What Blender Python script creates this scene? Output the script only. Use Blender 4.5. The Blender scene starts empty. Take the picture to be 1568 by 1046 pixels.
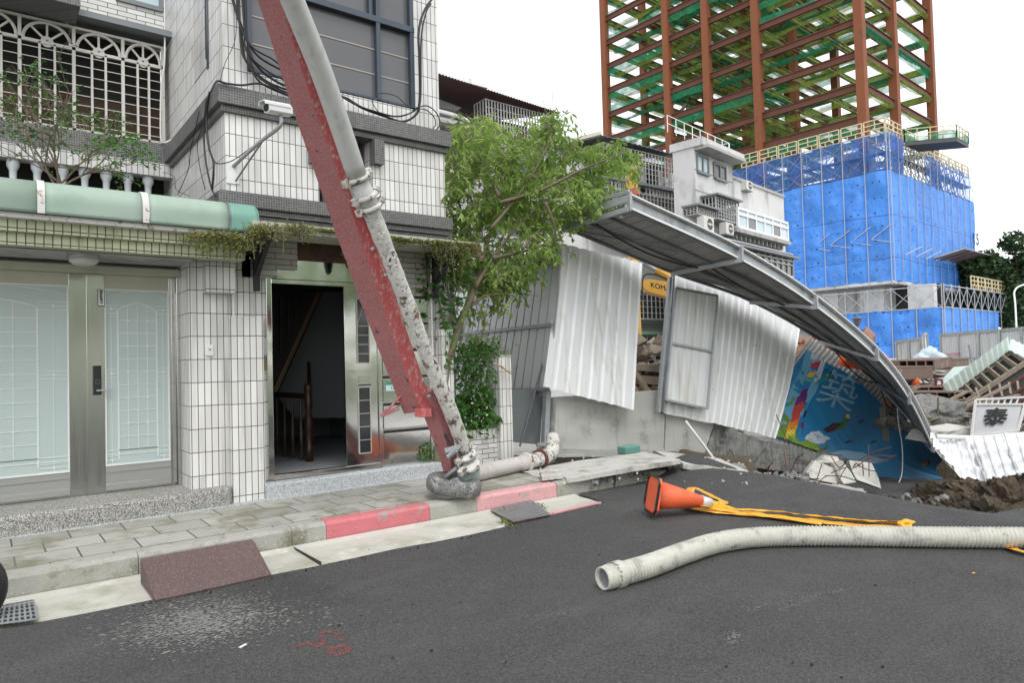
import bpy, math, random
from mathutils import Vector as V, Matrix, noise
rad = math.radians
random.seed(11)
SC = bpy.context.scene
COL = SC.collection
# ---------------------------------------------------------------- camera
F, YAW, PIT, ROL, EYE = 1062.5, rad(37.52), rad(1.70), rad(-1.53), 1.6   # focal length in photo pixels (1568 wide)
_d = V((math.sin(YAW)*math.cos(PIT), math.cos(YAW)*math.cos(PIT), math.sin(PIT)))
_r0 = V((math.cos(YAW), -math.sin(YAW), 0)); _u0 = _r0.cross(_d)
_r = math.cos(ROL)*_r0 + math.sin(ROL)*_u0
_u = -math.sin(ROL)*_r0 + math.cos(ROL)*_u0
cd = bpy.data.cameras.new('camera'); cam = bpy.data.objects.new('camera', cd); COL.objects.link(cam)
cam.matrix_world = Matrix(((_r.x, _u.x, -_d.x, 0), (_r.y, _u.y, -_d.y, 0), (_r.z, _u.z, -_d.z, EYE), (0, 0, 0, 1)))
cd.sensor_width = 36; cd.lens = F/1568*36; cd.clip_start = .05; cd.clip_end = 2000
SC.camera = cam
# ---------------------------------------------------------------- overcast sky and soft sun
w = bpy.data.worlds.new('World'); SC.world = w; w.use_nodes = True
nt = w.node_tree; bg = nt.nodes['Background']
sky = nt.nodes.new('ShaderNodeTexSky'); sky.sky_type = 'NISHITA'; sky.sun_disc = False
SUN_EL, SUN_AZ = 58, 200          # azimuth clockwise from +Y
sky.sun_elevation = rad(SUN_EL); sky.sun_rotation = rad(SUN_AZ)
sky.air_density = 1.0; sky.dust_density = .3; sky.ozone_density = 1.0
hs = nt.nodes.new('ShaderNodeHueSaturation'); hs.inputs['Saturation'].default_value = .12
nt.links.new(sky.outputs[0], hs.inputs['Color']); nt.links.new(hs.outputs[0], bg.inputs['Color'])
bg.inputs['Strength'].default_value = .15
sd = bpy.data.lights.new('sun', 'SUN'); sd.energy = .75; sd.angle = rad(24); sd.color = (1, .97, .93)
so = bpy.data.objects.new('sun', sd); COL.objects.link(so)
sv = V((math.sin(rad(SUN_AZ))*math.cos(rad(SUN_EL)), math.cos(rad(SUN_AZ))*math.cos(rad(SUN_EL)), math.sin(rad(SUN_EL))))
so.rotation_euler = sv.to_track_quat('Z', 'Y').to_euler()
SC.view_settings.view_transform = 'Standard'; SC.view_settings.look = 'None'
SC.view_settings.exposure = 1.24; SC.view_settings.gamma = 1
SC.render.film_transparent = False

# ---------------------------------------------------------------- measuring: a photo pixel onto a world plane
def ray(px, py): return _r*(px-784) + _u*(523-py) + _d*F
def aY(px, py, Y): d = ray(px, py); return d*(Y/d.y) + V((0, 0, EYE))
def aX(px, py, X): d = ray(px, py); return d*(X/d.x) + V((0, 0, EYE))
def aZ(px, py, Z): d = ray(px, py); return d*((Z-EYE)/d.z) + V((0, 0, EYE))
def aD(px, py, D): return ray(px, py)*(D/F) + V((0, 0, EYE))
def aP(px, py, P0, n): d = ray(px, py); o = V((0, 0, EYE)); return o + d*((V(P0)-o).dot(n)/d.dot(n))

# ---------------------------------------------------------------- mesh helpers
class MB:
    def __init__(s): s.v = []; s.f = []; s.uv = {}; s.m = []; s.mi = 0
    def add(s, vs, fs, uvs=None):
        o = len(s.v); s.v += [V(v) for v in vs]
        for k, f in enumerate(fs):
            if uvs: s.uv[len(s.f)] = uvs[k]
            s.f.append([i+o for i in f]); s.m.append(s.mi)
        return s
    def box(s, a, b):
        x0, y0, z0 = a; x1, y1, z1 = b
        if x0 > x1: x0, x1 = x1, x0
        if y0 > y1: y0, y1 = y1, y0
        if z0 > z1: z0, z1 = z1, z0
        return s.add([(x0,y0,z0),(x1,y0,z0),(x1,y1,z0),(x0,y1,z0),(x0,y0,z1),(x1,y0,z1),(x1,y1,z1),(x0,y1,z1)],
                     [(0,3,2,1),(4,5,6,7),(0,1,5,4),(1,2,6,5),(2,3,7,6),(3,0,4,7)])
    def obox(s, c, ax, ay, az):   # centre and three half-axis vectors
        c = V(c); ax = V(ax); ay = V(ay); az = V(az)
        if ax.cross(ay).dot(az) < 0: ay = -ay
        P = [c+ax*i+ay*j+az*k for k in (-1, 1) for i, j in ((-1,-1),(1,-1),(1,1),(-1,1))]
        return s.add(P, [(0,3,2,1),(4,5,6,7),(0,1,5,4),(1,2,6,5),(2,3,7,6),(3,0,4,7)])
    def bar(s, p, q, w, h=None, up=(0,0,1)):   # rectangular bar between two points
        p = V(p); q = V(q); h = h or w; d = (q-p)
        if d.length < 1e-6: return s
        dn = d.normalized(); up = V(up)
        if abs(dn.dot(up)) > .97: up = V((1, 0, 0)) if abs(dn.x) < .9 else V((0, 1, 0))
        sx = dn.cross(up).normalized(); sy = sx.cross(dn)
        return s.obox((p+q)/2, d/2, sx*w/2, sy*h/2)
    def prism(s, poly, ext):
        ext = V(ext); n = len(poly); poly = [V(p) for p in poly]
        nn = V((0,0,0))
        for i in range(n): nn += poly[i].cross(poly[(i+1) % n])
        if nn.dot(ext) > 0: poly = poly[::-1]
        vs = poly + [p+ext for p in poly]
        return s.add(vs, [list(range(n)), list(range(2*n-1, n-1, -1))] + [[i, i+n, (i+1) % n+n, (i+1) % n] for i in range(n)])
    def tube(s, pts, r, n=8, cap=True):
        pts = [V(p) for p in pts]; N = len(pts)
        rs = r if isinstance(r, (list, tuple)) else [r]*N
        prev = None; vs = []; fs = []; L = 0; ls = []
        for i in range(N):
            t = (pts[min(i+1, N-1)]-pts[max(i-1, 0)])
            t = t.normalized() if t.length > 1e-9 else V((0, 0, 1))
            if prev is None:
                a = V((0, 0, 1)) if abs(t.z) < .9 else V((1, 0, 0)); sx = t.cross(a).normalized()
            else:
                sx = (prev - t*prev.dot(t))
                sx = sx.normalized() if sx.length > 1e-6 else t.orthogonal().normalized()
            prev = sx; sy = t.cross(sx)
            for k in range(n):
                a = 2*math.pi*k/n; vs.append(pts[i]+(sx*math.cos(a)+sy*math.sin(a))*rs[i])
        for i in range(N-1):
            for k in range(n):
                fs.append((i*n+k, i*n+(k+1) % n, (i+1)*n+(k+1) % n, (i+1)*n+k))
        if cap: fs += [list(range(n-1, -1, -1)), list(range((N-1)*n, N*n))]
        return s.add(vs, fs)
    def lathe(s, base, prof, n=16, axis=(0,0,1)):
        ax = V(axis).normalized(); b = V(base); sx = ax.orthogonal().normalized(); sy = ax.cross(sx)
        vs = []; N = len(prof)
        for r, z in prof:
            for k in range(n):
                a = 2*math.pi*k/n; vs.append(b+ax*z+(sx*math.cos(a)+sy*math.sin(a))*max(r, 1e-4))
        fs = [(i*n+k, i*n+(k+1) % n, (i+1)*n+(k+1) % n, (i+1)*n+k) for i in range(N-1) for k in range(n)]
        fs += [list(range(n-1, -1, -1)), list(range((N-1)*n, N*n))]
        return s.add(vs, fs)
    def grid(s, P, us, vs_, uvs=(1, 1)):
        nu, nv = len(us), len(vs_)
        pts = [P(u, v) for v in vs_ for u in us]
        fs = []; uv = []
        for j in range(nv-1):
            for i in range(nu-1):
                fs.append((j*nu+i, j*nu+i+1, (j+1)*nu+i+1, (j+1)*nu+i))
                uv.append([(us[i]*uvs[0], vs_[j]*uvs[1]), (us[i+1]*uvs[0], vs_[j]*uvs[1]), (us[i+1]*uvs[0], vs_[j+1]*uvs[1]), (us[i]*uvs[0], vs_[j+1]*uvs[1])])
        return s.add(pts, fs, uv)
    def blob(s, c, r, k=2, amp=.25, seed=0, rid=0):
        import bmesh
        bm = bmesh.new(); bmesh.ops.create_icosphere(bm, subdivisions=k, radius=1)
        c = V(c); rr = V(r) if isinstance(r, (tuple, list, V)) else V((r, r, r))
        vs = []
        for v in bm.verts:
            nz = noise.noise(v.co*1.3+V((seed*7.1, seed*3.3, 0)))*amp*2 + noise.noise(v.co*3.1+V((seed*2.1, 0, seed)))*amp
            if rid: nz += rid*(.25-abs(noise.noise(v.co*4.3+V((seed, 2, 0)))))+rid*.6*(.25-abs(noise.noise(v.co*9.7+V((seed, 7, 0)))))+rid*.35*noise.noise(v.co*21)
            q = v.co*(1+nz); vs.append(c+V((q.x*rr.x, q.y*rr.y, q.z*rr.z)))
        fs = [[v.index for v in f.verts] for f in bm.faces]; bm.free()
        return s.add(vs, fs)
    def rock(s, c, r, seed=0, rot=0):
        rg = random.Random(seed*13+5)
        c = V(c); a = V((math.cos(rot), math.sin(rot), rg.uniform(-.7, .7))).normalized(); b = V((rg.gauss(0, 1), rg.gauss(0, 1), rg.gauss(0, 1))).cross(a).normalized(); z = a.cross(b)
        n = rg.randint(4, 7); vs = []
        rr = V(r) if isinstance(r, (tuple, list)) else V((r, r, r*.6))
        for k in (-1, 1):
            for i in range(n):
                t = 2*math.pi*i/n + rg.uniform(-.25, .25); q = rg.uniform(.6, 1.2)*(1 if k < 0 else rg.uniform(.45, 1))
                vs.append(c+a*math.cos(t)*rr.x*q+b*math.sin(t)*rr.y*q+z*rr.z*(k+rg.uniform(-.55, .55)))
        return s.add(vs, [list(range(n-1, -1, -1)), list(range(n, 2*n))]+[(i, (i+1) % n, (i+1) % n+n, i+n) for i in range(n)])

def link(o): COL.objects.link(o); return o
def tag(o, label=None, cat=None, group=None, kind=None):
    if label: o['label'] = label
    if cat: o['category'] = cat
    if group: o['group'] = group
    if kind: o['kind'] = kind
    return o
def thing(name, label, cat, loc=(0, 0, 0), group=None):
    o = bpy.data.objects.new(name, None); o.empty_display_size = .2; link(o); o.location = V(loc)
    return tag(o, label, cat, group)
def world_of(o):
    p = V((0, 0, 0))
    while o: p += V(o.location); o = o.parent
    return p
def obj(name, mb, mat, parent=None, smooth=False, solid=0, bevel=0, origin=None):
    off = world_of(parent) if parent else (V(origin) if origin is not None else V((0, 0, 0)))
    me = bpy.data.meshes.new(name)
    me.from_pydata([tuple(v-off) for v in mb.v], [], mb.f)
    if mb.uv:
        ul = me.uv_layers.new(name='UVMap'); li = 0
        for fi, f in enumerate(mb.f):
            u = mb.uv.get(fi)
            for k in range(len(f)):
                if u: ul.data[li].uv = u[k]
                li += 1
    for m_ in (mat if isinstance(mat, (list, tuple)) else [mat]): me.materials.append(m_)
    if isinstance(mat, (list, tuple)): me.polygons.foreach_set('material_index', mb.m)
    if smooth: me.polygons.foreach_set('use_smooth', [True]*len(me.polygons))
    me.update()
    o = bpy.data.objects.new(name, me); link(o)
    if parent: o.parent = parent
    elif origin is not None: o.location = off
    if solid:
        md = o.modifiers.new('thickness', 'SOLIDIFY'); md.thickness = abs(solid); md.offset = 1 if solid > 0 else -1
    if bevel:
        md = o.modifiers.new('edge', 'BEVEL'); md.width = bevel; md.segments = 2; md.limit_method = 'ANGLE'; md.angle_limit = rad(40)
    return o
def struct(name, mb, mat, **k): return tag(obj(name, mb, mat, **k), kind='structure')
def smooth_path(pts, n=6):
    P = [V(p) for p in pts]; out = []
    for i in range(len(P)-1):
        p0 = P[max(i-1, 0)]; p1 = P[i]; p2 = P[i+1]; p3 = P[min(i+2, len(P)-1)]
        for k in range(n):
            t = k/n
            out.append(.5*((2*p1)+(p2-p0)*t+(2*p0-5*p1+4*p2-p3)*t*t+(3*p1-p0-3*p2+p3)*t*t*t))
    out.append(P[-1]); return out
def lerp(a, b, t): return a+(b-a)*t
def bil(c00, c10, c11, c01):
    c00, c10, c11, c01 = map(V, (c00, c10, c11, c01))
    return lambda u, v: (c00*(1-u)+c10*u)*(1-v)+(c01*(1-u)+c11*u)*v
def plane_fn(P, e=1e-3):
    def N(u, v):
        a = P(min(u+e, 1.001), v)-P(u-e, v); b = P(u, v+e)-P(u, v-e); n = a.cross(b)
        return n.normalized() if n.length > 1e-12 else V((0, -1, 0))
    return N
def corrugated(P, ribs, depth=.03, nv=8, kind='trap', jit=0, seed=0, crease=0, rag=0):
    """profiled metal sheet; ribs run along v"""
    N = plane_fn(P); prof = {'trap': [(0, 0), (.55, 0), (.68, 1), (.87, 1)], 'wave': [(0, 0), (.25, .5), (.5, 1), (.75, .5)], 'rib': [(0, 0), (.86, 0), (.9, 1), (.96, 1)]}[kind]
    us = []; hs_ = []
    for i in range(ribs):
        for a, h in prof: us.append((i+a)/ribs); hs_.append(h)
    us.append(1.0); hs_.append(0)
    hm = dict(zip(us, hs_)); vs = [j/nv for j in range(nv+1)]
    def Q(u, v):
        vv = v+(rag*(noise.noise(V((u*23, seed, v)))+.6*noise.noise(V((u*61, seed, v)))) if rag and v in (0, 1) else 0)
        p = P(u, vv)+N(u, v)*depth*hm[u]
        if crease:
            a = abs(noise.noise(V((u*2.6+v*1.1, v*2.2-u*.7, seed+.3)))); b = abs(noise.noise(V((u*6-v*2, v*5, seed+4.3)))); p += N(u, v)*crease*(.5-min(1, a*3.5))+N(u, v)*crease*.35*(.5-min(1, b*3.5))
        if jit: p += N(u, v)*noise.noise(V((u*3+seed, v*3, seed*1.7)))*jit
        return p
    return MB().grid(Q, us, vs)
def text_mb(s, P0, ux, uy, size, ext=0, bold=0):
    """lettering laid on a plane: ux, uy unit vectors"""
    c = bpy.data.curves.new('t', 'FONT'); c.body = s; c.size = size; c.align_x = 'CENTER'; c.align_y = 'CENTER'; c.resolution_u = 3
    o = bpy.data.objects.new('t', c); link(o)
    me = bpy.data.meshes.new_from_object(o.evaluated_get(bpy.context.evaluated_depsgraph_get()))
    ux = V(ux); uy = V(uy); P0 = V(P0); n = ux.cross(uy).normalized()
    mb = MB()
    for i_, (a_, b_) in enumerate(((0, 0), (1, 0), (-1, 0), (0, 1), (0, -1), (.7, .7), (-.7, -.7)) if bold else ((0, 0),)):   # overlaid copies thicken the strokes
        mb.add([P0+ux*(v.co.x+a_*bold)+uy*(v.co.y+b_*bold)+n*(ext+i_*size*.0006) for v in me.vertices], [list(p.vertices) for p in me.polygons])
    bpy.data.objects.remove(o); bpy.data.curves.remove(c); bpy.data.meshes.remove(me)
    return mb

# ---------------------------------------------------------------- materials
class NM:
    def __init__(s, name):
        s.m = bpy.data.materials.new(name); s.m.use_nodes = True; s.t = s.m.node_tree
        s.b = s.t.nodes['Principled BSDF']; s.pos = s.n('ShaderNodeNewGeometry').outputs['Position']
    def n(s, typ, **k):
        nd = s.t.nodes.new(typ)
        for a, b in k.items(): setattr(nd, a, b)
        return nd
    def L(s, a, b): s.t.links.new(a, b)
    def setv(s, sock, v):
        if hasattr(v, 'links') or isinstance(v, bpy.types.NodeSocket): s.L(v, sock)
        else: sock.default_value = v
    def math(s, op, a, b=None, c=None):
        nd = s.n('ShaderNodeMath', operation=op); s.setv(nd.inputs[0], a)
        if b is not None: s.setv(nd.inputs[1], b)
        if c is not None: s.setv(nd.inputs[2], c)
        return nd.outputs[0]
    def mix(s, f, a, b, blend='MIX'):
        nd = s.n('ShaderNodeMix', data_type='RGBA', blend_type=blend)
        s.setv(nd.inputs[0], f)
        for sk, v in ((nd.inputs[6], a), (nd.inputs[7], b)):
            if isinstance(v, (tuple, list)): v = (*v[:3], 1)
            s.setv(sk, v)
        return nd.outputs[2]
    def scale(s, sc, src=None, loc=(0, 0, 0)):
        nd = s.n('ShaderNodeMapping'); s.L(src or s.pos, nd.inputs[0]); nd.inputs['Scale'].default_value = sc if isinstance(sc, (tuple, list)) else (sc,)*3
        nd.inputs['Location'].default_value = loc
        return nd.outputs[0]
    def noise(s, sc, detail=3, rough=.55, src=None, loc=(0, 0, 0), dist=0):
        nd = s.n('ShaderNodeTexNoise'); s.L(s.scale(sc, src, loc), nd.inputs['Vector']); nd.inputs['Scale'].default_value = 1
        nd.inputs['Detail'].default_value = detail; nd.inputs['Roughness'].default_value = rough; nd.inputs['Distortion'].default_value = dist
        return nd.outputs[0]
    def voro(s, sc, feature='F1', src=None, out='Distance'):
        nd = s.n('ShaderNodeTexVoronoi', feature=feature); s.L(s.scale(sc, src), nd.inputs['Vector']); nd.inputs['Scale'].default_value = 1
        return nd.outputs[out]
    def ramp(s, f, a, b, va=0., vb=1.):
        nd = s.n('ShaderNodeMapRange', interpolation_type='SMOOTHSTEP'); s.setv(nd.inputs[0], f)
        for i, v in ((1, a), (2, b), (3, va), (4, vb)): nd.inputs[i].default_value = v
        return nd.outputs[0]
    def bump(s, h, st=.3, dist=.01):
        nd = s.n('ShaderNodeBump'); s.L(h, nd.inputs['Height']); nd.inputs['Strength'].default_value = st; nd.inputs['Distance'].default_value = dist
        if s.b.inputs['Normal'].links: s.L(s.b.inputs['Normal'].links[0].from_socket, nd.inputs['Normal'])
        s.L(nd.outputs[0], s.b.inputs['Normal'])
    def fin(s, col, rough=.6, metal=0, spec=.5):
        if isinstance(col, (tuple, list)): col = (*col[:3], 1)
        s.setv(s.b.inputs['Base Color'], col); s.setv(s.b.inputs['Roughness'], rough); s.setv(s.b.inputs['Metallic'], metal)
        s.b.inputs['Specular IOR Level'].default_value = spec; return s.m
def c3(c): return (c, c, c) if isinstance(c, (int, float)) else c
def mul(c, k): return tuple(min(1, x*k) for x in c3(c))
def mat(name, col, rough=.6, metal=0, var=.12, vs=4, dirt=None, streak=None, speck=None, bump=.0, bs=80, bd=.004, spec=.5, var2=0):
    k = NM(name); col = c3(col)
    c = k.mix(k.noise(vs, 4), mul(col, 1-var), mul(col, 1+var))
    if var2: c = k.mix(k.noise(vs*9, 3, loc=(4, 1, 2)), c, mul(col, 1-var2))
    if dirt:   # (colour, scale, low, high)
        c = k.mix(k.ramp(k.noise(dirt[1], 5, .65, loc=(3, 7, 1)), dirt[2], dirt[3]), c, c3(dirt[0]))
    if streak:  # (colour, xy scale, z scale, low, high)
        c = k.mix(k.ramp(k.noise((streak[1], streak[1], streak[2]), 4, .6), streak[3], streak[4]), c, c3(streak[0]))
    if speck:  # (colour, scale, low, high)
        c = k.mix(k.ramp(k.noise(speck[1], 2, .5, loc=(9, 2, 5)), speck[2], speck[3]), c, c3(speck[0]))
    if bump: k.bump(k.noise(bs, 3), bump, bd)
    return k.fin(c, rough, metal, spec)
def tilemat(name, col, mortar, bw, rh, off=0, ms=.004, var=.11, rough=.35, streak=None, flat=False, moss=None, zoff=0, uoff=0):
    k = NM(name)
    sx = k.n('ShaderNodeSeparateXYZ'); k.L(k.pos, sx.inputs[0])
    u = k.math('ADD', sx.outputs[0], sx.outputs[1]); u = k.math('ADD', u, uoff); vv = k.math('ADD', sx.outputs[2], zoff)
    cb = k.n('ShaderNodeCombineXYZ')
    if flat: k.L(sx.outputs[0], cb.inputs[0]); k.L(sx.outputs[1], cb.inputs[1])
    else: k.L(u, cb.inputs[0]); k.L(vv, cb.inputs[1])
    br = k.n('ShaderNodeTexBrick'); k.L(cb.outputs[0], br.inputs['Vector']); br.offset = off; br.squash = 1
    br.inputs['Scale'].default_value = 1; br.inputs['Mortar Size'].default_value = ms; br.inputs['Mortar Smooth'].default_value = .2
    br.inputs['Bias'].default_value = 0; br.inputs['Brick Width'].default_value = bw; br.inputs['Row Height'].default_value = rh
    br.inputs['Color1'].default_value = (*mul(col, 1-var), 1); br.inputs['Color2'].default_value = (*mul(col, 1+var), 1); br.inputs['Mortar'].default_value = (*c3(mortar), 1)
    c = k.mix(k.noise(2.2, 5, .6), br.outputs['Color'], mul(col, .72), 'MIX')
    c = k.mix(k.ramp(k.noise(1.4, 4), .45, .8, 0, .55), br.outputs['Color'], c)
    c = k.mix(br.outputs['Fac'], c, c3(mortar))
    if streak: c = k.mix(k.ramp(k.noise((streak[1], streak[1], streak[2]), 4, .6), streak[3], streak[4], 0, streak[5] if len(streak) > 5 else .8), c, c3(streak[0]))
    if moss: c = k.mix(k.ramp(k.noise(moss[1], 5, .65), moss[2], moss[3]), c, c3(moss[0]))
    inv = k.math('SUBTRACT', 1.0, br.outputs['Fac']); k.bump(inv, .5, .004); k.bump(k.noise(14, 2), .12, .01)
    return k.fin(c, k.math('ADD', k.math('MULTIPLY', br.outputs['Fac'], .4), rough))
def leafmat(name, c1, c2, trans=.3):
    k = NM(name); g = k.n('ShaderNodeNewGeometry')
    c = k.mix(g.outputs['Random Per Island'], c1, c2); c = k.mix(k.ramp(k.noise(1.2, 2), .35, .7), c, mul(c1, .75))
    k.fin(c, .5, 0, .35)
    tr = k.n('ShaderNodeBsdfTranslucent'); k.L(c, tr.inputs[0]); mx = k.n('ShaderNodeMixShader'); mx.inputs[0].default_value = trans
    k.L(k.b.outputs[0], mx.inputs[1]); k.L(tr.outputs[0], mx.inputs[2]); k.L(mx.outputs[0], k.t.nodes['Material Output'].inputs[0])
    return k.m
def netmat(name, col, alpha=.5, cell=0):
    k = NM(name); k.fin(k.mix(k.noise(1.5, 3), mul(col, .8), mul(col, 1.2)), .8, 0, .1)
    tl = k.n('ShaderNodeBsdfTranslucent'); k.L(k.b.inputs['Base Color'].links[0].from_socket, tl.inputs[0]); m0 = k.n('ShaderNodeMixShader'); m0.inputs[0].default_value = .5; k.L(k.b.outputs[0], m0.inputs[1]); k.L(tl.outputs[0], m0.inputs[2])
    tp = k.n('ShaderNodeBsdfTransparent'); mx = k.n('ShaderNodeMixShader')
    k.L(k.ramp(k.noise(.8, 4), .3, .7, alpha-.15, min(1, alpha+.15)), mx.inputs[0])
    k.L(tp.outputs[0], mx.inputs[1]); k.L(m0.outputs[0], mx.inputs[2]); k.L(mx.outputs[0], k.t.nodes['Material Output'].inputs[0])
    return k.m
M = {}
TW, TH = .0665, .245
M['tile'] = tilemat('white_stack_tile', (.70, .69, .665), (.06, .058, .055), TW, TH, ms=.0042, streak=((.30, .28, .24), 6, .42, .48, .78, .75))
M['tile_grey'] = tilemat('weathered_stack_tile', (.56, .555, .54), (.06, .06, .06), TW, TH, ms=.0042, streak=((.2, .2, .19), 4, .4, .5, .8, .7))
M['tile_cream'] = tilemat('mossy_cream_tile', (.5, .53, .36), (.07, .07, .05), TW, .115, ms=.005, var=.1, streak=((.25, .27, .16), 5, 2, .5, .8))
M['tile_run'] = tilemat('running_bond_tile', (.62, .61, .58), (.09, .09, .085), TH*.95, .068, off=.5, ms=.005, streak=((.3, .29, .26), 5, .5, .55, .85, .6))
M['tile_wide'] = tilemat('wide_dull_tile', (.36, .355, .32), (.05, .05, .045), .36, .066, off=.5, ms=.004)
M['mosaic'] = tilemat('dark_mosaic_tile', (.085, .085, .085), (.24, .24, .23), .028, .028, ms=.0028, var=.35, rough=.4, streak=((.04, .04, .04), 3, .6, .5, .8))
M['concrete'] = mat('concrete', (.4, .395, .37), .85, var=.15, vs=3, var2=.12, dirt=((.22, .22, .19), 2.5, .55, .75), bump=.4, bs=60)
M['conc_board'] = mat('board_marked_concrete', (.4, .4, .375), .85, var=.12, vs=2, dirt=((.2, .2, .16), 1.6, .5, .75), streak=((.24, .25, .18), 10, .35, .56, .80), speck=((.62, .61, .58), 50, .68, .75), bump=.4, bs=40)
M['conc_white'] = mat('pale_broken_concrete', (.56, .55, .51), .9, var=.16, vs=4, dirt=((.27, .255, .22), 3.4, .47, .70), var2=.15, bump=.6, bs=50)
M['siteg'] = mat('dusty_site_ground', (.36, .35, .32), .95, var=.25, vs=1, dirt=((.2, .18, .15), .8, .45, .7), var2=.3, bump=.6, bs=12, bd=.05)
M['conc_dark'] = mat('grey_grooved_concrete', (.21, .21, .2), .9, var=.2, vs=5, dirt=((.09, .09, .085), 4, .5, .7), streak=((.12, .12, .115), 22, 1.2, .5, .62), bump=.6, bs=30, bd=.01)
M['render'] = mat('weathered_render', (.55, .55, .54), .9, var=.08, vs=1, streak=((.2, .2, .19), 1.6, .22, .52, .8), dirt=((.3, .3, .29), .7, .5, .8), bump=.2, bs=20)
M['render_dk'] = mat('dull_grey_render', (.36, .36, .35), .9, var=.1, vs=1, streak=((.13, .13, .12), 1.8, .2, .5, .8))
M['plaster'] = mat('dim_plaster', (.24, .25, .265), .8, var=.05)
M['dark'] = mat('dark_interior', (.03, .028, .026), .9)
M['brownwall'] = mat('brown_boarding', (.10, .06, .035), .8, streak=((.05, .03, .02), 3, 3, .4, .7))
M['wood_dk'] = mat('dark_varnished_wood', (.045, .022, .012), .35, var=.3, vs=8)
M['wood_edge'] = mat('brown_wood', (.14, .09, .05), .5, var=.2, vs=8)
M['wood'] = mat('raw_timber', (.42, .33, .22), .8, var=.2, streak=((.2, .13, .08), 20, 1.5, .5, .7))
M['wood_old'] = mat('weathered_timber', (.24, .2, .155), .9, var=.3, vs=8)
M['asphalt_edge'] = mat('broken_asphalt', (.035, .034, .033), .95, var=.4, vs=20, bump=.8, bs=40, bd=.02)
M['black'] = mat('black_rubber', (.015, .015, .016), .5)
M['cable'] = mat('black_cable', (.012, .012, .013), .45)
M['white_cable'] = mat('white_cable', (.6, .6, .58), .5)
M['rubber'] = mat('dusty_rubber', (.17, .17, .165), .85, var=.3, vs=9, dirt=((.42, .42, .4), 9, .5, .75), speck=((.05, .05, .05), 60, .55, .65), bump=.5, bs=30, bd=.01)
M['pipe_old'] = mat('cement_caked_pipe', (.56, .55, .51), .85, var=.25, vs=8, streak=((.20, .13, .08), 16, 5, .58, .66), dirt=((.10, .085, .07), 12, .54, .62), speck=((.75, .74, .7), 40, .6, .7), bump=.9, bs=22, bd=.02)
M['pipe_new'] = mat('grey_painted_pipe', (.52, .52, .5), .5, var=.08, vs=5, speck=((.25, .2, .16), 60, .72, .78), streak=((.36, .36, .35), 10, 1, .5, .8), bump=.15, bs=20)
M['pipe_pink'] = mat('dusty_pinkish_pipe', (.5, .46, .44), .8, var=.15, vs=5, dirt=((.42, .2, .2), 5, .58, .75), speck=((.7, .68, .66), 30, .6, .75), bump=.5, bs=30)
k = NM('scuffed_red_paint')
sc_ = k.ramp(k.noise((90, 90, 20), 6, .75), .42, .62)
c = k.mix(k.noise(3, 4), (.29, .055, .06), (.42, .12, .125)); c = k.mix(k.math('MULTIPLY', sc_, .75), c, (.36, .25, .245)); c = k.mix(k.ramp(k.noise(9, 4), .64, .7), c, (.09, .06, .05))
k.bump(sc_, .2, .004); M['redpaint'] = k.fin(c, .45)
k = NM('lighter_worn_red_paint')
c = k.mix(k.noise(3, 4), (.5, .07, .07), (.62, .17, .17)); c = k.mix(k.ramp(k.noise((30, 30, 10), 5, .7), .5, .65), c, (.58, .42, .4))
M['redpaint2'] = k.fin(c, .45)
M['galv'] = mat('galvanised_steel', (.42, .44, .46), .42, .55, var=.2, vs=6, var2=.15, dirt=((.25, .26, .27), 3, .5, .75))
M['galv_dk'] = mat('dull_galvanised_steel', (.2, .215, .225), .5, .4, var=.2, vs=6, var2=.15)
M['sheet_grey'] = mat('grey_coated_sheet', (.42, .425, .43), .45, .15, var=.06, vs=2, streak=((.27, .27, .27), 5, .5, .5, .8), speck=((.12, .12, .12), 18, .76, .79), bump=.1, bs=4, bd=.02)
M['sheet_white'] = mat('off_white_coated_sheet', (.66, .67, .675), .42, .1, var=.07, vs=2, dirt=((.36, .27, .2), 3.5, .68, .74), streak=((.45, .42, .36), 7, .45, .52, .78), speck=((.16, .14, .12), 22, .755, .775), bump=.12, bs=4, bd=.02)
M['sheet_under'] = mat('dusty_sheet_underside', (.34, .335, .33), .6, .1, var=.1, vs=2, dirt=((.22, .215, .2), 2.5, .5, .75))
M['sheet_bright'] = mat('clean_white_sheet', (.78, .79, .8), .4, .05, var=.03, vs=2, dirt=((.55, .54, .52), 1.5, .6, .8))
M['sheet_mint'] = mat('pale_mint_sheet', (.58, .68, .64), .5, .05, var=.06, dirt=((.4, .42, .38), 3, .6, .8))
k = NM('brushed_stainless')
nb = k.noise((.9, .9, 1.6), 3, .6); k.bump(nb, .03, .03)
M['steel'] = k.fin(k.mix(k.noise(2, 3), (.46, .46, .44), (.54, .53, .51)), k.ramp(k.noise((60, 60, 1.2), 3), .3, .7, .17, .24), .97)
k = NM('polished_stainless'); k.bump(k.noise(2.2, 3), .08, .02)
M['mirror'] = k.fin((.58, .58, .57), .10, 1.0)
M['frame_grey'] = mat('grey_door_frame', (.4, .4, .385), .35, .5, var=.05)
M['alu'] = mat('aluminium', (.5, .5, .5), .35, .7, var=.05)
M['frame_blue'] = mat('dark_blue_grey_frame', (.055, .07, .09), .35, .3, var=.2)
M['frame_cream'] = mat('cream_trim', (.45, .45, .36), .5, var=.1, vs=8)
M['frost'] = mat('frosted_glass', (.44, .51, .50), .25, 0, var=.05, vs=1.5, spec=.6)
M['frost_line'] = mat('etched_glass_line', (.66, .7, .68), .4, 0, var=.03)
k = NM('dusty_grey_glass'); M['glass'] = k.fin(k.mix(k.noise(1.5, 4), (.085, .085, .09), (.13, .13, .135)), .18, 0, .5)
k = NM('dark_glass'); M['glass_dk'] = k.fin((.025, .028, .032), .08, 0, .6)
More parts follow.
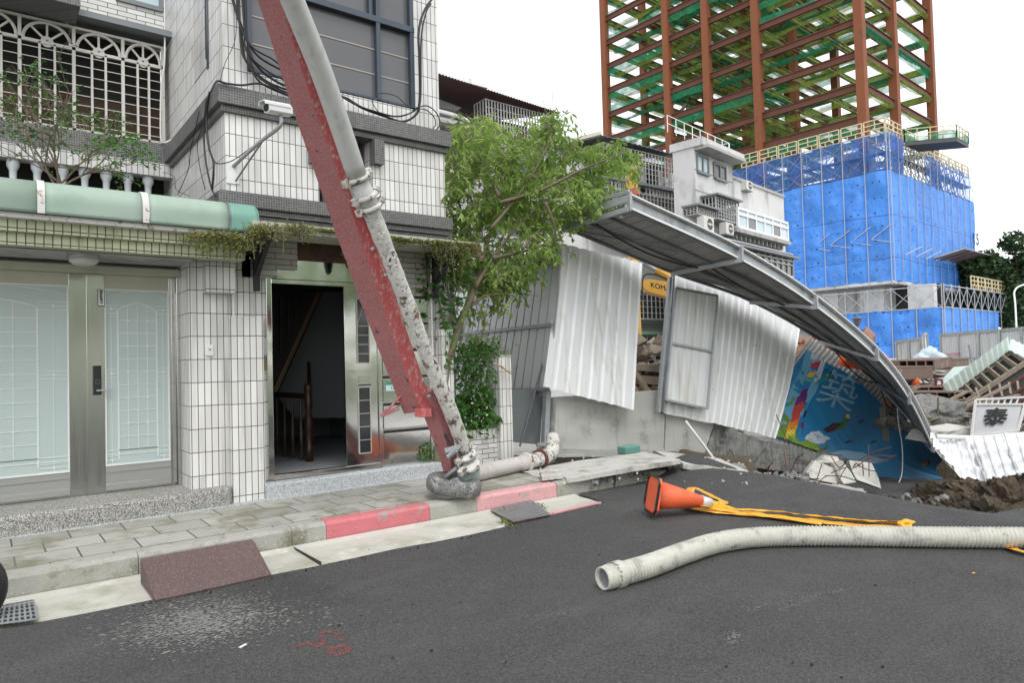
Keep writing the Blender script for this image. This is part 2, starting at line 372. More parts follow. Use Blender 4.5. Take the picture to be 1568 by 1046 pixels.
k = NM('sky_reflection_glass'); M['glass_lt'] = k.fin(k.mix(k.noise(.6, 2), (.35, .46, .5), (.5, .62, .66)), .12, 0, .6)  # pale sky reflection put into the pane colour
M['slat'] = mat('pale_window_bar', (.35, .33, .3), .6)
M['grille'] = mat('white_painted_grille', (.52, .5, .46), .5, var=.1, vs=10, dirt=((.35, .25, .18), 12, .62, .72))
M['grille_far'] = mat('dull_window_cage', (.38, .38, .37), .6, .2, var=.3, vs=6)
M['stone_bal'] = mat('grey_cast_stone', (.42, .45, .46), .8, var=.15, vs=8, bump=.3, bs=60)
M['green_tube'] = mat('faded_green_awning', (.31, .40, .33), .55, 0, var=.14, vs=1.5, dirt=((.2, .32, .24), 2, .5, .8), streak=((.25, .29, .18), 6, 1, .62, .82), var2=.05)
M['green_fresh'] = mat('fresher_green_awning', (.15, .32, .255), .45, 0, var=.1, vs=2)
M['peel'] = mat('peeling_white_paint', (.62, .61, .58), .8, var=.1, dirt=((.3, .2, .15), 18, .55, .65))
k = NM('washed_aggregate')
v1 = k.voro(170, out='Color'); s1 = k.n('ShaderNodeSeparateXYZ'); k.L(v1, s1.inputs[0])
c = k.mix(k.ramp(s1.outputs[0], .25, .8), (.1, .1, .09), (.5, .49, .46)); c = k.mix(k.ramp(k.noise(2, 4), .45, .75, 0, .6), c, (.24, .24, .18)); k.bump(k.voro(110), .6, .006)
M['aggregate'] = k.fin(c, .8)
k = NM('pale_granite_aggregate')
v1 = k.voro(190, out='Color'); s1 = k.n('ShaderNodeSeparateXYZ'); k.L(v1, s1.inputs[0])
c = k.mix(k.ramp(s1.outputs[0], .1, .6), (.16, .17, .18), (.56, .58, .6)); k.bump(k.voro(125), .5, .005)
M['granite'] = k.fin(c, .7)
k = NM('asphalt')
v1 = k.voro(190, out='Color'); s1 = k.n('ShaderNodeSeparateXYZ'); k.L(v1, s1.inputs[0])
c = k.mix(k.noise(.7, 5, .6), (.052, .052, .054), (.08, .079, .078))
wear = k.ramp(k.noise(1.1, 5, .65, loc=(2, 5, 0)), .4, .7, .90, .80)
nd = k.n('ShaderNodeMath', operation='GREATER_THAN'); k.L(s1.outputs[0], nd.inputs[0]); k.L(wear, nd.inputs[1])
c = k.mix(k.math('MULTIPLY', nd.outputs[0], .8), c, (.17, .165, .16))
c = k.mix(k.ramp(k.noise(260, 2), .4, .65, 0, .65), c, (.02, .02, .021))
c = k.mix(k.ramp(k.noise((.35, 1.1, 1), 5, .7, loc=(1, 8, 0), dist=.6), .48, .72, 0, .6), c, (.10, .098, .094))
c = k.mix(k.ramp(k.noise((.5, .7, 1), 6, .7, loc=(11, 3, 0), dist=.4), .55, .68, 0, .55), c, (.026, .026, .027))
cr = k.math('ABSOLUTE', k.math('SUBTRACT', k.noise((.6, .9, 1), 6, .6, loc=(4, 4, 0)), .5)); c = k.mix(k.ramp(cr, .0, .0018, .7, 0), c, (.012, .012, .012))
c = k.mix(k.ramp(k.noise(48, 3, .7, loc=(3, 3, 3)), .38, .68, 0, .38), c, mul((.16, .157, .15), 1)); c = k.mix(k.ramp(k.noise(33, 3, .7, loc=(8, 3, 3)), .5, .75, 0, .5), c, (.022, .022, .023)); dust = k.math('MULTIPLY', k.ramp(k.noise((.8, 1.6, 1), 4, .6, loc=(7, 2, 0)), .55, .75), k.ramp(k.noise(70, 3, .7), .52, .62)); c = k.mix(k.math('MULTIPLY', dust, .6), c, (.22, .21, .2))
pits = k.ramp(k.noise(95, 3, .6, loc=(5, 5, 5)), .6, .68, 0, .8); c = k.mix(pits, c, (.018, .018, .018))
k.bump(k.voro(190), .8, .006); k.bump(k.noise(40, 3), .25, .01)
M['asphalt'] = k.fin(c, k.ramp(k.noise(1.3, 4), .3, .7, .62, .85), 0, .35)
def paving():
    k = tilemat('grey_paving_slab', (.37, .36, .325), (.085, .085, .06), .42, .40, off=.5, ms=.007, var=.16, rough=.75, flat=True, moss=((.19, .185, .13), 2.6, .44, .68))
    return k
M['paving'] = paving()
M['kerb'] = mat('kerb_concrete', (.36, .355, .32), .9, var=.2, vs=5, dirt=((.18, .17, .12), 4, .5, .7), speck=((.6, .59, .55), 40, .66, .75), bump=.5, bs=50, bd=.008)
M['kerb_red'] = mat('faded_red_kerb_paint', (.55, .16, .18), .75, var=.18, vs=6, dirt=((.34, .28, .26), 9, .56, .64), speck=((.18, .1, .1), 35, .66, .72), bump=.4, bs=50, bd=.006)
M['kerb_pink'] = mat('pink_kerb_paint', (.62, .33, .34), .75, var=.15, vs=6, dirt=((.40, .35, .31), 9, .56, .65), speck=((.22, .12, .12), 30, .67, .72), bump=.4, bs=50, bd=.006)
M['gutter'] = mat('gutter_concrete', (.5, .49, .44), .9, var=.15, vs=2, dirt=((.33, .32, .24), 2.2, .45, .75), streak=((.68, .66, .6), 3, 3, .55, .75), bump=.3, bs=60)
M['rampmat'] = mat('rough_maroon_ramp', (.13, .085, .08), .85, var=.3, vs=3, speck=((.3, .25, .23), 120, .6, .7), var2=.25, bump=.6, bs=90)
k = NM('clay_soil')
c = k.mix(k.noise(2.5, 6, .7), (.075, .055, .036), (.30, .235, .16)); c = k.mix(k.ramp(k.noise(1.2, 4), .5, .65), c, (.05, .038, .028)); k.bump(k.noise(7, 6, .7), 1, .08)
k.bump(k.noise(28, 5, .7), .8, .03); M['soil'] = k.fin(c, .95)
M['rust'] = mat('red_primer_steel', (.20, .06, .019), .75, var=.22, vs=.9, var2=.15, dirt=((.12, .04, .022), .5, .55, .75))
M['rust_dk'] = mat('brown_steel_beam', (.105, .035, .020), .75, var=.3, vs=.7)
M['ibeam'] = mat('rusty_steel_plate', (.19, .135, .11), .75, var=.25, vs=3, dirt=((.3, .26, .23), 3, .55, .7))
M['netgreen'] = netmat('green_safety_net', (.04, .30, .16), .66)
M['netyel'] = netmat('olive_safety_net', (.34, .45, .10), .5)
M['netblue'] = netmat('sheer_blue_mesh', (.07, .22, .66), .54)
M['beam_net'] = mat('net_draped_beam', (.22, .30, .085), .85, var=.3, vs=.5, dirt=((.13, .05, .03), .35, .48, .6))
M['scaf'] = mat('scaffold_tube', (.36, .38, .41), .45, .3, var=.2, vs=2)
M['scaf_cream'] = mat('cream_guard_panel', (.55, .46, .28), .6, var=.2, vs=2)
def tarp():
    k = NM('blue_tarpaulin'); uvn = k.n('ShaderNodeUVMap'); sx = k.n('ShaderNodeSeparateXYZ'); k.L(uvn.outputs[0], sx.inputs[0])
    cu = k.math('SUBTRACT', k.math('FRACT', k.math('DIVIDE', sx.outputs[0], 2.6)), .5); cv = k.math('SUBTRACT', k.math('FRACT', k.math('DIVIDE', sx.outputs[1], 1.75)), .5)
    a = k.math('SUBTRACT', k.math('ABSOLUTE', k.math('MULTIPLY', cu, 2.6)), .4); b = k.math('MULTIPLY', cv, 1.75)
    wob = k.math('MULTIPLY', k.math('SUBTRACT', k.noise(.35, 2), .5), .9); b = k.math('ADD', b, wob)
    d = k.math('SQRT', k.math('ADD', k.math('MULTIPLY', a, a), k.math('MULTIPLY', b, b)))
    hole = k.math('LESS_THAN', d, k.ramp(k.noise(.9, 2), .3, .7, .05, .15))
    c = k.mix(k.noise(.25, 5), (.035, .18, .60), (.06, .27, .76)); c = k.mix(k.math('MULTIPLY', hole, .85), c, (.012, .03, .12))
    c = k.mix(k.ramp(k.noise(1.3, 5, .6), .68, .78), c, (.2, .36, .75))
    c = k.mix(k.ramp(k.noise((.5, .5, .12), 4, .6), .5, .8, 0, .5), c, (.10, .22, .45)); seam = k.math('LESS_THAN', k.math('ABSOLUTE', k.math('SUBTRACT', k.math('FRACT', k.math('DIVIDE', k.math('ADD', sx.outputs[1], k.math('MULTIPLY', k.noise(.2, 2), .8)), 5.25)), .5)), .012); c = k.mix(k.math('MULTIPLY', seam, .7), c, (.02, .07, .25)); k.bump(k.noise((1.1, 1.1, .5), 6, .65, dist=1.5), .55, .5)
    return k.fin(c, .5)
M['tarp'] = tarp()
M['orange'] = mat('faded_orange_plastic', (.80, .13, .045), .55, var=.14, vs=6, dirt=((.40, .16, .10), 8, .54, .72), speck=((.8, .4, .3), 50, .68, .75))
M['reflect'] = mat('white_reflective_band', (.6, .6, .6), .35, .2)
def tapemat():
    k = NM('yellow_caution_tape'); uvn = k.n('ShaderNodeUVMap'); sx = k.n('ShaderNodeSeparateXYZ'); k.L(uvn.outputs[0], sx.inputs[0])
    x, y = sx.outputs[0], sx.outputs[1]
    row1 = k.math('MULTIPLY', k.math('GREATER_THAN', y, .35), k.math('LESS_THAN', y, .72))
    blob = k.math('GREATER_THAN', k.noise((34, 9, 1), 3, .7, src=uvn.outputs[0]), .56)
    row2 = k.math('MULTIPLY', k.math('GREATER_THAN', y, .08), k.math('LESS_THAN', y, .24)); dash = k.math('GREATER_THAN', k.math('FRACT', k.math('MULTIPLY', x, 45)), .5)
    m_ = k.math('MINIMUM', k.math('ADD', k.math('MULTIPLY', row1, blob), k.math('MULTIPLY', row2, dash)), 1)
    c = k.mix(k.math('MULTIPLY', m_, .8), k.mix(k.noise(6, 3), (.8, .36, .02), (.85, .48, .06)), (.62, .1, .02))
    return k.fin(c, .4, 0, .5)
M['tape'] = tapemat()
M['tape_plain'] = mat('orange_yellow_plastic_film', (.85, .42, .02), .35, var=.15, vs=9)
M['hose'] = mat('ribbed_off_white_hose', (.52, .51, .455), .6, var=.08, vs=3, dirt=((.2, .19, .17), 9, .60, .70), streak=((.34, .33, .29), 8, 8, .5, .7))
M['hose_in'] = mat('grey_hose_lining', (.33, .34, .35), .6)
M['bark'] = mat('mossy_bark', (.16, .13, .09), .9, var=.3, vs=12, dirt=((.14, .17, .07), 5, .5, .7), bump=.8, bs=25, bd=.01)
M['twig'] = mat('bare_grey_twig', (.17, .13, .1), .85, var=.3, vs=12)
M['leaf_tree'] = leafmat('tree_leaf', (.27, .43, .085), (.58, .70, .27), .6)
M['leaf_shrub'] = leafmat('broad_green_leaf', (.05, .15, .03), (.13, .29, .05), .3)
M['leaf_vine'] = leafmat('yellow_green_creeper', (.15, .18, .05), (.3, .3, .08), .3)
M['leaf_dark'] = leafmat('distant_leaf', (.035, .075, .03), (.085, .14, .05), .2)
M['leaf_yellow'] = leafmat('yellowing_leaf', (.4, .32, .03), (.5, .4, .04), .3)
M['yellow'] = mat('machine_yellow', (.55, .29, .04), .45, var=.08, dirt=((.3, .2, .1), 4, .6, .75))
M['plastic_w'] = mat('white_plastic', (.72, .73, .72), .35, var=.03)
M['plastic_g'] = mat('grey_plastic', (.3, .3, .3), .4)
M['lampglass'] = mat('milky_lamp_glass', (.5, .5, .47), .3)
M['paint_w'] = mat('white_paint', (.75, .75, .74), .6, var=.05)
M['ink'] = mat('black_lettering', (.01, .01, .012), .6)
M['ink_navy'] = mat('navy_lettering', (.012, .025, .11), .6)
M['ink_red'] = mat('red_lettering', (.55, .05, .04), .6)
M['label_g'] = mat('green_label', (.02, .28, .15), .5)
M['label_b'] = mat('pale_blue_label', (.5, .68, .7), .5)
M['teal'] = mat('faded_teal_foam', (.13, .30, .25), .8, var=.15, vs=6)
M['redplastic'] = mat('red_plastic', (.5, .05, .06), .4)
M['maroon'] = mat('maroon_plastic', (.2, .02, .05), .35)
M['skin'] = mat('skin', (.45, .27, .19), .6)
M['cloth'] = mat('navy_work_clothes', (.03, .035, .05), .9)
M['ac'] = mat('off_white_appliance', (.55, .54, .5), .5, var=.06)
M['ac_dk'] = mat('dark_fan_recess', (.05, .05, .05), .6)
M['brownroof'] = mat('rusty_red_roof_sheet', (.07, .03, .027), .8, var=.3, vs=2)
M['greypaint'] = mat('blue_grey_sheet', (.19, .21, .22), .45, .3, var=.2, vs=3, dirt=((.3, .32, .33), 4, .6, .8))
M['splash'] = mat('dried_cement_splash', (.24, .235, .22), .9, var=.2)
M['spray'] = mat('red_spray_marking', (.24, .075, .07), .9)
M['leafmesh'] = M['leaf_shrub']
# ================================================================ GROUND
YK = 6.15                                                     # kerb face
def crest(y):                                                 # the line where the road broke off
    pts = [(-12, 7.6), (2.2, 7.42), (3.1, 7.45), (4.3, 7.8), (5.5, 8.0), (6.6, 7.9), (12, 7.9)]
    for (a, xa), (b, xb) in zip(pts, pts[1:]):
        if y <= b: t = (y-a)/(b-a); return xa+(xb-xa)*t + .05*noise.noise(V((y*2.3, 0, 0)))+.02*noise.noise(V((y*11, 3, 0)))
    return 7.9
def road_z(x, y):
    c = crest(y); d = c-x
    z = 0
    if y > 3.6: z += .27*math.exp(-((x-7.75)**2)/.22-((y-6.1)**2)/.30)          # heaved hump by the kerb
    z += .05*math.exp(-((x-7.3)**2)/.25-((y-5.3)**2)/.3)
    if y < 6: z += .10*math.exp(-(max(d, 0)**2)/1.1)*min(1, max(0, (6-y)/1.0))
    if d < .25: z -= .02*(1-max(d, 0)/.25)**2
    z += .012*noise.noise(V((x*.8, y*.8, 0)))*min(1, max(0, (x-1)/2))
    return z
def aR(px, py, h=0):                                          # a photo pixel onto the road surface, h above it
    z = h
    for _ in range(8): p = aZ(px, py, z); z = .5*z+.5*(road_z(p.x, p.y)+h)
    return aZ(px, py, z)
def mk_road():
    mb = MB(); ys = [-14, -8, -4, -2] + [-1+.12*i for i in range(60)]
    ys = [y for y in ys if y < 6.9]
    def gut_edge(x): return 5.47+.012*math.sin(x*5)+.02*noise.noise(V((x*3, 1, 0)))+.008*noise.noise(V((x*19, 1, 0))) + (.0 if x < 4.2 else .10*min(1, (x-4.2)/1.3))
    n = 110; vs = []; nx = n+1
    def yy(j, x, ytop):                                       # rows compress to the top edge
        return ys[j] if ys[j] < ytop-.15 else None
    ts = [0, .3, .55, .65] + [.68+.32*i/70 for i in range(71)]
    xs_t = [0, .25, .45] + [.5+.5*i/100 for i in range(101)]
    for t in ts:
        for s in xs_t:
            X0 = -30; y_guess = -14+(20.5)*t
            c = crest(min(y_guess, 6.8)); x = X0+(c-X0)*s
            top = gut_edge(x) if x < 5.48 else min(gut_edge(5.48)+(x-5.48)*6, 6.17+.0*x) if x < 7.0 else 6.17+min(.12, (x-7.0)*1.2)
            y = -14+(top+14)*t
            c2 = crest(y); x2 = X0+(c2-X0)*s
            vs.append(V((x2, y, road_z(x2, y))))
    nx = len(xs_t); fs = []
    for j in range(len(ts)-1):
        for i in range(nx-1): fs.append((j*nx+i, j*nx+i+1, (j+1)*nx+i+1, (j+1)*nx+i))
    mb.add(vs, fs)
    # broken edge: skirts hanging from the crest
    e = [j*nx+nx-1 for j in range(len(ts))]; o = len(mb.v)
    for i_, j in enumerate(e): mb.v.append(mb.v[j]+V((-.05+.03*noise.noise(mb.v[j]*9), 0, -.13)))
    mb.mi = 1
    for i_ in range(len(e)-1): mb.f.append([e[i_], o+i_, o+i_+1, e[i_+1]]); mb.m.append(1)
    return mb
struct('road', mk_road(), [M['asphalt'], M['asphalt_edge']], solid=-.0)
# gutter strip of pale concrete
mb = MB().grid(lambda u, v: V((-6+u*11.6, 5.3+v*(YK-5.3), .004-.02*(1-v)*(1 if v < .99 else 0) + (0.012 if v > .9 else -.008))), [i/30 for i in range(31)], [0, .2, .5, .9, 1])
struct('gutter', mb, M['gutter'])
mb = MB()
for x in (-2.5, 2.2): mb.box((x, 5.5, -.02), (x+.005, YK, .0125))
struct('gutter', mb, M['asphalt_edge'])
# faded red paint sprayed along the gutter edge
mb = MB().prism([(4.2, 5.50, .0), (5.5, 5.60, .0), (5.45, 5.66, .0), (4.25, 5.56, .0)], (0, 0, .014)); struct('gutter', mb, M['kerb_pink'])
# pavement
mb = MB().grid(lambda u, v: V((-7+u*12.5, YK+.14+v*(7.9-YK-.14), .168+.006*noise.noise(V((u*14, v*2, 0))))), [i/60 for i in range(61)], [i/8 for i in range(9)])
struct('pavement', mb, M['paving'])
# narrow white aggregate strip at the foot of the steps
mb = MB().prism([(-7, 7.50, .1), (5.0, 7.62, .1), (5.0, 7.8, .1), (-7, 7.8, .1)], (0, 0, .08)); struct('pavement', mb, M['granite'])
# kerb stones
def kerb_run(x0, x1, z=.175, m='kerb', y=YK, dz=0, rot=0, wob=.006):
    mb = MB(); n = max(2, int((x1-x0)/.08)); prof = [(0, -.1), (.012, .0), (.016, z-.03), (.035, z-.006), (.06, z), (.16, z+.002), (.16, -.1)]
    P = lambda u, k: V((x0+(x1-x0)*u, y+prof[k][0]+wob*noise.noise(V((u*(x1-x0)*4+x0, k*.9, 0)))*(1 if k < 4 else .2), prof[k][1]+dz+rot*(u-.5)*(x1-x0)+wob*.7*noise.noise(V((u*(x1-x0)*5, k, 4)))))
    vs = [P(i/n, k) for i in range(n+1) for k in range(7)]
    fs = [(i*7+k, (i+1)*7+k, (i+1)*7+k+1, i*7+k+1) for i in range(n) for k in range(6)] + [list(range(7)), [n*7+k for k in range(6, -1, -1)]]
    return struct('kerb', mb.add(vs, fs), M[m], smooth=False)
kerb_run(-6, .98, wob=.012); kerb_run(.985, 2.2, wob=.012); kerb_run(2.205, 2.52, wob=.012)
kerb_run(2.525, 3.62, m='kerb_red'); kerb_run(3.625, 4.2); kerb_run(4.205, 5.33, m='kerb_pink')
kerb_run(5.35, 6.28, z=.19, y=YK+.02, dz=.0, rot=.03, wob=.02)
# soil and collapsed ground beyond the break
def pit_z(x, y):
    x0 = crest(y)-.25 if y < 5.4 else crest(5.4)-.25+min(1, (y-5.4)/1.2)*2.2
    dx = x-x0
    z = -.22 if y < 6.3 else -.03
    z -= 3.1*min(1, max(0, dx/(2.6+.2*max(0, y))))**.75
    if x > 17: z += (x-17)*.10
    k_ = min(1, .25+max(0, dx))
    return z+k_*(.3*noise.noise(V((x*.9, y*.9, 2)))+.16*noise.noise(V((x*2.4, y*2.4, 5))))+.06*noise.noise(V((x*6, y*6, 1)))*(.6+.4*k_)
mb = MB().grid(lambda u, v: (lambda x, y: V((x, y, min(pit_z(x, y), -.2) if (y < 6.2 and x < 8.3) else pit_z(x, y))))(5.3+u*28.7, -6+v*15.2), [i/200 for i in range(201)], [j/130 for j in range(131)])
struct('sinkhole_soil', mb, M['soil'])
mb = MB().grid(lambda u, v: V((5+u*66, 9.12+.15*noise.noise(V((u*40, v*6, 0)))-.5*v, -.55-5*v)), [i/160 for i in range(161)], [j/14 for j in range(15)])
struct('sinkhole_wall', mb, M['soil'])
# the level ground of the site behind, and the ground to the horizon
mb = MB().grid(lambda u, v: V((-40+u*110, 9.1+v*v*100, -.62+.12*noise.noise(V((u*60, v*60, 0))))), [i/110 for i in range(111)], [j/50 for j in range(51)])
struct('site_ground', mb, M['siteg'])
mb = MB()
for a, b in (((-1500, 108, -.9), (1500, 1500, -.8)), ((69.9, -1500, -.9), (1500, 108, -.8)), ((-1500, -1500, -.9), (-30, 108, -.8)), ((-30, -1500, -.9), (69.9, -13.9, -.8)), ((33.9, -14, -.9), (69.9, 9.2, -.8))): mb.box(a, b)
struct('ground', mb, M['concrete'])
# ================================================================ THE ROW HOUSE
YD, YW, YP, YS = 8.27, 7.82, 7.71, 7.86      # glass doors, pillar wall, pillar, stair door
H0 = .36
house = thing('row_house', 'white tiled row house with glass doors, open stair entry and green awning', 'house', (2.5, 8, 0))
def hp(name, mb, m, **k): return obj(name, mb, M[m] if isinstance(m, str) else m, house, **k)
# steps
mb = MB()
mb.prism([(-6, 7.46, .1), (2.08, 7.63, .1), (2.12, 7.7, .1), (2.12, 8.6, .1), (-6, 8.6, .1)], (0, 0, H0-.1))
hp('step', mb, 'aggregate', bevel=.03)
mb = MB().prism([(2.47, 7.64, .1), (4.98, 7.70, .1), (4.98, 8.6, .1), (2.47, 8.6, .1)], (0, 0, .24)); hp('step', mb, 'granite', bevel=.02)
# walls of the ground floor
mb = MB(); mb.box((1.74, YW, .2), (2.13, 8.9, 2.78))
hp('wall', mb, 'tile')
mb = MB(); mb.box((2.128, YS, .2), (2.555, 8.9, 3.3)); mb.box((2.3, YS+.0, 2.62), (2.56, YS+.3, 3.3)); hp('wall', mb, 'tile')
pil = MB().box((2.13, YP, .1), (2.475, YS+.02, 2.17)); hp('pillar', pil, 'tile')
mb = MB(); a = aY(316, 447, 7.66); b = aY(359, 449, 7.66); mb.box((a.x, 7.66, a.z), (b.x+.01, YW+.2, 3.05)); hp('wall_box', mb, 'tile_grey')
p0, p1 = aY(357, 449, 7.8), aY(358, 486, 7.8)
hp('drain_pipe', MB().tube([p0, p1-V((0,0,.1))], .012), 'paint_w')
# right of the entry
e0 = aY(692, 600, YS).x
mb = MB(); mb.box((4.66, YS, .2), (e0, 8.9, 3.3)); hp('wall', mb, 'tile')
mb = MB(); mb.box((4.745, YP-.02, .1), (4.93, YS+.02, 2.05)); hp('pillar', mb, 'tile')
# horizontal tiled beam ends beside the transom
for (x0, x1, z0) in ((aY(397, 400, YS-.06).x, aY(455, 400, YS-.06).x, 2.80), (aY(607, 400, YS-.06).x, aY(652, 400, YS-.06).x, 2.66)):
    mb = MB().box((x0, YS-.07, z0-.07), (x1 if z0 > 2.7 else x1, YS+.2, 3.25)); hp('tiled_beam', mb, 'tile_wide')
hp('tiled_beam', MB().box((aY(386, 420, YS-.06).x, YS-.074, 2.62), (aY(424, 420, YS-.06).x, YS+.2, 2.82)), 'tile_wide')
# upper storeys: projecting bay
BX0, BX1 = 2.115, 4.9
zb0, zb1, zb2, zt = 3.30, 3.52, 4.39, 9.5    # ledge bottom, ledge top, belt bottom
bay = MB().box((BX0, 7.75, zb1-.05), (aY(488, 250, 7.75).x, 11.0, 4.5)).box((aY(571, 250, 7.75).x, 7.75, zb1-.05), (BX1, 11.0, 4.5))
bay.box((aY(488, 250, 7.75).x, 8.1, zb1-.05), (aY(571, 250, 7.75).x, 11, 4.5))
hp('bay_wall', bay, 'tile')
wx0, wx1, wz0 = aY(378, 60, 7.8).x, aY(636, 150, 7.8).x, 4.93
up = MB().box((BX0, 7.8, 4.6), (wx0, 11.0, zt)).box((wx1, 7.8, 4.6), (BX1-.03, 11.0, zt)).box((wx0, 7.8, 4.6), (wx1, 11, wz0))
hp('bay_wall', up, 'tile')
# mosaic ledges; the lower one under the bay, the upper one as a belt
def ledge(z0, z1, out, name='ledge', x0=BX0-.0, x1=BX1):
    mb = MB(); poly = [(x0-out, 7.75-out), (x1+out*.6, 7.75-out), (x1+out*.6, 9), (x1, 11), (x0, 11), (x0-out, 10.9)]
    mb.prism([(p[0], p[1], z0) for p in poly], (0, 0, z1-z0)); return hp(name, mb, 'mosaic', bevel=.006)
ledge(3.36, 3.52, .09); ledge(3.29, 3.358, .05); ledge(3.22, 3.288, .02)
ledge(4.46, 4.66, .10); ledge(4.39, 4.458, .05)
# mosaic drops flanking the small window
for px0, px1 in ((476, 487), (574, 588)):
    mb = MB().box((aY(px0, 230, 7.66).x, 7.655, 4.08 if px0 > 500 else 3.97), (aY(px1, 230, 7.66).x, 7.80, 4.389)); hp('ledge_drop', mb, 'mosaic')
# small bay window
a = aY(490, 205, 8.0); b = aY(571, 305, 8.0)
win = hp('window', MB().box((a.x-.05, 8.03, 3.5), (b.x+.05, 8.06, 4.45)), 'glass_dk')
mb = MB()
for x in (a.x+.0, (a.x+b.x)/2+.16, b.x-.03): mb.box((x, 7.96, 3.5), (x+.035, 8.03, 4.45))
mb.box((a.x, 7.95, 3.5), (b.x, 8.03, 3.54)); obj('window_frame', mb, M['frame_blue'], win)
# big bay window
big = hp('window', MB().box((wx0, 7.87, wz0), (wx1, 7.89, zt)), 'glass')
mb = MB(); dv = aY(577, 100, 7.8).x; hz0 = aY(577, 28, 7.8).z
for x in (wx0, dv, wx1-.06): mb.box((x, 7.79, wz0), (x+.055, 7.87, zt))
mb.box((wx0, 7.80, wz0-.02), (wx1, 7.87, wz0+.03)); mb.box((wx0, 7.785, hz0-.05), (wx1, 7.868, hz0+.03)); mb.box((dv-.09, 7.80, hz0), (dv-.05, 7.865, zt))
obj('window_frame', mb, M['frame_blue'], big, bevel=.006)
mb = MB()
for dz in (.28, .60): mb.box((wx0+.03, 7.862, wz0+dz+.06), (wx1-.06, 7.869, wz0+dz+.075))
obj('window_bar', mb, M['slat'], big)
# side window of the bay
y0, y1 = aX(341-44, 26, BX0).y, aX(341-22, 60, BX0).y
zs0 = aX(297, 129, BX0).z
mb = MB().box((BX0-.004, y1, zs0), (BX0+.5, y0, zt)); hp('window_recess', mb, 'tile_grey'); hp('recess_shade', MB().box((BX0-.006, y1, zs0+.1), (BX0+.1, y1+.12, zt)), 'dark')  # the dark box stands in for the shade inside the recess
mb = MB().box((BX0-.008, y1-.02, aX(315,110,BX0).z), (BX0+.02, y1+.06, zt)); hp('window_frame', mb, 'frame_blue')
# left building part behind the terrace: wall above the grille, the grille and dark room
YG, YB = 10.45, 10.95
gz = aY(200, 60, 10.5).z
hp('upper_wall', MB().box((-8, 10.7, gz+.15), (BX0, 11.2, zt)), 'tile_run')
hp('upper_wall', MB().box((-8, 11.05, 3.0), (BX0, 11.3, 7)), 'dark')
hp('room_wall', MB().box((-8, 11.02, 4.3), (BX0, 11.05, 5.4)), 'brownwall')
mb = MB().box((-8, 10.25, gz+.06), (BX0, 10.75, gz+.14)); hp('grille_hood', mb, 'galv_dk')
sw0, sw1 = aY(185, 0, 10.7), aY(246, 12, 10.7)
w_ = hp('window', MB().box((sw0.x, 10.68, sw1.z-.0), (sw1.x, 10.7, zt)), 'glass_lt')
mb = MB().box((sw0.x-.06, 10.66, sw1.z-.06), (sw1.x+.02, 10.7, sw1.z)).box((sw1.x-.03, 10.66, sw1.z), (sw1.x+.03, 10.7, zt)); obj('window_frame', mb, M['galv_dk'], w_)
# overhanging tiled sill top left
oh = aY(120, 15, 9.9); mb = MB().box((-8, 9.9, oh.z+.12), (oh.x, 10.8, oh.z+.5)); hp('upper_wall', mb, 'tile_run')
hp('soffit', MB().box((-8, 9.87, oh.z+.04), (oh.x+.02, 10.8, oh.z+.118)), 'mosaic')
# grille: arched bays with fans
gr = thing('window_grille', 'white arched iron grille with fan tops closing the balcony', 'window grille', (0, YG, 4.5))
ztop = lambda px: 0
Zt, Zm, Zb = aY(249, 75, YG).z, aY(249, 104, YG).z, aY(240, 219, YG).z
posts = [aY(px, 100, YG).x for px in (-50, 30, 113, 188, 249)]
mb = MB(); mb.box((posts[0]-2, YG-.02, Zm-.02), (posts[-1], YG+.02, Zm+.02)); mb.box((posts[0]-2, YG-.02, Zb-.02), (posts[-1], YG+.02, Zb+.025)); mb.box((posts[0]-2, YG-.02, Zt), (posts[-1]+.05, YG+.02, Zt+.03))
obj('rail', mb, M['grille'], gr)
for i in range(4):
    a, b = posts[i], posts[i+1]; wd = b-a
    mb = MB().box((a-.019, YG-.02, Zb), (a+.019, YG+.025, Zt)); obj('post', mb, M['grille'], gr)
    mb = MB()
    for t in (.36, .64): mb.box((a+wd*t-.013, YG-.02, Zb), (a+wd*t+.013, YG+.02, Zm))
    obj('upright', mb, M['grille'], gr)
    mb = MB(); zc = Zm+.02; cx = (a+b)/2; hh = Zt-Zm-.03; rx = wd/2-.035
    arc = [(cx+rx*math.cos(t), YG-.01, zc+hh*math.sin(t)) for t in [math.pi*k/16 for k in range(17)]]
    mb.tube(arc, .02, 6)
    for an in (45, 90, 135):
        t = rad(an); mb.bar((cx, YG, zc), (cx+rx*math.cos(t)*.97, YG, zc+hh*math.sin(t)*.97), .024)
    mb.lathe((cx, YG+.012, zc), [(.07, -.02), (.07, .0)], 16, (0, 1, 0))
    obj('fan_arch', mb, M['grille'], gr)
mb = MB()
for k in range(8): z = Zb+(Zm-Zb)*(k+.7)/8.3; mb.box((posts[0]-2, YG-.006, z-.0045), (posts[-1], YG+.006, z+.0045))
obj('crossbar', mb, M['grille'], gr)
obj('side_return', MB().box((posts[-1]-.02, YG-.02, Zb), (posts[-1]+.02, YG+.02, Zt)).box((posts[-1]-.0, YG-.02, Zb), (posts[-1]+.03, 11, Zb+.04)), M['grille'], gr)
Zc = aY(240, 251, YG-.1).z
hp('balcony_floor', MB().box((-8, YG-.12, Zc), (BX0, 11.2, Zb-.03)), 'mosaic')
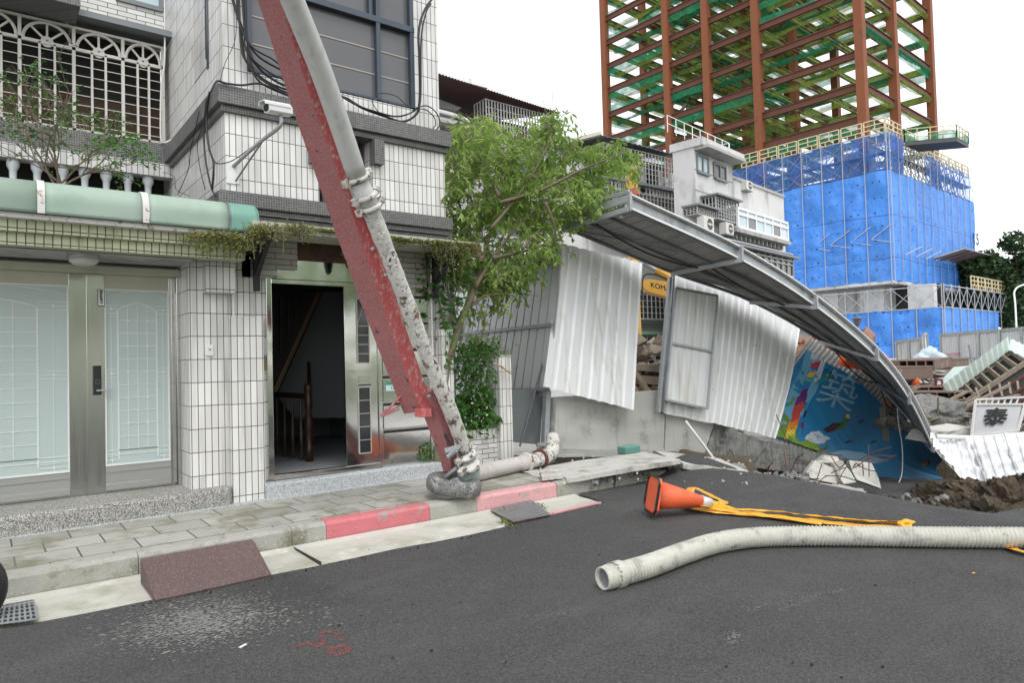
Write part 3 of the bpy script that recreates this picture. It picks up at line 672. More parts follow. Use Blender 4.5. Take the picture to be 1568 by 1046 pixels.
# balustrade
bz1 = aY(240, 271, YG-.1).z; bz0 = 3.12
hp('balustrade_rail', MB().box((-8, YG-.16, bz1), (BX0, YG+.05, Zc-.002)), 'tile_grey')
prof = [(.055, 0), (.055, .04), (.04, .06), (.055, .16), (.075, .30), (.05, .52), (.035, .62), (.035, .66), (.055, .69), (.055, .74), (.035, .78), (.04, .88), (.065, .93), (.065, 1)]
hgt = bz1-bz0
for px in (-45, -15, 20, 57, 96, 130, 163, 196, 227):
    x = aY(px, 270, YG-.08).x
    hp('baluster', MB().lathe((x, YG-.06, bz0), [(r*1.05, z*hgt) for r, z in prof], 14), 'stone_bal', smooth=True)
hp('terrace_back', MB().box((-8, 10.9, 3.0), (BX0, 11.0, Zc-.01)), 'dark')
mb = MB().tube([(-6, 10.6, bz0+.36), (BX0-.1, 10.6, bz0+.34)], .014, 6); hp('terrace_bar', mb, 'grille')
# ground floor roof slab, tiled fascia and soffit of the left unit
YF = 7.32
zf0, zf1 = aY(150, 378, YF).z, aY(150, 346, YF).z
fx1 = aY(386, 385, YF).x
hp('terrace_slab', MB().box((-8, YF+.06, zf1-.04), (BX0+.1, 11, 3.1)), 'render_dk')
hp('fascia', MB().box((-8, YF, zf0+.09), (fx1, YF+.2, zf1)), 'tile_cream')
hp('fascia', MB().box((-8, YF+.07, zf0-.02), (fx1-.05, YF+.25, zf0+.089)), 'tile_cream')
hp('soffit', MB().box((-8, YF+.2, zf0-.02), (1.75, 8.9, zf0+.04)), 'render_dk')
hp('fascia_trim', MB().box((-8, YF-.09, zf1), (fx1+.02, YF+.05, zf1+.045)), 'peel')
# over the doors: dark transom recess and lintel beams
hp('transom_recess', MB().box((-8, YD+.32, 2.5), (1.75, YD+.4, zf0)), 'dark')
zl = 2.70
hp('lintel', MB().box((-6, YD-.10, zl-.075), (1.755, YD+.06, zl)), 'frame_cream', bevel=.004)
# awning roll: half round green cover
zc0 = zf1+.045; R = .165
joints = [-6, aY(62, 300, YF-.05).x, aY(221, 300, YF-.05).x, aY(349, 330, YF-.05).x, aY(392, 340, YF-.05).x]
for i in range(4):
    a, b = joints[i], joints[i+1]
    P = lambda u, v, e=0: V((a+(b-a)*u, YF-.12-e+(0 if v < .3 else (.20+e)*(1-math.cos((v-.3)/.5*math.pi/2)) if v < .8 else .20+e+(v-.8)*2.2)+.006*noise.noise(V(((a+(b-a)*u)*3, v*3, 0))), zc0+(v/.3*.13 if v < .3 else .13+(.18+e)*math.sin(min(1, (v-.3)/.5)*math.pi/2)+(v-.8)*.08*(v > .8))))
    mb = MB().grid(P, [k/8 for k in range(9)], [k/14 for k in range(15)])
    hp('awning_roll', mb, 'green_fresh' if i == 3 else 'green_tube', smooth=True, solid=.01)
    if 0 < i: 
        hw = .028 if i < 3 else .008
        a2 = a
        Q = lambda u, v: (lambda p: V((a2-hw+2*hw*u, p.y, p.z)))(P(0, v, .014))
        hp('awning_strap', MB().grid(Q, [0, .3, .7, 1], [k/14 for k in range(15)]), 'peel' if i < 3 else 'galv_dk', solid=.006)
hp('awning_end', MB().prism([P(1, k/14) for k in range(15)], (.012, 0, 0)), 'green_fresh')
# dome light under the soffit
cl = aY(128, 384, 7.75)
lt = thing('ceiling_light', 'round milky ceiling light under the porch soffit', 'ceiling light', (cl.x, 7.75, zf0-.02))
obj('light_base', MB().lathe((cl.x, 7.75, zf0-.055), [(.135, 0), (.14, .01), (.14, .04)], 28), M['frame_grey'], lt, smooth=False)
obj('light_dome', MB().lathe((cl.x, 7.75, zf0-.125), [(.0, 0), (.05, .002), (.09, .012), (.12, .035), (.13, .07)], 28), M['lampglass'], lt, smooth=True)
# ---- glazed double doors
def xD(px, py=600): return aY(px, py, YD).x
zd0 = H0+.03
mb = MB()
mb.box((1.66, YD-.015, zd0), (1.70, YD+.06, zl-.075)).box((1.705, YD-.06, H0), (1.755, YD+.06, zl-.075)).box((-2, YD+.03, H0), (1.7, YD+.08, zd0))
hp('door_frame', mb, 'steel', bevel=.003)
def glass_door(x0, x1, g0, g1, gz0, gz1):
    d = hp('glass_door', MB().box((x0, YD, zd0), (g0, YD+.04, zl-.077)), 'steel', bevel=.003); obj('door_stile', MB().box((g1, YD, zd0), (x1, YD+.04, zl-.077)), M['steel'], d, bevel=.003)
    obj('door_rail', MB().box((g0, YD+.004, gz1), (g1, YD+.036, zl-.077)), M['frame_cream'], d)
    obj('door_rail', MB().box((g0, YD+.004, zd0+.06), (g1, YD+.036, gz0)).box((g0, YD-.012, zd0+.0), (g1, YD+.03, zd0+.055)).box((g0, YD-.006, gz0-.065), (g1, YD+.03, gz0-.05)), M['frame_grey'], d)
    p = obj('pane', MB().box((g0, YD+.012, gz0), (g1, YD+.024, gz1)), M['frost'], d)
    fr = MB(); t = .014; y0, y1 = YD-.004, YD+.012
    fr.box((g0, y0, gz0), (g0+t, y1, gz1)).box((g1-t, y0, gz0), (g1, y1, gz1)).box((g0+t, y0, gz1-t), (g1-t, y1, gz1)).box((g0+t, y0, gz0), (g1-t, y1, gz0+t))
    obj('bead', fr, M['plastic_w'], d)
    W = g1-g0; Hh = gz1-gz0; ln = MB(); y = YD+.006
    def hl(xa, xb, z, w=.007): ln.box((xa, y, z-w/2), (xb, y+.008, z+w/2))
    def vl(x, za, zb, w=.007): ln.box((x-w/2, y+.0015, za), (x+w/2, y+.008, zb))
    def arc(xa, xb, z, h, w): ln.tube([(xa+(xb-xa)*k/14, y+.003, z+h*math.sin(math.pi*k/14)**.8) for k in range(15)], w/2, 5)
    i0, i1 = g0+W*.20, g1-W*.20; zi0, zi1 = gz0+Hh*.085, gz1-Hh*.12
    vl(i0, zi0-.09, zi1, .014); vl(i1, zi0-.09, zi1, .014); arc(i0, i1, zi1, .075, .015); arc(g0, g1, gz1-.1, .085, .007)
    hl(g0, g1, zi0); hl(g0, g1, zi0-.045); hl(i0, i1, zi0, .01)
    for k in range(1, 4): vl(i0+(i1-i0)*k/4, zi0, zi1+.05)
    rows = 11
    for k in range(1, rows):
        z = zi0+(zi1-zi0+.03)*k/rows; hl(i0, i1, z)
        if k % 2 == 0:
            for q in (1, 3):
                x = i0+(i1-i0)*q/4; ln.prism([(x-.017, y-.001, z), (x, y-.001, z-.017), (x+.017, y-.001, z), (x, y-.001, z+.017)], (0, .006, 0))
    for xa, xb in ((g0, i0), (i1, g1)):
        vl((xa+xb)/2, gz0, zi1-.02, .005)
        for z in (gz1-.21, gz0+Hh*.52, gz0+.055):
            for dz in (-.04, 0, .04): hl(xa, xb, z+dz, .006)
            x = (xa+xb)/2; ln.prism([(x-.017, y-.001, z), (x, y-.001, z-.017), (x+.017, y-.001, z), (x, y-.001, z+.017)], (0, .006, 0))
    obj('etched_line', ln, M['frost_line'], d)
    return d
za, zb = aY(160, 715, YD).z, aY(160, 442, YD).z
d1 = glass_door(xD(133), 1.66, xD(161), xD(260), za, zb)
glass_door(xD(0)-.95, xD(132.9), xD(0)-.75, xD(106), za-.02, zb+.02)
# lock and handle on the right leaf
lx = xD(149); lz0, lz1 = aY(148, 605, YD).z, aY(148, 560, YD).z
lk = obj('door_lock', MB().box((lx-.038, YD-.03, lz0), (lx+.035, YD, lz1)), M['black'], d1, bevel=.006)
obj('door_handle', MB().bar((lx, YD-.055, lz0+.045), (lx+.125, YD-.055, lz0+.05), .02, .016).bar((lx, YD-.055, lz0+.045), (lx, YD-.02, lz0+.045), .02), M['galv'], lk, bevel=.003)
obj('lock_ring', MB().tube([(lx+.02*math.cos(t), YD-.0315, (lz0*.55+lz1*.45)+.02*math.sin(t)) for t in [2*math.pi*k/20 for k in range(21)]], .0012, 4), M['plastic_g'], lk)
obj('lock_cover', MB().prism([(lx+.037*math.cos(t), YD-.012, lz1+.035*math.sin(t)) for t in [math.pi*k/12 for k in range(13)]], (0, .01, 0)), M['steel'], lk)
# notice sticker, vertical writing
sx_, sz0, sz1 = xD(154.5, 456), aY(154, 469, YD).z, aY(154, 443, YD).z
st = obj('notice_plate', MB().box((sx_-.030, YD-.005, sz0), (sx_+.034, YD+.002, sz1)), M['ink'], d1)
obj('plate_face', MB().box((sx_-.024, YD-.007, sz0+.007), (sx_+.028, YD-.0045, sz1-.007)), M['paint_w'], st)
mb = MB()
for i, ch in enumerate('錄影監視中'):
    t = text_mb(ch, (sx_+.002, YD-.008, sz1-.027-i*.029), (1, 0, 0), (0, 0, 1), .031, bold=.0008); mb.add(t.v, t.f)
obj('lettering', mb, M['ink'], st)
# doorbell
bp = aY(321, 537, YW-.01)
db = thing('doorbell', 'small white doorbell box on the tiled wall beside the glass doors', 'doorbell', (bp.x, YW, bp.z))
obj('bell_box', MB().box((bp.x-.04, YW-.022, bp.z-.058), (bp.x+.04, YW, bp.z+.058)), M['plastic_w'], db, bevel=.01)
obj('bell_button', MB().box((bp.x-.012, YW-.026, bp.z+.0), (bp.x+.012, YW-.02, bp.z+.02)), M['plastic_g'], db)
# ---- stair entry: polished frame, open doorway, door leaf with lattice windows, mailboxes
def xS(px, py=600): return aY(px, py, YS).x
f0, f1 = xS(408), xS(416); dl, dr = xS(527.5), xS(577)
zs0_ = .36; zh = aY(470, 437, YS).z
mb = MB(); mb.box((f0, YS-.05, zs0_), (f1, YS+.06, zh+.06)).box((dr, YS-.05, zs0_), (dr+.045, YS+.06, zh+.06)).box((f1, YS-.05, zs0_-.01), (dr, YS+.04, zs0_+.045))
mb.box((f1, YS-.05, zh), (dr, YS+.06, zh+.05)); hp('entry_frame', mb, 'mirror', bevel=.003)
ztr = aY(470, 400, YS).z
hp('transom_panel', MB().box((f0, YS-.01, zh+.06), (4.72, YS+.03, ztr+.1)), 'mirror')
hp('recess_panel', MB().box((xS(455), YS-.02, ztr+.0), (4.72, YS+.05, ztr+.42)), 'brownwall')
dlf = hp('entry_door', MB().box((dl, YS-.03, zs0_+.045), (dr, YS+.01, zh)), 'mirror', bevel=.003)
for (pa, pb) in ((457, 556), (593, 694)):
    za_, zb_ = aY(558, pb, YS-.03).z, aY(558, pa, YS-.03).z
    x0, x1 = xS(547, 620), xS(565, 620)
    wn = obj('lattice_window', MB().box((x0, YS-.036, za_), (x1, YS-.031, zb_)), M['glass_dk'], dlf)
    mb = MB(); t = .006
    mb.box((x0-t, YS-.045, za_), (x0+t, YS-.03, zb_)).box((x1-t, YS-.045, za_), (x1+t, YS-.03, zb_)).box((x0+t, YS-.045, za_-t), (x1-t, YS-.03, za_+t)).box((x0+t, YS-.045, zb_-t), (x1-t, YS-.03, zb_+t))
    for k in range(1, 5):
        z = za_+(zb_-za_)*k/(7. if pa < 500 else 5.)*(1. if pa < 500 else 1.); mb.box((x0+t, YS-.044, z-.004), (x1-t, YS-.032, z+.004))
    if pa < 500:
        zz = za_+(zb_-za_)*4/7; 
        for s in (0, 1):
            mb.tube([(lerp(x0, x1, s)+(1-2*s)*(x1-x0)*k/8, YS-.041, zz+(zb_-zz)*math.sin(k/8*math.pi/2)) for k in range(9)], .004, 5)
    obj('window_lattice', mb, M['slat'], wn)
z_ = aY(556, 580, YS).z
obj('pull_plate', MB().box((xS(548), YS-.04, z_-.05), (xS(566), YS-.03, z_+.04)), M['steel'], dlf)
obj('letter_slot', MB().box((xS(548), YS-.045, z_-.085), (xS(566), YS-.03, z_-.07)), M['black'], dlf)
# mailboxes in a column
mbx = thing('mailbox_panel', 'column of polished steel mailboxes beside the stair entry', 'mailbox panel', ((dr+4.68)/2, YS, .4))
m0, m1 = dr+.05, 4.655
obj('panel_frame', MB().box((m0, YS-.02, zs0_), (m1, YS+.04, zh+.06)), M['steel'], mbx)
zz = [aY(610, p, YS).z for p in (742 if 0 else 727, 703, 642, 597, 553, 508, 463)]
zz = [.42, .80, 1.14, 1.48, 1.82, 2.16, 2.5]
for i in range(6):
    a, b = zz[i], zz[i+1]
    bx = obj('mailbox_door', MB().box((m0+.02, YS-.034, a+.012), (m1-.02, YS-.021, b-.05)), M['mirror'], mbx, bevel=.003)
    obj('mail_slot', MB().box((m0+.02, YS-.024, b-.046), (m1-.02, YS-.019, b-.012)), M['black'], bx)
    if i >= 2:
        lp = MB().box((m0+.06, YS-.037, b-.20), (m0+.20, YS-.034, b-.09)); lb = obj('address_label', lp, M['label_b'], bx)
        obj('label_band', MB().box((m0+.06, YS-.039, b-.125), (m0+.20, YS-.0365, b-.09)), M['label_g'], lb)
        t = text_mb('12', (m0+.145, YS-.0385, b-.163), (1, 0, 0), (0, 0, 1), .055, bold=.0008); t.v = [v for v in t.v]
        obj('lettering', t, M['ink'], lb)
# vertical white conduit right of the mailboxes, meter box, square box left of the entry
hp('conduit', MB().tube([(4.70, YS-.03, .35), (4.70, YS-.03, 3.0)], .014), 'paint_w')
q = aY(407, 560, YS-.02); hp('switch_box', MB().box((q.x-.035, YS-.03, q.z-.05), (q.x+.03, YS, q.z+.06)), mat('brass_box', (.3, .24, .12), .5, .5))
q = aY(403, 535, YP); hp('pillar_bracket', MB().box((2.47, YP+.03, q.z-.06), (2.53, YS, q.z+.12)), 'frame_grey')
# stair hall behind the door
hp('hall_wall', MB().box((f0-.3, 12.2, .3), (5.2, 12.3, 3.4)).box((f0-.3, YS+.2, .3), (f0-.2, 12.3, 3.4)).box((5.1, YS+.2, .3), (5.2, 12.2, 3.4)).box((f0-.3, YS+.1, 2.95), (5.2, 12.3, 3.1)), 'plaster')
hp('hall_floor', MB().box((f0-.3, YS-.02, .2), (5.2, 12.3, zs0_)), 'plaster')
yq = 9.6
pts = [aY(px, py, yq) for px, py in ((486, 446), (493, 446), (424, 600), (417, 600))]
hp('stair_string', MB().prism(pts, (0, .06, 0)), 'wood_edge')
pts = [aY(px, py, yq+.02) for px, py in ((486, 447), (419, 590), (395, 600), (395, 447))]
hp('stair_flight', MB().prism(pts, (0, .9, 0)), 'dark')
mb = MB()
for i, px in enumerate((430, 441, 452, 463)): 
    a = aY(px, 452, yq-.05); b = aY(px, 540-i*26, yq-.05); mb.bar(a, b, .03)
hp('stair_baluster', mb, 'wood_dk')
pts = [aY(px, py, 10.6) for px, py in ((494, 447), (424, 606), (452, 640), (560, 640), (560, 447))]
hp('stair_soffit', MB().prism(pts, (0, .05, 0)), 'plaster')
nb_ = aY(474, 712, 8.95); nx = nb_.x
nprof = [(.05, 0), (.05, .22), (.03, .24), (.055, .3), (.03, .37), (.045, .42), (.052, .52), (.03, .66), (.045, .7), (.05, .74), (.05, .86), (.03, .88), (.05, .93), (.055, .97), (.04, 1.02), (.01, 1.04)]
hp('newel_post', MB().lathe((nx, 8.95, zs0_), [(r*1.1, z) for r, z in nprof], 16), 'wood_dk', smooth=True)
mb = MB(); mb.bar((nx, 9.0, zs0_+.86), (nx-.1, 11.2, zs0_+.86), .07); hp('handrail', mb, 'wood_dk')
for k in range(7):
    x = nx-.09-k*.055; y = 9.15+k*.28
    hp('rail_baluster', MB().lathe((nx-.03-.012*k, y, zs0_), [(.02, 0), (.02, .1), (.03, .3), (.018, .5), (.02, .84)], 8), 'wood_dk')
mb = MB().bar((nx+.03, 8.97, zs0_+.80), (nx+.38, 9.9, zs0_+1.3), .05); hp('handrail', mb, 'wood_dk')
# creeper-covered entry canopy with brackets
cz = aY(640, 368, 7.15).z; cx0, cx1 = aY(384, 350, 7.2).x, aY(735, 372, 7.2).x
can = hp('entry_canopy', MB().box((cx0, 7.15, cz-.02), (cx1, 7.8, cz+.03)), 'frame_cream')
hp('canopy_rail', MB().box((cx0, 7.13, cz-.06), (cx1, 7.149, cz+.04)), 'frame_cream')
for px in (391, 664):
    x = aY(px, 400, 7.75).x
    hp('canopy_bracket', MB().bar((x, 7.72, cz-.62), (x, 7.72, cz), .06).bar((x, 7.72, cz-.45), (x, 7.25, cz-.06), .05).bar((x, 7.72, cz-.04), (x, 7.2, cz-.04), .05), 'black')
hp('canopy_soffit', MB().box((cx0, 7.3, cz+.031), (BX1, 8.2, cz+.06)), 'wood_dk')
hp('underbay_wall', MB().box((2.2, 7.93, 3.0), (BX1, 8.3, 3.4)), 'tile_wide')
# lantern in the entry
lp = aY(534, 393, 7.55)
ln = thing('porch_lantern', 'dark hanging porch lantern above the open stair door', 'lantern', (lp.x, 7.55, lp.z))
obj('lantern_cap', MB().lathe(lp, [(.085, .02), (.09, .035), (.03, .07), (.015, .12)], 16), M['galv_dk'], ln)
obj('lantern_body', MB().lathe(lp-V((0, 0, .14)), [(.015, 0), (.04, .03), (.06, .14), (.065, .16)], 8), M['black'], ln)
obj('lantern_arm', MB().tube(smooth_path([lp+V((0, 0, .12)), lp+V((0, .05, .2)), lp+V((0, .2, .2))], 4), .01), M['black'], ln)
# security camera
A0, A1 = aY(362, 262, 7.70), aY(425, 190, 7.05)
cmr = thing('security_camera', 'white bullet security camera on a long wall arm above the awning', 'security camera', A0)
obj('wall_plate', MB().box((A0.x-.09, 7.735, A0.z-.13), (A0.x+.04, 7.75, A0.z+.15)), M['plastic_w'], cmr)
el = A1+V((.02, 0, -.02))
obj('arm', MB().tube(smooth_path([A0+V((-.02, .04, .06)), lerp(A0, A1, .55)+V((0, 0, .03)), el, el+V((.01, 0, .12))], 5), .02, 8), M['plastic_g'], cmr, smooth=True)
obj('arm_brace', MB().bar(A0+V((.0, .04, -.1)), lerp(A0, A1, .62), .014), M['galv_dk'], cmr)
body = el+V((0, -.01, .17)); fw = V((-.95, -.22, -.10)).normalized(); sd_ = fw.cross(V((0, 0, 1))).normalized(); up_ = sd_.cross(fw)
pr = [(-.055, -.035), (-.06, .03), (-.035, .05), (.035, .05), (.06, .03), (.055, -.035), (.03, -.05), (-.03, -.05)]
obj('camera_body', MB().prism([body-fw*.12+sd_*x+up_*z for x, z in pr], fw*.27), M['plastic_w'], cmr, bevel=.004)
obj('sunshade', MB().prism([body-fw*.1+sd_*x+up_*z for x, z in ((-.065, .02), (-.065, .045), (-.04, .065), (.04, .065), (.065, .045), (.065, .02), (.06, .02), (.058, .042), (.036, .058), (-.036, .058), (-.058, .042), (-.06, .02))], fw*.30), M['plastic_w'], cmr)
obj('lens', MB().prism([body+fw*.152+sd_*x*.72+up_*z*.72 for x, z in pr], fw*.004), M['black'], cmr)
# ---- cables
def cable(name, label, pts, r=.011, m='cable', n=7, cat='cable', group=None):
    o = obj(name, MB().tube(smooth_path(pts, n), r, 6), M[m], None, smooth=True, origin=pts[0]); return tag(o, label, cat, group)
def cb(pl, Y=7.68): return [aY(px, py, Y) for px, py in pl]
g = 'cables hanging on the house front'
runs = [([(352, -20), (372, 45), (395, 85), (440, 112), (470, 135)], .012), ([(360, -20), (371, 60), (378, 95), (410, 125), (455, 142)], .012), ([(372, -20), (380, 70), (398, 105), (430, 128), (460, 136)], .014),
        ([(376, -20), (377, 50), (390, 110), (425, 135), (455, 146)], .01), ([(366, -20), (369, 70), (382, 100), (402, 128), (452, 150)], .012), ([(369, -20), (374, 40), (379, 80), (415, 112), (462, 132)], .010),
        ([(362, 10), (360, 60), (345, 95), (337, 124)], .004), ([(350, -20), (378, 62), (420, 92), (450, 118)], .010)]
for i, (pl, r) in enumerate(runs): cable('hanging_cable', ['thick black cable slanting left of the big bay window', 'black cable looping beside the big bay window', 'thickest black cable beside the big bay window', 'thin black cable curling to the dark mosaic belt', 'black cable sagging onto the mosaic belt', 'black cable crossing the left edge of the bay window', 'hair-thin twisted wire at the bay corner above the mosaic belt', 'topmost black cable sweeping towards the red boom'][i], cb(pl, 7.73-.012*i), r, group=g)
cable('hanging_cable', 'thick black cable bundle running along the belt under the bay window', cb([(512, 146), (530, 150), (555, 165), (590, 178), (615, 186), (634, 178), (642, 160), (643, 100), (641, 50), (650, 15), (668, -10)], 7.70), .016, group=g)
cable('hanging_cable', 'black cable climbing the right edge of the bay front', cb([(512, 140), (545, 160), (580, 172), (610, 178), (636, 168), (644, 150), (645, 60), (652, 20), (660, 5)], 7.67), .011, group=g)
cable('hanging_cable', 'large looped black cable at the right corner of the bay', cb([(636, 165), (655, 162), (670, 175), (673, 190), (668, 198), (660, 198)], 7.66), .008, group=g)
cable('hanging_cable', 'smaller looped black cable at the right corner of the bay', cb([(632, 168), (650, 167), (664, 178), (667, 190), (663, 196)], 7.64), .007, group=g)
cable('hanging_cable', 'oval loop of thin black cable above the belt', cb([(580, 172), (570, 155), (580, 143), (605, 146), (622, 160), (632, 165)], 7.68), .005, group=g)
cable('hanging_cable', 'black cable lying along the top of the mosaic belt', cb([(323, 140), (332, 124), (345, 127), (370, 130), (400, 128), (440, 145)], 7.62), .012, group=g)
for i, pl in enumerate(([(321, 140), (316, 180), (320, 225), (327, 250), (325, 290)], [(317, 150), (312, 200), (315, 245), (323, 285), (330, 300)], [(312, 190), (303, 215), (305, 250), (314, 290)], [(305, 170), (292, 230), (288, 260), (272, 298)], [(325, 240), (332, 250), (350, 248), (365, 240), (385, 225)], [(246, 262), (266, 270), (270, 290), (290, 300)])):
    cable('dangling_cable', ['thick black cable dangling down the side of the bay', 'black cable hanging below the corner of the belt', 'thin wire hanging beside the bundle at the bay corner', 'long slanting wire across the side wall of the bay', 'black wire leading to the security camera arm', 'thin wire crossing the side wall above the awning'][i], [aX(px, py, BX0-.12) if i != 4 else aY(px, py, 7.6) for px, py in pl], (.012, .010, .005, .005, .006, .004)[i], group='wires dangling at the bay corner')
cable('conduit_pipe', 'thin white pipe running down beside the grille', [aY(px, py, 10.3) for px, py in ((252, -10), (252, 90), (247, 130), (246, 205), (250, 218), (262, 214))], .012, 'white_cable', cat='conduit')
# ================================================================ CONCRETE PUMP BOOM AND STREET THINGS
bb = aD(697, 722, 7.72)                       # lower end of the red beam
D0, D1 = 7.72, 5.0
def bm_pt(px, py, t): return aD(px, py, lerp(D0, D1, t))
boom = thing('pump_boom', 'scuffed red concrete pump boom with a caked delivery pipe leaning across the house front', 'pump boom', (4.45, 6.9, .17))
# beam axis at the middle of its two visible faces; photo rows: (y, left, edge, right)
ctl = [(-60, 372, 426, 450), (0, 397, 428, 452), (150, 444, 476, 499), (300, 496, 530, 552), (450, 549, 580, 604), (560, 591, 617, 640), (625, 617, 644, 664)]
mb = MB(); P = []; ys = [c_[0] for c_ in ctl]
def row(t):   # smooth interpolation over rows
    yv = lerp(-60, 628, t)
    for a, b in zip(ctl, ctl[1:]):
        if yv <= b[0] or b is ctl[-1]:
            q = (yv-a[0])/(b[0]-a[0]); return yv, lerp(a[1], b[1], q), lerp(a[2], b[2], q), lerp(a[3], b[3], q)
n = 14; vs = []
TT = lambda y: 1-(y+60)/790.
for i in range(n+1):
    yv, l, e, r = row(i/n); D = lerp(D0, D1, TT(yv))
    pl, pe, pr_ = aD(l, yv+6, D+.10), aD(e, yv, D-.05), aD(r, yv-3, D+.02)
    back = pl+(pr_-pe)
    vs += [pl, pe, pr_, back]
fs = [(i*4+k, i*4+(k+1) % 4, i*4+4+(k+1) % 4, i*4+4+k) for i in range(n) for k in range(4)] + [(0, 1, 2, 3), (n*4+3, n*4+2, n*4+1, n*4)]
bmb = MB().add(vs, fs)
for i_, f_ in enumerate(bmb.f):
    if i_ < 4*n and i_ % 4 == 1: bmb.m[i_] = 1  # right face takes a lighter copy of the red
obj('boom_beam', bmb, [M['redpaint'], M['redpaint2']], boom, bevel=.006)
# narrower lip along the right edge of the beam
mb = MB().bar(aD(450, 0, lerp(D0, D1, TT(0))+.12), aD(638, 560, lerp(D0, D1, TT(560))+.1), .03, .02); obj('boom_lip', mb, M['redpaint2'], boom)
# lower stub, curved foot
st = [(622, 641, 625, 661), (648, 640, 668, 645), (0, 0, 0, 0)]
rows = [(600, 636, 655, 668), (650, 655, 676, 690), (700, 674, 690, 699), (735, 682, 692, 702)]
vs = []
for (yv, l, e, r) in rows:
    D = lerp(D0, D1, TT(yv)); pl, pe, pr_ = aD(l, yv+4, D+.09), aD(e, yv+2, D-.05), aD(r, yv-6, D+.01); vs += [pl, pe, pr_, pl+(pr_-pe)]
fs = [(i*4+k, i*4+(k+1) % 4, i*4+4+(k+1) % 4, i*4+4+k) for i in range(3) for k in range(4)] + [(0, 1, 2, 3), (15, 14, 13, 12)]
obj('boom_foot', MB().add(vs, fs), M['redpaint'], boom, bevel=.005)
q = aD(648, 632, 7.3); obj('boom_bracket', MB().box(q-V((.06, .08, .045)), q+V((.06, .08, .045))), M['redpaint2'], boom, bevel=.008)
# hydraulic whip at the left
obj('whip_hose', MB().tube(smooth_path([aD(647, 590, 7.35), aD(636, 600, 7.35), aD(620, 602, 7.35), aD(603, 618, 7.35), aD(590, 632, 7.35)], 5), .012, 7), M['redpaint2'], boom, smooth=True)
obj('pincer', MB().bar(aD(586, 637, 7.35), aD(612, 621, 7.35), .035, .02).bar(aD(588, 637, 7.33), aD(611, 627, 7.33), .03, .02).bar(aD(583, 638, 7.34), aD(592, 628, 7.34), .03), M['redpaint'], boom)
# bolts on the beam
for (px, py) in ((570, 382), (590, 422), (656, 607), (648, 583)):
    q = aD(px, py, lerp(D0, D1, TT(py))-.05); obj('bolt', MB().lathe(q, [(.018, 0), (.018, .03), (.011, .032), (.011, .05)], 8, (-.3, -1, .1)), M['galv'], boom)
# pipe: clean upper length, caked lower length
up_pts = [aD(424, -60, lerp(D0, D1, TT(-60))-.06), aD(448, 0, lerp(D0, D1, TT(0))-.06), aD(496, 120, lerp(D0, D1, TT(120))-.06), aD(547, 270, lerp(D0, D1, TT(270))-.06)]
obj('delivery_pipe', MB().tube(smooth_path(up_pts, 5), .088, 24), M['pipe_new'], boom, smooth=True)
lo_pts = [aD(553, 285, lerp(D0, D1, TT(285))-.05), aD(577, 345, lerp(D0, D1, TT(345))-.05), aD(614, 440, lerp(D0, D1, TT(440))-.05), aD(652, 540, lerp(D0, D1, TT(540))-.06), aD(690, 630, lerp(D0, D1, TT(630))-.06), aD(712, 690, 7.55)]
sp = smooth_path(lo_pts, 10); mb = MB()
mb.tube(sp, [.078+.008*noise.noise(p*4)+.008*noise.noise(p*15) for p in sp], 20); obj('caked_pipe', mb, M['pipe_old'], boom, smooth=True)
# clamps
def clamp(c, ax, r, name='pipe_clamp', m='pipe_old', w=.04):
    ax = V(ax).normalized()
    mb = MB().lathe(c-ax*w/2, [(r, 0), (r+.02, .006), (r+.024, w/2), (r+.02, w-.006), (r, w)], 20, ax)
    sx = ax.cross(V((0, 1, 0))).normalized(); mb.obox(c+sx*(r+.03), sx*.03, ax*.03, ax.cross(sx)*.03).obox(c-sx*(r+.03), sx*.03, ax*.028, ax.cross(sx)*.03)
    mb.tube([c+sx*(r+.03)-ax.cross(sx)*.06, c+sx*(r+.03)+ax.cross(sx)*.06], .009, 6)
    return obj(name, mb, M[m], boom)
ax = (lo_pts[1]-lo_pts[0])
for (px, py) in ((547, 272), (560, 300), (567, 316)):
    clamp(aD(px, py, lerp(D0, D1, TT(py))-.05), ax, .093)
obj('clamp_bracket', MB().prism([aD(px, py, lerp(D0, D1, TT(py))-.02) for px, py in ((532, 275), (548, 290), (556, 325), (545, 322), (537, 300))], (0, .03, 0)), M['pipe_old'], boom)
obj('coupling', MB().tube([aD(549, 278, lerp(D0, D1, TT(278))-.05), aD(569, 322, lerp(D0, D1, TT(322))-.05)], [.086, .088], 18), M['pipe_new'], boom, smooth=True)
clamp(aD(714, 697, 7.52), lo_pts[-1]-lo_pts[-2], .09); clamp(aD(719, 713, 7.5), lo_pts[-1]-lo_pts[-2], .098, w=.05)
# elbow turning under, plastic wrap remnants
el_p = [aD(715, 698, 7.6), aD(721, 716, 7.6), aD(720, 730, 7.62), aD(708, 738, 7.66)]
obj('pipe_elbow', MB().tube(smooth_path(el_p, 6), [.1]*19, 18), mat('chipped_grey_green_pipe', (.36, .42, .40), .5, dirt=((.07, .05, .04), 7, .56, .62), var=.2, vs=9), boom, smooth=True)
obj('elbow_bracket', MB().bar(aD(668, 742, 7.6), aD(700, 716, 7.55), .05, .04).bar(aD(681, 744, 7.5), aD(704, 735, 7.45), .10, .07), M['galv'], boom, bevel=.008)
obj('valve', MB().bar(aD(683, 690, 7.45), aD(702, 684, 7.4), .06, .05).bar(aD(698, 692, 7.4), aD(704, 682, 7.4), .03, .03).tube([aD(686, 700, 7.42), aD(697, 690, 7.4)], .03, 10), M['galv'], boom)
obj('boom_cable', MB().tube(smooth_path([aD(663, 605, 7.55), aD(672, 640, 7.5), aD(682, 668, 7.45), aD(697, 688, 7.42)], 6), .012, 6), M['cable'], boom, smooth=True)
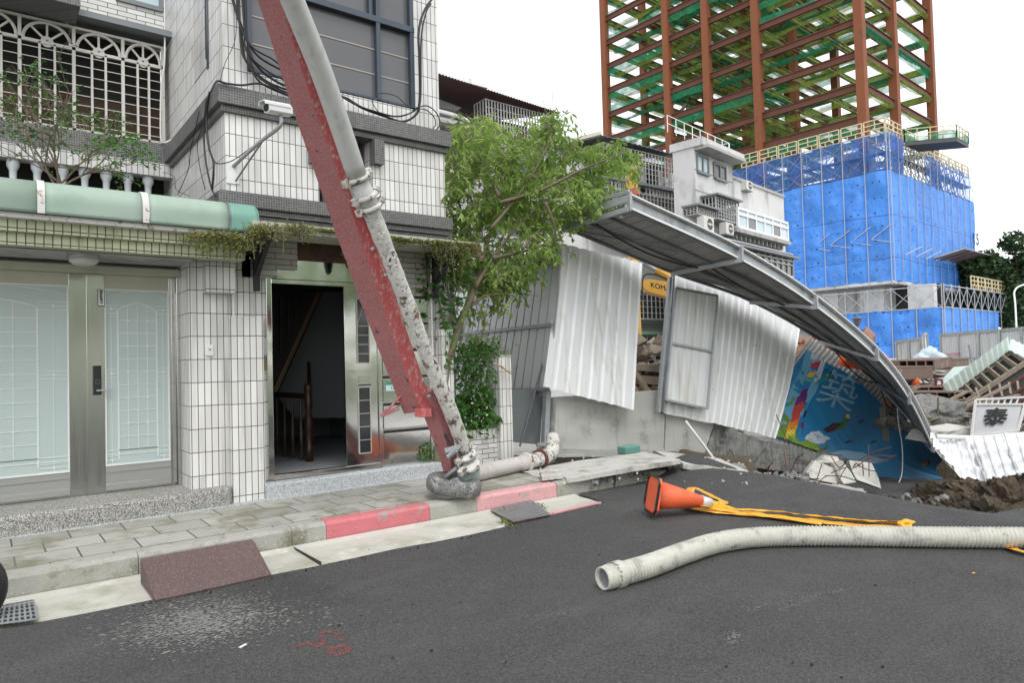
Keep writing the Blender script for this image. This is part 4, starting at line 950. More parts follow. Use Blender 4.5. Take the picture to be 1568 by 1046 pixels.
# old tyre used as a pad under the boom
tc = aD(695, 747, 7.45); tc.z = .30
pad = thing('worn_tyre', 'dusty grey old tyre lying tilted under the foot of the red boom', 'tyre', (tc.x, tc.y, .17))
axt = V((.14, -.12, 1)).normalized(); sx = axt.cross(V((0, 1, 0))).normalized(); sy = axt.cross(sx)
prof = [(.18, -.07), (.25, -.085), (.285, -.065), (.298, -.03), (.298, .03), (.285, .065), (.25, .085), (.18, .07), (.15, .04), (.15, -.04)]
vs = []; n = 36
for i in range(n):
    a = 2*math.pi*i/n; rdv = sx*math.cos(a)+sy*math.sin(a)
    for (r, z) in prof: vs.append(tc+rdv*(r+.006*noise.noise(V((i*.7, z*20, 0))))+axt*z)
k_ = len(prof); fs = [(i*k_+j, i*k_+(j+1) % k_, ((i+1) % n)*k_+(j+1) % k_, ((i+1) % n)*k_+j) for i in range(n) for j in range(k_)]
obj('tyre_carcass', MB().add(vs, fs), M['rubber'], pad, smooth=True)
obj('tyre_stub', MB().lathe(tc-sx*.27+V((0, -.02, .05)), [(.03, 0), (.035, .03), (.02, .05)], 10, -sx), M['rubber'], pad)
# pipe lying on the pavement behind the tyre
g0, g1 = aZ(725, 726, .27), aZ(806, 708, .27)
lp_ = thing('fallen_pipe', 'dusty pink-grey pump pipe lying on the pavement behind the boom foot', 'pipe', g0)
sp = smooth_path([g0-(g1-g0)*.15, lerp(g0, g1, .5), g1], 10)
obj('pipe_length', MB().tube(sp, [.098+.004*noise.noise(p*9) for p in sp], 20), M['pipe_pink'], lp_, smooth=True)
dv_ = (g1-g0).normalized()
def clamp2(c, ax, r, w=.05, par=None, m='pipe_old'):
    mb = MB().lathe(c-ax*w/2, [(r, 0), (r+.02, .006), (r+.026, w/2), (r+.02, w-.006), (r, w)], 20, ax); sx = ax.cross(V((0, 0, 1))).normalized()
    mb.obox(c-sx*(r+.03), sx*.03, ax*.03, V((0, 0, .03))); obj('pipe_clamp', mb, M[m], par)
clamp2(g1, dv_, .105, par=lp_); clamp2(g1+dv_*.32, dv_, .11, par=lp_, m='rust_dk')
g2 = g1+dv_*.42
obj('pipe_bend', MB().tube(smooth_path([g1, g1+dv_*.3, g2+V((.08, .06, .01)), g2+V((.28, .16, .06)), g2+V((.46, .34, .22))], 6), .10, 18), M['pipe_old'], lp_, smooth=True)
# ---- ribbed hose across the road
hz = .085
hp_ = [(928, 885, .082), (990, 868, .085), (1045, 848, .085), (1100, 831, .085), (1160, 823, .085), (1230, 821, .085), (1310, 821, .085), (1390, 822, .085), (1480, 823, .085), (1600, 824, .085), (1700, 826, .09)]
hpts = smooth_path([aR(px, py, z) for px, py, z in hp_], 40)
L_ = [0]
for a, b in zip(hpts, hpts[1:]): L_.append(L_[-1]+(b-a).length)
tot = L_[-1]; stp = .006; out = []; j = 0; s_ = 0.
while s_ < tot:
    while L_[j+1] < s_: j += 1
    out.append(hpts[j].lerp(hpts[j+1], (s_-L_[j])/(L_[j+1]-L_[j]))); s_ += stp
hose = thing('ribbed_hose', 'long off-white ribbed hose curving across the asphalt', 'hose', (out[0].x, out[0].y, 0))
rs = [(.078+.0058*math.sin(2*math.pi*i*stp/.030)) if i*stp > .16 else .078+.002*noise.noise(V((i*.3, 0, 0))) for i in range(len(out))]
obj('hose_wall', MB().tube(out, rs, 28, cap=False), M['hose'], hose, smooth=True)
d_ = (out[0]-out[4]).normalized()
obj('hose_collar', MB().lathe(out[0]-d_*.0, [(.082, -.12), (.086, -.10), (.084, -.05), (.087, -.03), (.082, .0), (.079, .035), (.069, .035), (.066, -.3)], 30, d_).lathe(out[0]-d_*.11, [(.08, -.01), (.09, -.005), (.09, .02), (.08, .025)], 30, d_), M['hose'], hose, smooth=True)
obj('hose_lining', MB().add(*(lambda m: (m.v, m.f[:-2]))(MB().lathe(out[0]+d_*.036, [(.070, 0), (.066, -.1), (.064, -.3)], 28, d_))), M['hose_in'], hose, smooth=True)
def torn(c, ax, r, seed):
    mb = MB(); sx = ax.orthogonal().normalized(); sy = ax.cross(sx); n = 40; vs = []
    for i in range(n):
        a = 2*math.pi*i/n; rd = sx*math.cos(a)+sy*math.sin(a); 
        for k, w_ in enumerate((-.035-.03*noise.noise(V((i*.6, seed, 0))), 0, .03+.03*noise.noise(V((i*.8, seed, 4))))): vs.append(c+rd*(r+.005*noise.noise(V((i, k, seed))))+ax*w_)
    return mb.add(vs, [(i*3+k, ((i+1) % n)*3+k, ((i+1) % n)*3+k+1, i*3+k+1) for i in range(n) for k in (0, 1)])
obj('torn_tape', torn(out[0]-d_*.10, d_, .092, 3), M['hose'], hose, solid=.002)
# ---- traffic cone lying on its side
def cone(base, ax, h, r0, r1, wplate, name_args, parts=True):
    ax = V(ax).normalized(); t = thing(*name_args)
    sx = ax.cross(V((0, 0, 1))); sx = sx.normalized() if sx.length > .2 else V((1, 0, 0)); sy = ax.cross(sx)
    hw = wplate/2; pts = []
    for (cx, cy) in ((1, 1), (-1, 1), (-1, -1), (1, -1)):
        for (ox, oy) in ((1, .72), (.72, 1)) if cx*cy > 0 else ((.72, 1), (1, .72)): pts.append(base+sx*hw*cx*ox+sy*hw*cy*oy)
    obj('cone_base', MB().prism(pts, ax*.028), M['orange'], t, bevel=.005)
    rim = MB()
    for i in range(8): rim.bar(pts[i]-ax*.006, pts[(i+1) % 8]-ax*.006, .02, .016)
    obj('base_rim', rim, M['black'], t)
    def R_(z): return r0+(r1-r0)*z/h
    obj('cone_body', MB().lathe(base+ax*.028, [(R_(0), 0), (R_(h*.82), h*.82)], 36, ax), M['orange'], t, smooth=True)
    obj('reflective_band', MB().lathe(base+ax*.028, [(R_(h*.82)+.003, h*.82), (R_(h)+.003, h*1.0), (R_(h)-.006, h*1.0)], 30, ax), M['reflect'], t, smooth=True)
    return t
cb_ = aZ(990, 762, .17); cb_ = aD(992, 757, 7.2)
q0 = aD(999, 757, 7.0)
ctip = aD(1078, 769, 7.06); axc = (ctip-q0).normalized()
cone(q0, axc, .60, .15, .042, .36, ('traffic_cone', 'orange traffic cone fallen on its side with yellow tape at its tip', 'traffic cone', (q0.x, q0.y, 0)))
obj_ = None
# ---- caution tape
def ribbon(name, label, pts, wd, upv=None, m='tape', parent=None, tw=0, nn=8, cat='tape', amp=.012):
    sp = smooth_path(pts, nn); mb = MB(); n = len(sp); vs = []; L = 0; Ls = [0]
    for i in range(1, n): L += (sp[i]-sp[i-1]).length; Ls.append(L)
    K = 6
    for i in range(n):
        t = (sp[min(i+1, n-1)]-sp[max(i-1, 0)]).normalized(); a = tw*i/n
        s1 = t.cross(V((0, 0, 1))); s1 = s1.normalized() if s1.length > .01 else V((1, 0, 0)); s2 = s1.cross(t)
        d = s1*math.cos(a)+s2*math.sin(a); nn_ = t.cross(d)
        for k in range(K+1):
            p = sp[i]+d*wd*(k/K-.5)+nn_*amp*(noise.noise(V((Ls[i]*5, k*.55, wd*9)))+.6*noise.noise(V((Ls[i]*14, k*1.1, wd*5))))
            p.z = max(p.z, road_z(p.x, p.y)+(.006 if m == 'tape_plain' else .014)+.002*k/K); vs.append(p)
    fs = []; uv = []
    for i in range(n-1):
        for k in range(K):
            fs.append((i*(K+1)+k, i*(K+1)+k+1, (i+1)*(K+1)+k+1, (i+1)*(K+1)+k)); uv.append([(Ls[i], k/K), (Ls[i], (k+1)/K), (Ls[i+1], (k+1)/K), (Ls[i+1], k/K)])
    mb.add(vs, fs, uv); return tag(obj(name, mb, M[m], parent, solid=.0012, smooth=True, origin=None if parent else sp[0]), label, cat)
tp = thing('caution_tape', 'yellow caution tape with red print trailing from the fallen cone', 'tape', aR(1080, 775, 0))
zt_ = .022
ribbon('tape_strip', None, [aR(1048, 773, .05), aR(1085, 782, .03), aR(1150, 788, zt_), aR(1240, 797, zt_), aR(1330, 806, zt_), aR(1400, 810, zt_)], .14, parent=tp, cat=None)
ribbon('tape_strip', None, [aR(1070, 770, .08), aR(1130, 779, .05), aR(1190, 784, .03), aR(1270, 793, .03), aR(1340, 799, .025), aR(1390, 803, .03)], .055, parent=tp, m='tape_plain', tw=.5, cat=None, amp=.02)
ribbon('tape_strip', None, [aR(1072, 774, .10), aR(1110, 781, .05), aR(1180, 790, .04), aR(1260, 801, .03)], .07, parent=tp, tw=-.3, cat=None, amp=.02)
ribbon('tape_strip', None, [aR(1055, 772, .08), aR(1056, 752, .10), aR(1063, 747, .10), aR(1085, 757, .06), aR(1108, 769, .03), aR(1090, 773, .03), aR(1074, 772, .06)], .10, parent=tp, tw=.4, cat=None, nn=6)
for sd2, (px, py) in enumerate(((1388, 803), (1080, 768), (1093, 772))):
    c_ = aR(px, py, .03); mb = MB()
    mb.blob(c_, (.085-.02*sd2, .05, .035), 3, .35, seed=sd2+3); obj('tape_knot', mb, M['tape_plain'], tp, smooth=True)
ribbon('tape_scrap', 'crumpled yellow tape end poking out below the hose at the right edge', [aR(1538, 838, .01), aR(1556, 842, .03), aR(1580, 848, .02), aR(1620, 856, .02)], .07, m='tape', tw=.4)
# ---- ramp plate bridging the kerb
r0, r1 = aZ(215, 856, .185), aZ(386, 826, .185); r2, r3 = aZ(414, 881, .012), aZ(238, 920, .012)
rp = thing('kerb_ramp', 'rough maroon wedge ramp plate leaning on the kerb', 'ramp', (r3.x, r3.y, 0))
P = bil(r3, r2, r1, r0)
obj('ramp_plate', MB().grid(lambda u, v: P(u, v)+V((0, 0, .004*noise.noise(V((u*9, v*9, 0))))), [i/20 for i in range(21)], [i/12 for i in range(13)]), M['rampmat'], rp, solid=-.012)
for a, b in ((r0, r3), (r1, r2)):
    obj('ramp_side', MB().prism([a+V((0, 0, -.012)), b+V((0, 0, -.004)), V((lerp(a.x, b.x, .9), lerp(a.y, b.y, .85), .002)), V((a.x, a.y, .002))], (.012, 0, 0)), M['rampmat'], rp)
# ---- drain grates
def grate(c0, c1, c2, c3_, nb, name, label, cross=True, m='galv'):
    P = bil(c0, c1, c2, c3_); t = thing(name, label, 'drain grate', c0)
    dp = V((0, 0, .004))
    obj('grate_pit', MB().add([P(0, 0)+dp, P(1, 0)+dp, P(1, 1)+dp, P(0, 1)+dp], [(0, 1, 2, 3)]), M['black'], t)
    mb = MB()
    for k in range(nb+1): mb.bar(P(k/nb, 0)+V((0, 0, .012)), P(k/nb, 1)+V((0, 0, .012)), .012, .014)
    obj('grate_bar', mb, M[m], t)
    mb = MB()
    for k in range(6 if cross else 10): 
        v = k/(5 if cross else 9); mb.bar(P(0, v)+V((0, 0, .0155)), P(1, v)+V((0, 0, .0155)), .012, .01)
    obj('grate_bar', mb, M['alu' if not cross else m], t); return t
grate(aZ(-25, 962, .018), aZ(57, 952, .018), aZ(51, 923, .018), aZ(-14, 935, .018), 9, 'drain_grate', 'square steel drain grate in the gutter at the left edge')
grate(aZ(787, 801, .016), aZ(842, 790, .016), aZ(813, 768, .016), aZ(752, 782, .016), 22, 'drain_grate', 'ribbed grey drain grate in the gutter beyond the boom foot', cross=False, m='galv')
# motorcycle wheel just entering the frame
wc = aD(-40, 905, 4.4); wc = aZ(-66, 965, .0); wc.z = .24
mw = thing('scooter_wheel', 'black scooter wheel with blue fender entering at the left edge', 'scooter', (wc.x, wc.y, 0))
ax = V((.25, 1, 0)).normalized(); vs = []
sx = V((ax.y, -ax.x, 0)); prof = [(.20, -.045), (.24, -.05), (.265, -.03), (.27, 0), (.265, .03), (.24, .05), (.20, .045)]
for i in range(36):
    a = 2*math.pi*i/36; rdv = sx*math.cos(a)+V((0, 0, 1))*math.sin(a)
    for r, z in prof: vs.append(wc+rdv*r+ax*z)
fs = [(i*7+j, i*7+(j+1) % 7, ((i+1) % 36)*7+(j+1) % 7, ((i+1) % 36)*7+j) for i in range(36) for j in range(7)]
obj('tyre', MB().add(vs, fs), M['black'], mw, smooth=True)
obj('rim', MB().lathe(wc-ax*.03, [(.2, 0), (.2, .06), (.17, .05), (.17, .01)], 24, ax), M['alu'], mw)
mb = MB()
for i in range(3): a = i*2.09; d2 = sx*math.cos(a)+V((0, 0, 1))*math.sin(a); mb.bar(wc, wc+d2*.18, .03, .02)
obj('spoke', mb, M['alu'], mw)
vs = []
for i in range(13):
    a = rad(50+i*7); rdv = sx*math.cos(a)+V((0, 0, 1))*math.sin(a)
    vs += [wc+rdv*.285-ax*.06, wc+rdv*.30, wc+rdv*.285+ax*.06]
obj('fender', MB().add(vs, [(i*3+k, i*3+3+k, i*3+4+k, i*3+k+1) for i in range(12) for k in (0, 1)]), mat('dark_blue_plastic', (.02, .04, .14), .3), mw, solid=.005, smooth=True)
# ---- marks on the road surface
rg = random.Random(5); mb = MB(); c0 = aZ(300, 955, 0)
for i in range(4600):
    a = rg.gauss(0, 1); b = rg.gauss(0, 1)
    px, py = 305+a*56+b*14, 955-a*11+b*15
    if i > 4000: px, py = 350+rg.gauss(0, 1)*110, 940+rg.gauss(0, 1)*16
    p = aR(px, py, .0); 
    if p.y > 5.45: continue
    z = road_z(p.x, p.y)+.003
    r = abs(rg.gauss(0, 1))*.0042+.002; n = rg.randint(5, 7); t0 = rg.random()*6
    mb.add([(p.x+r*1.7*math.cos(t0+6.28*k/n)*rg.uniform(.6, 1), p.y+r*.8*math.sin(t0+6.28*k/n)*rg.uniform(.6, 1), z+.0004*(i % 5)) for k in range(n)], [list(range(n))])
tag(obj('cement_splash', mb, M['splash']), kind='stuff')
def paint(name, pl, wds, m, seed=0):
    rg = random.Random(seed); mb = MB()
    for seg in pl:
        sp = smooth_path([aR(px, py, .0) for px, py in seg], 14)
        for p in sp:
            for _ in range(3):
                q = p+V((rg.gauss(0, wds), rg.gauss(0, wds), 0)); z = road_z(q.x, q.y)+.0025; r = rg.uniform(.002, .006); n = 5; t0 = rg.random()*6
                mb.add([(q.x+r*math.cos(t0+6.28*k/n), q.y+r*math.sin(t0+6.28*k/n), z+.0005*rg.random()) for k in range(n)], [list(range(n))])
    return mb
mb = paint('m', [[(456, 990), (470, 986), (485, 991), (495, 987)], [(495, 987), (490, 975), (500, 968), (512, 972), (524, 982)], [(520, 992), (508, 993), (506, 1000), (520, 1003), (532, 996), (525, 990)]], .013, 'spray')
tag(obj('spray_marking', mb, M['spray']), kind='stuff')
mb = paint('m', [[(1150, 935), (1200, 922), (1250, 912), (1290, 904)], [(1120, 970), (1128, 975), (1120, 985)], [(1190, 935), (1245, 920)]], .02, 'splash', 3)
tag(obj('cement_splash', mb, M['splash']), kind='stuff')
mb = MB(); rg = random.Random(9)
for i in range(115):
    if i < 85: x = rg.uniform(.8, 5.4); y = 5.42-abs(rg.gauss(0, .05)) if x < 4.2 else 5.5
    else: p = aZ(rg.uniform(300, 1500), rg.uniform(830, 1040), 0); x, y = p.x, p.y
    r = rg.uniform(.003, .011); mb.rock((x, y, road_z(x, y)+r*.5), (r, r*.8, r*.6), i)
tag(obj('road_grit', mb, M['asphalt_edge']), kind='stuff')
q = aR(372, 991, 0); tag(obj('paper_scrap', MB().obox(q+V((0, 0, .005)), V((.022, .012, .001)), V((-.004, .008, 0)), V((0, 0, .002))), M['plastic_w'], origin=q), 'tiny white paper scrap lying on the asphalt', 'litter')
for (px, py, lab) in ((1491, 879, 'small yellow fallen leaf on the asphalt below the hose'), (541, 763, 'small orange fallen leaf on the grey paving')):
    q = aR(px, py, 0) if px > 1000 else aZ(px, py, .175); mb = MB().prism([q+V((a*.018, b*.014, .004)) for a, b in ((-1, 0), (-.4, .6), (.5, .5), (1, 0), (.3, -.6), (-.5, -.5))], (0, 0, .003))
    tag(obj('fallen_leaf', mb, M['tape_plain'], origin=q), lab, 'leaf')
# ================================================================ SITE FENCE, SINKHOLE, BROKEN SLABS
YFn = 7.9
# -- low board-marked concrete wall and its broken right part
wl = [aY(848, 697, YFn), aY(1018, 700, YFn), aY(1018, 636, YFn), aY(850, 610, YFn)]
lw = thing('low_concrete_wall', 'low board-marked concrete wall carrying the site fence, cracked in two', 'wall', (7.5, YFn, 0))
def slab(pts, ext, nm, m, parent=None, seed=0, amp=.012, n=10):
    """an irregular quad slab: pts bottom-left, bottom-right, top-right, top-left"""
    P = bil(*pts); ext = V(ext); mb = MB(); g = lambda u, v: P(u, v)+V((noise.noise(V((u*4, v*4, seed))), noise.noise(V((u*4+9, v*4, seed))), noise.noise(V((u*4, v*4+9, seed)))))*amp + (P(u, v)-P(.5, .5)).normalized()*(noise.noise(V((u*7, v*7, seed+3)))*amp*2.2 if min(u, v, 1-u, 1-v) < .01 else 0)
    us = [i/n for i in range(n+1)]; A = [g(u, v) for v in us for u in us]; k = n+1
    fr = [(j*k+i, j*k+i+1, (j+1)*k+i+1, (j+1)*k+i) for j in range(n) for i in range(n)]
    o = len(A); B = [p+ext*(1+.12*noise.noise(p*6)) for p in A]
    border = [i for i in range(k)]+[j*k+n for j in range(1, k)]+[n*k+i for i in range(n-1, -1, -1)]+[j*k for j in range(n-1, 0, -1)]
    fs = fr+[tuple(o+i for i in f[::-1]) for f in fr]+[(border[i], border[i]+o, border[(i+1) % len(border)]+o, border[(i+1) % len(border)]) for i in range(len(border))]
    mb.add(A+B, fs); return obj(nm, mb, M[m], parent)
def Q(pl, Y): return [aY(px, py, Y) for px, py in pl]
slab(Q([(848, 697), (1016, 692), (1018, 634), (852, 610)], YFn), (0, .25, 0), 'wall_block', 'conc_board', lw, 1, .008)
slab(Q([(1018, 692), (1078, 697), (1093, 650), (1020, 634)], YFn+.01), (0, .25, 0), 'wall_block', 'conc_board', lw, 2, .008)
slab(Q([(838, 700), (1040, 700), (1040, 690), (842, 686)], YFn-.08), (0, .3, 0), 'wall_footing', 'conc_board', lw, 2, .008)
obj('wall_coping', MB().box(wl[3]+V((.0, .02, -.0)), V((wl[2].x, YFn+.27, wl[2].z+.07))), M['conc_board'], lw)
g = 'toppled grey wall blocks under the white fence'
for i, (pl, y, e, lab) in enumerate([
    ([(1078, 700), (1100, 706), (1140, 662), (1096, 648)], 7.9, .35, 'first toppled grey concrete block right of the crack in the low wall'),
    ([(1100, 706), (1145, 722), (1176, 678), (1118, 655)], 7.75, .4, 'largest toppled grey concrete block under the white fence'),
    ([(1148, 716), (1250, 728), (1296, 704), (1182, 676)], 7.8, .5, 'long dark tilted wall block under the left end of the mural'),
    ([(1230, 728), (1292, 742), (1320, 716), (1262, 690)], 7.95, .4, 'shaded wall block deepest towards the sinkhole')]):
    o = slab(Q(pl, y), (.1, e, -.05), 'toppled_block', 'conc_dark', None, 11+i, .03); tag(o, lab, 'concrete block', g)
# -- broken pale slabs of the pavement in front of the wall
def zslab(pl, th, nm, m, lab, seed, group=None, z=None):
    pts = [aZ(px, py, zz) for px, py, zz in pl]; o = slab(pts, (0, 0, -th), nm, m, None, seed, .012, 12); return tag(o, lab, 'slab', group)
g = 'broken pavement slabs'
zslab([(868, 733, .21), (1042, 704, .27), (985, 692, .20), (830, 714, .16)], .055, 'broken_slab', 'conc_white', 'large pale broken pavement slab in front of the low wall', 3, g)
zslab([(1046, 710, .22), (1146, 722, .12), (1100, 702, .10), (1000, 690, .18)], .07, 'broken_slab', 'conc_white', 'narrow pale slab reaching towards the toppled blocks', 4, g)
zslab([(846, 738, .18), (900, 730, .18), (846, 716, .17), (800, 722, .17)], .06, 'broken_slab', 'conc_white', 'small pale slab beside the end of the pink kerb', 5, g)
zslab([(830, 730, .25), (862, 727, .25), (855, 718, .26), (826, 721, .25)], .05, 'broken_slab', 'conc_white', 'loose chunk resting on the small pale slab', 6, g)
g = 'displaced kerb stones'
def kb(pl, lab, seed, y0, y1, m='kerb'):
    o = slab([aY(px, py, y0) for px, py in pl], (0, y1-y0, .0), 'kerb_block', m, None, seed, .012, 8); tag(o, lab, 'kerb stone', g)
kb([(942, 756), (1010, 748), (1006, 722), (944, 720)], 'displaced kerb stone with traces of red beside the asphalt hump', 21, 6.2, 6.45)
kb([(1012, 750), (1078, 736), (1078, 714), (1008, 722)], 'low kerb stone half buried behind the asphalt hump', 22, 6.15, 6.4)
kb([(1080, 734), (1128, 738), (1128, 716), (1082, 714)], 'square kerb stone at the end of the broken row', 23, 6.1, 6.4)
kb([(1128, 732), (1148, 726), (1140, 712), (1132, 712)], 'pointed kerb fragment leaning at the end of the broken row', 24, 6.05, 6.2)
# rubble under the slabs and between the blocks (nobody could count it)
mb = MB(); rg = random.Random(21)
for i in range(260):
    a, b = rg.random(), rg.random()
    if i < 120: p = aZ(lerp(905, 1060, a), lerp(733, 702, a)+4*rg.gauss(0, 1), .12); r = rg.uniform(.015, .06)
    elif i < 200: p = aZ(rg.uniform(1140, 1240), rg.uniform(724, 736), -.05); r = rg.uniform(.02, .05)
    else: p = aZ(rg.uniform(700, 850), rg.uniform(690, 712), .12); r = rg.uniform(.02, .07)
    mb.rock(p, (r, r*.8, r*.5), i, rg.random()*6)
tag(obj('rubble', mb, M['conc_dark']), kind='stuff')
mb = MB()
for i in range(45):   # crumbs of pavement round the broken slabs and kerb
    p = aZ(rg.uniform(820, 1150), rg.uniform(698, 742), .18); r = rg.uniform(.008, .022); p.z = max(p.z, road_z(p.x, p.y)+r*.5) if p.x < 7.9 and p.y < 6.1 else p.z; mb.rock(p, (r, r*.8, r*.6), i+400, i)
tag(obj('pavement_crumbs', mb, M['conc_white']), kind='stuff')
mb = MB()
for i in range(26):
    a = aD(rg.uniform(1100, 1345), rg.uniform(682, 742), rg.uniform(9.8, 12.6)); d9 = V((rg.gauss(0, 1), rg.gauss(0, 1), rg.gauss(.2, .6))).normalized()*rg.uniform(.2, .6); mb.tube(smooth_path([a, a+d9*.5+V((0, 0, rg.gauss(0, .06))), a+d9], 4), .008, 5)
tag(obj('bent_rebar', mb, M['rust_dk']), kind='stuff')
mb = MB()
for i in range(110):
    x = rg.uniform(8.3, 16); y = rg.uniform(1, 6.); r = rg.uniform(.05, .3); mb.rock((x, y, pit_z(x, y)+r*.2), (r, r*.8, r*.6), i, rg.random()*6)
tag(obj('soil_clods', mb, M['soil']), kind='stuff')
# -- pale broken slabs lit in the hollow under the mural
g = 'pale slabs fallen into the hollow'
for i, (pl, z0, lab) in enumerate([
    ([(1232, 735), (1300, 748), (1290, 725), (1248, 708)], 9.3, 'largest white broken slab in the hollow below the mural'),
    ([(1292, 745), (1312, 742), (1290, 708), (1276, 714)], 9.2, 'upright white splinter slab in the hollow'),
    ([(1312, 738), (1350, 752), (1335, 712), (1300, 708)], 9.6, 'rounded pale slab under the green edge of the mural'),
    ([(1250, 712), (1285, 712), (1282, 702), (1262, 700)], 9.6, 'small white slab at the top of the hollow')]):
    q4 = [aD(px, py-3, z0+3.9+.12*k_) for k_, (px, py) in enumerate(pl)]; mid = (q4[0]+q4[2])/2; q4.insert(2, lerp(q4[1], q4[2], .5)+(q4[1]-mid)*.12); q4.append(lerp(q4[-1], q4[0], .6)+(q4[0]-mid)*.1)
    o = obj('fallen_slab', MB().prism(q4, (.12, .14, -.03)), M['conc_white'], None, bevel=.012, origin=q4[0]); tag(o, lab, 'slab', g)
zz_ = [aD(1230, 742, 12.4), aD(1330, 758, 12.6), aD(1320, 748, 13.2), aD(1232, 734, 13)]
tag(slab(zz_, (0, 0, -.15), 'fallen_slab', 'concrete', None, 39, .03), 'dark flat slab at the lip of the asphalt below the mural', 'slab', g)
# sunken asphalt slab in the hole
pts = [aD(1255, 752, 13), aD(1395, 772, 13.5), aD(1460, 735, 16.5), aD(1330, 730, 17)]
struct('sunken_road', (lambda P: MB().grid(lambda u, v: P(u, v)+V((0, 0, .05*noise.noise(V((u*4, v*4, 0))))), [i/16 for i in range(17)], [i/10 for i in range(11)]))(bil(*pts)), M['asphalt'], solid=-.14)
pts = [aD(1480, 806, 8.6), aD(1640, 806, 8.6), aD(1640, 762, 9.6), aD(1568, 776, 9.4)]
pts = [aD(1470, 800, 9.2), aD(1660, 815, 9.2), aD(1640, 764, 10.2), aD(1532, 784, 9.9)]
struct('sunken_road', (lambda P: MB().grid(lambda u, v: P(u, v), [i/8 for i in range(9)], [i/6 for i in range(7)]))(bil(*pts)), M['asphalt'], solid=-.14)
# soil banks seen at the right
for i, (px, py, D, r) in enumerate(((1380, 775, 11.5, (.8, .7, .5)), (1430, 768, 12.5, (1.1, .9, .7)), (1500, 760, 12, (1.2, 1., .6)), (1560, 745, 12.5, (1.1, 1, .7)), (1465, 750, 14, (1.2, 1, .8)), (1530, 772, 10.8, (.9, .5, .35)))):
    struct('soil_bank', MB().blob(aD(px, py+58, D), r, 6, .25, i+3, .38), M['soil'])
q = aD(1406, 770, 10.5); 
for i in range(8):
    p = aD(1370+(i*37 % 83), 772-(i*5 % 13), 10.6+.2*(i*3 % 7)); tag(obj('loose_stone', MB().rock(p, (.04+.02*(i % 4), .05, .04), i+70, i), M['conc_dark'], origin=p), 'small grey stone on the soil bank edge', 'stone', 'grey stones along the soil edge')
# -- grey fence behind the planter, receding
n_ = V((.985, -.17, 0)); P0 = V((6.75, 7.9, 0))
def R3(px, py, off=0): return aP(px, py, P0+n_*off, n_)
gf = thing('grey_sheet_fence', 'tall grey profiled sheet fence receding behind the planter and tree', 'fence', (6.75, 8.2, .2))
tl_, tr_, br_, bl_ = R3(722, 410), R3(857, 380), R3(842, 600), R3(700, 604)
P = bil(R3(696, 606), R3(838, 606), R3(862, 376), R3(735, 404))
obj('fence_sheet', corrugated(P, 13, -.025, 3, 'rib'), M['sheet_grey'], gf, solid=-.002)
for (a, b) in (((716, 436), (853, 392)), ((706, 512), (846, 497)), ((780, 597), (840, 597))):
    obj('fence_rail', MB().bar(R3(*a, -.04), R3(*b, -.04), .05, .05), M['galv_dk'], gf)
obj('fence_post', MB().bar(R3(728, 405, -.05), R3(699, 520, -.05), .07, .07), M['galv'], gf)
P = bil(R3(660, 640), R3(704, 640), R3(740, 400), R3(690, 370))
obj('fence_sheet', corrugated(P, 4, -.03, 2, 'trap'), M['sheet_white'], gf, solid=-.002)
pn = thing('metal_panel', 'plain blue-grey metal panel standing below the grey fence', 'metal panel', aY(805, 680, 8.3))
P = bil(aY(772, 676, 8.35), aY(826, 681, 8.25), aY(832, 598, 8.25), aY(778, 596, 8.35))
obj('panel_sheet', MB().grid(lambda u, v: P(u, v)+V((0, .01*noise.noise(V((u*3, v*3, 0))), 0)), [i/10 for i in range(11)], [i/10 for i in range(11)]), M['greypaint'], pn, solid=.01)
obj('panel_rod', MB().bar(aY(796, 684, 8.1), aY(838, 530, 8.1), .022), M['galv_dk'], pn)
ps = thing('leaning_post', 'short galvanised channel post hanging beside the low wall', 'post', aY(835, 680, 8.0))
obj('post_channel', MB().bar(aY(838, 598, 7.98), aY(834, 680, 7.98), .085, .09).bar(aY(822, 681, 7.95), aY(840, 681, 7.95), .04, .05), M['galv'], ps, bevel=.004)
# -- white corrugated panel one
YA = 7.80
wp = thing('corrugated_fence', 'tilted white corrugated fence sheet beside the open gap', 'fence', aY(900, 620, YA))
P = bil(aY(832, 592, YA-.05), aY(968, 628, YA-.12), aY(985, 402, YA+.12), aY(859, 372, YA))
def bent(u, v): return P(u, v)+V((0, -.04*math.sin(u*2.2)*(1-v)**2-.012*math.sin(u*9+v*2), 0))
obj('panel_sheet', corrugated(bent, 8, -.028, 28, 'trap', .008, 2, .005, .005), M['sheet_white'], wp, solid=-.0015)
obj('panel_rail', MB().bar(P(.02, .97)+V((0, .12, 0)), P(.98, .97)+V((0, .12, 0)), .05).bar(P(.03, .5)+V((0, .12, 0)), P(.97, .5)+V((0, .12, 0)), .05), M['galv_dk'], wp)
# -- gate post and door panel with its bent white fence
gp = thing('gate_fence', 'bent white corrugated fence with a framed metal door, leaning over the toppled blocks', 'fence', aY(1015, 632, YA))
PT = smooth_path([aY(px, py, y) for px, py, y in ((1028, 418, 7.85), (1085, 430, 7.85), (1130, 452, 7.9), (1170, 472, 7.95), (1225, 500, 8.05))], 6)
PB = smooth_path([aY(px, py, y) for px, py, y in ((1015, 633, 7.8), (1065, 642, 7.8), (1108, 652, 7.75), (1145, 660, 7.75), (1188, 672, 7.8))], 6)
def pick(L, u): x = max(0, min(u, 1))*(len(L)-1); i = min(int(x), len(L)-2); return L[i].lerp(L[i+1], x-i)
SG = lambda u, v: pick(PB, u).lerp(pick(PT, u), v)+V((0, -.06*math.sin(v*3.1)*u, 0))
obj('fence_sheet', corrugated(SG, 17, -.026, 28, 'trap', .008, 5, .006, .005), M['sheet_white'], gp, solid=-.0015)
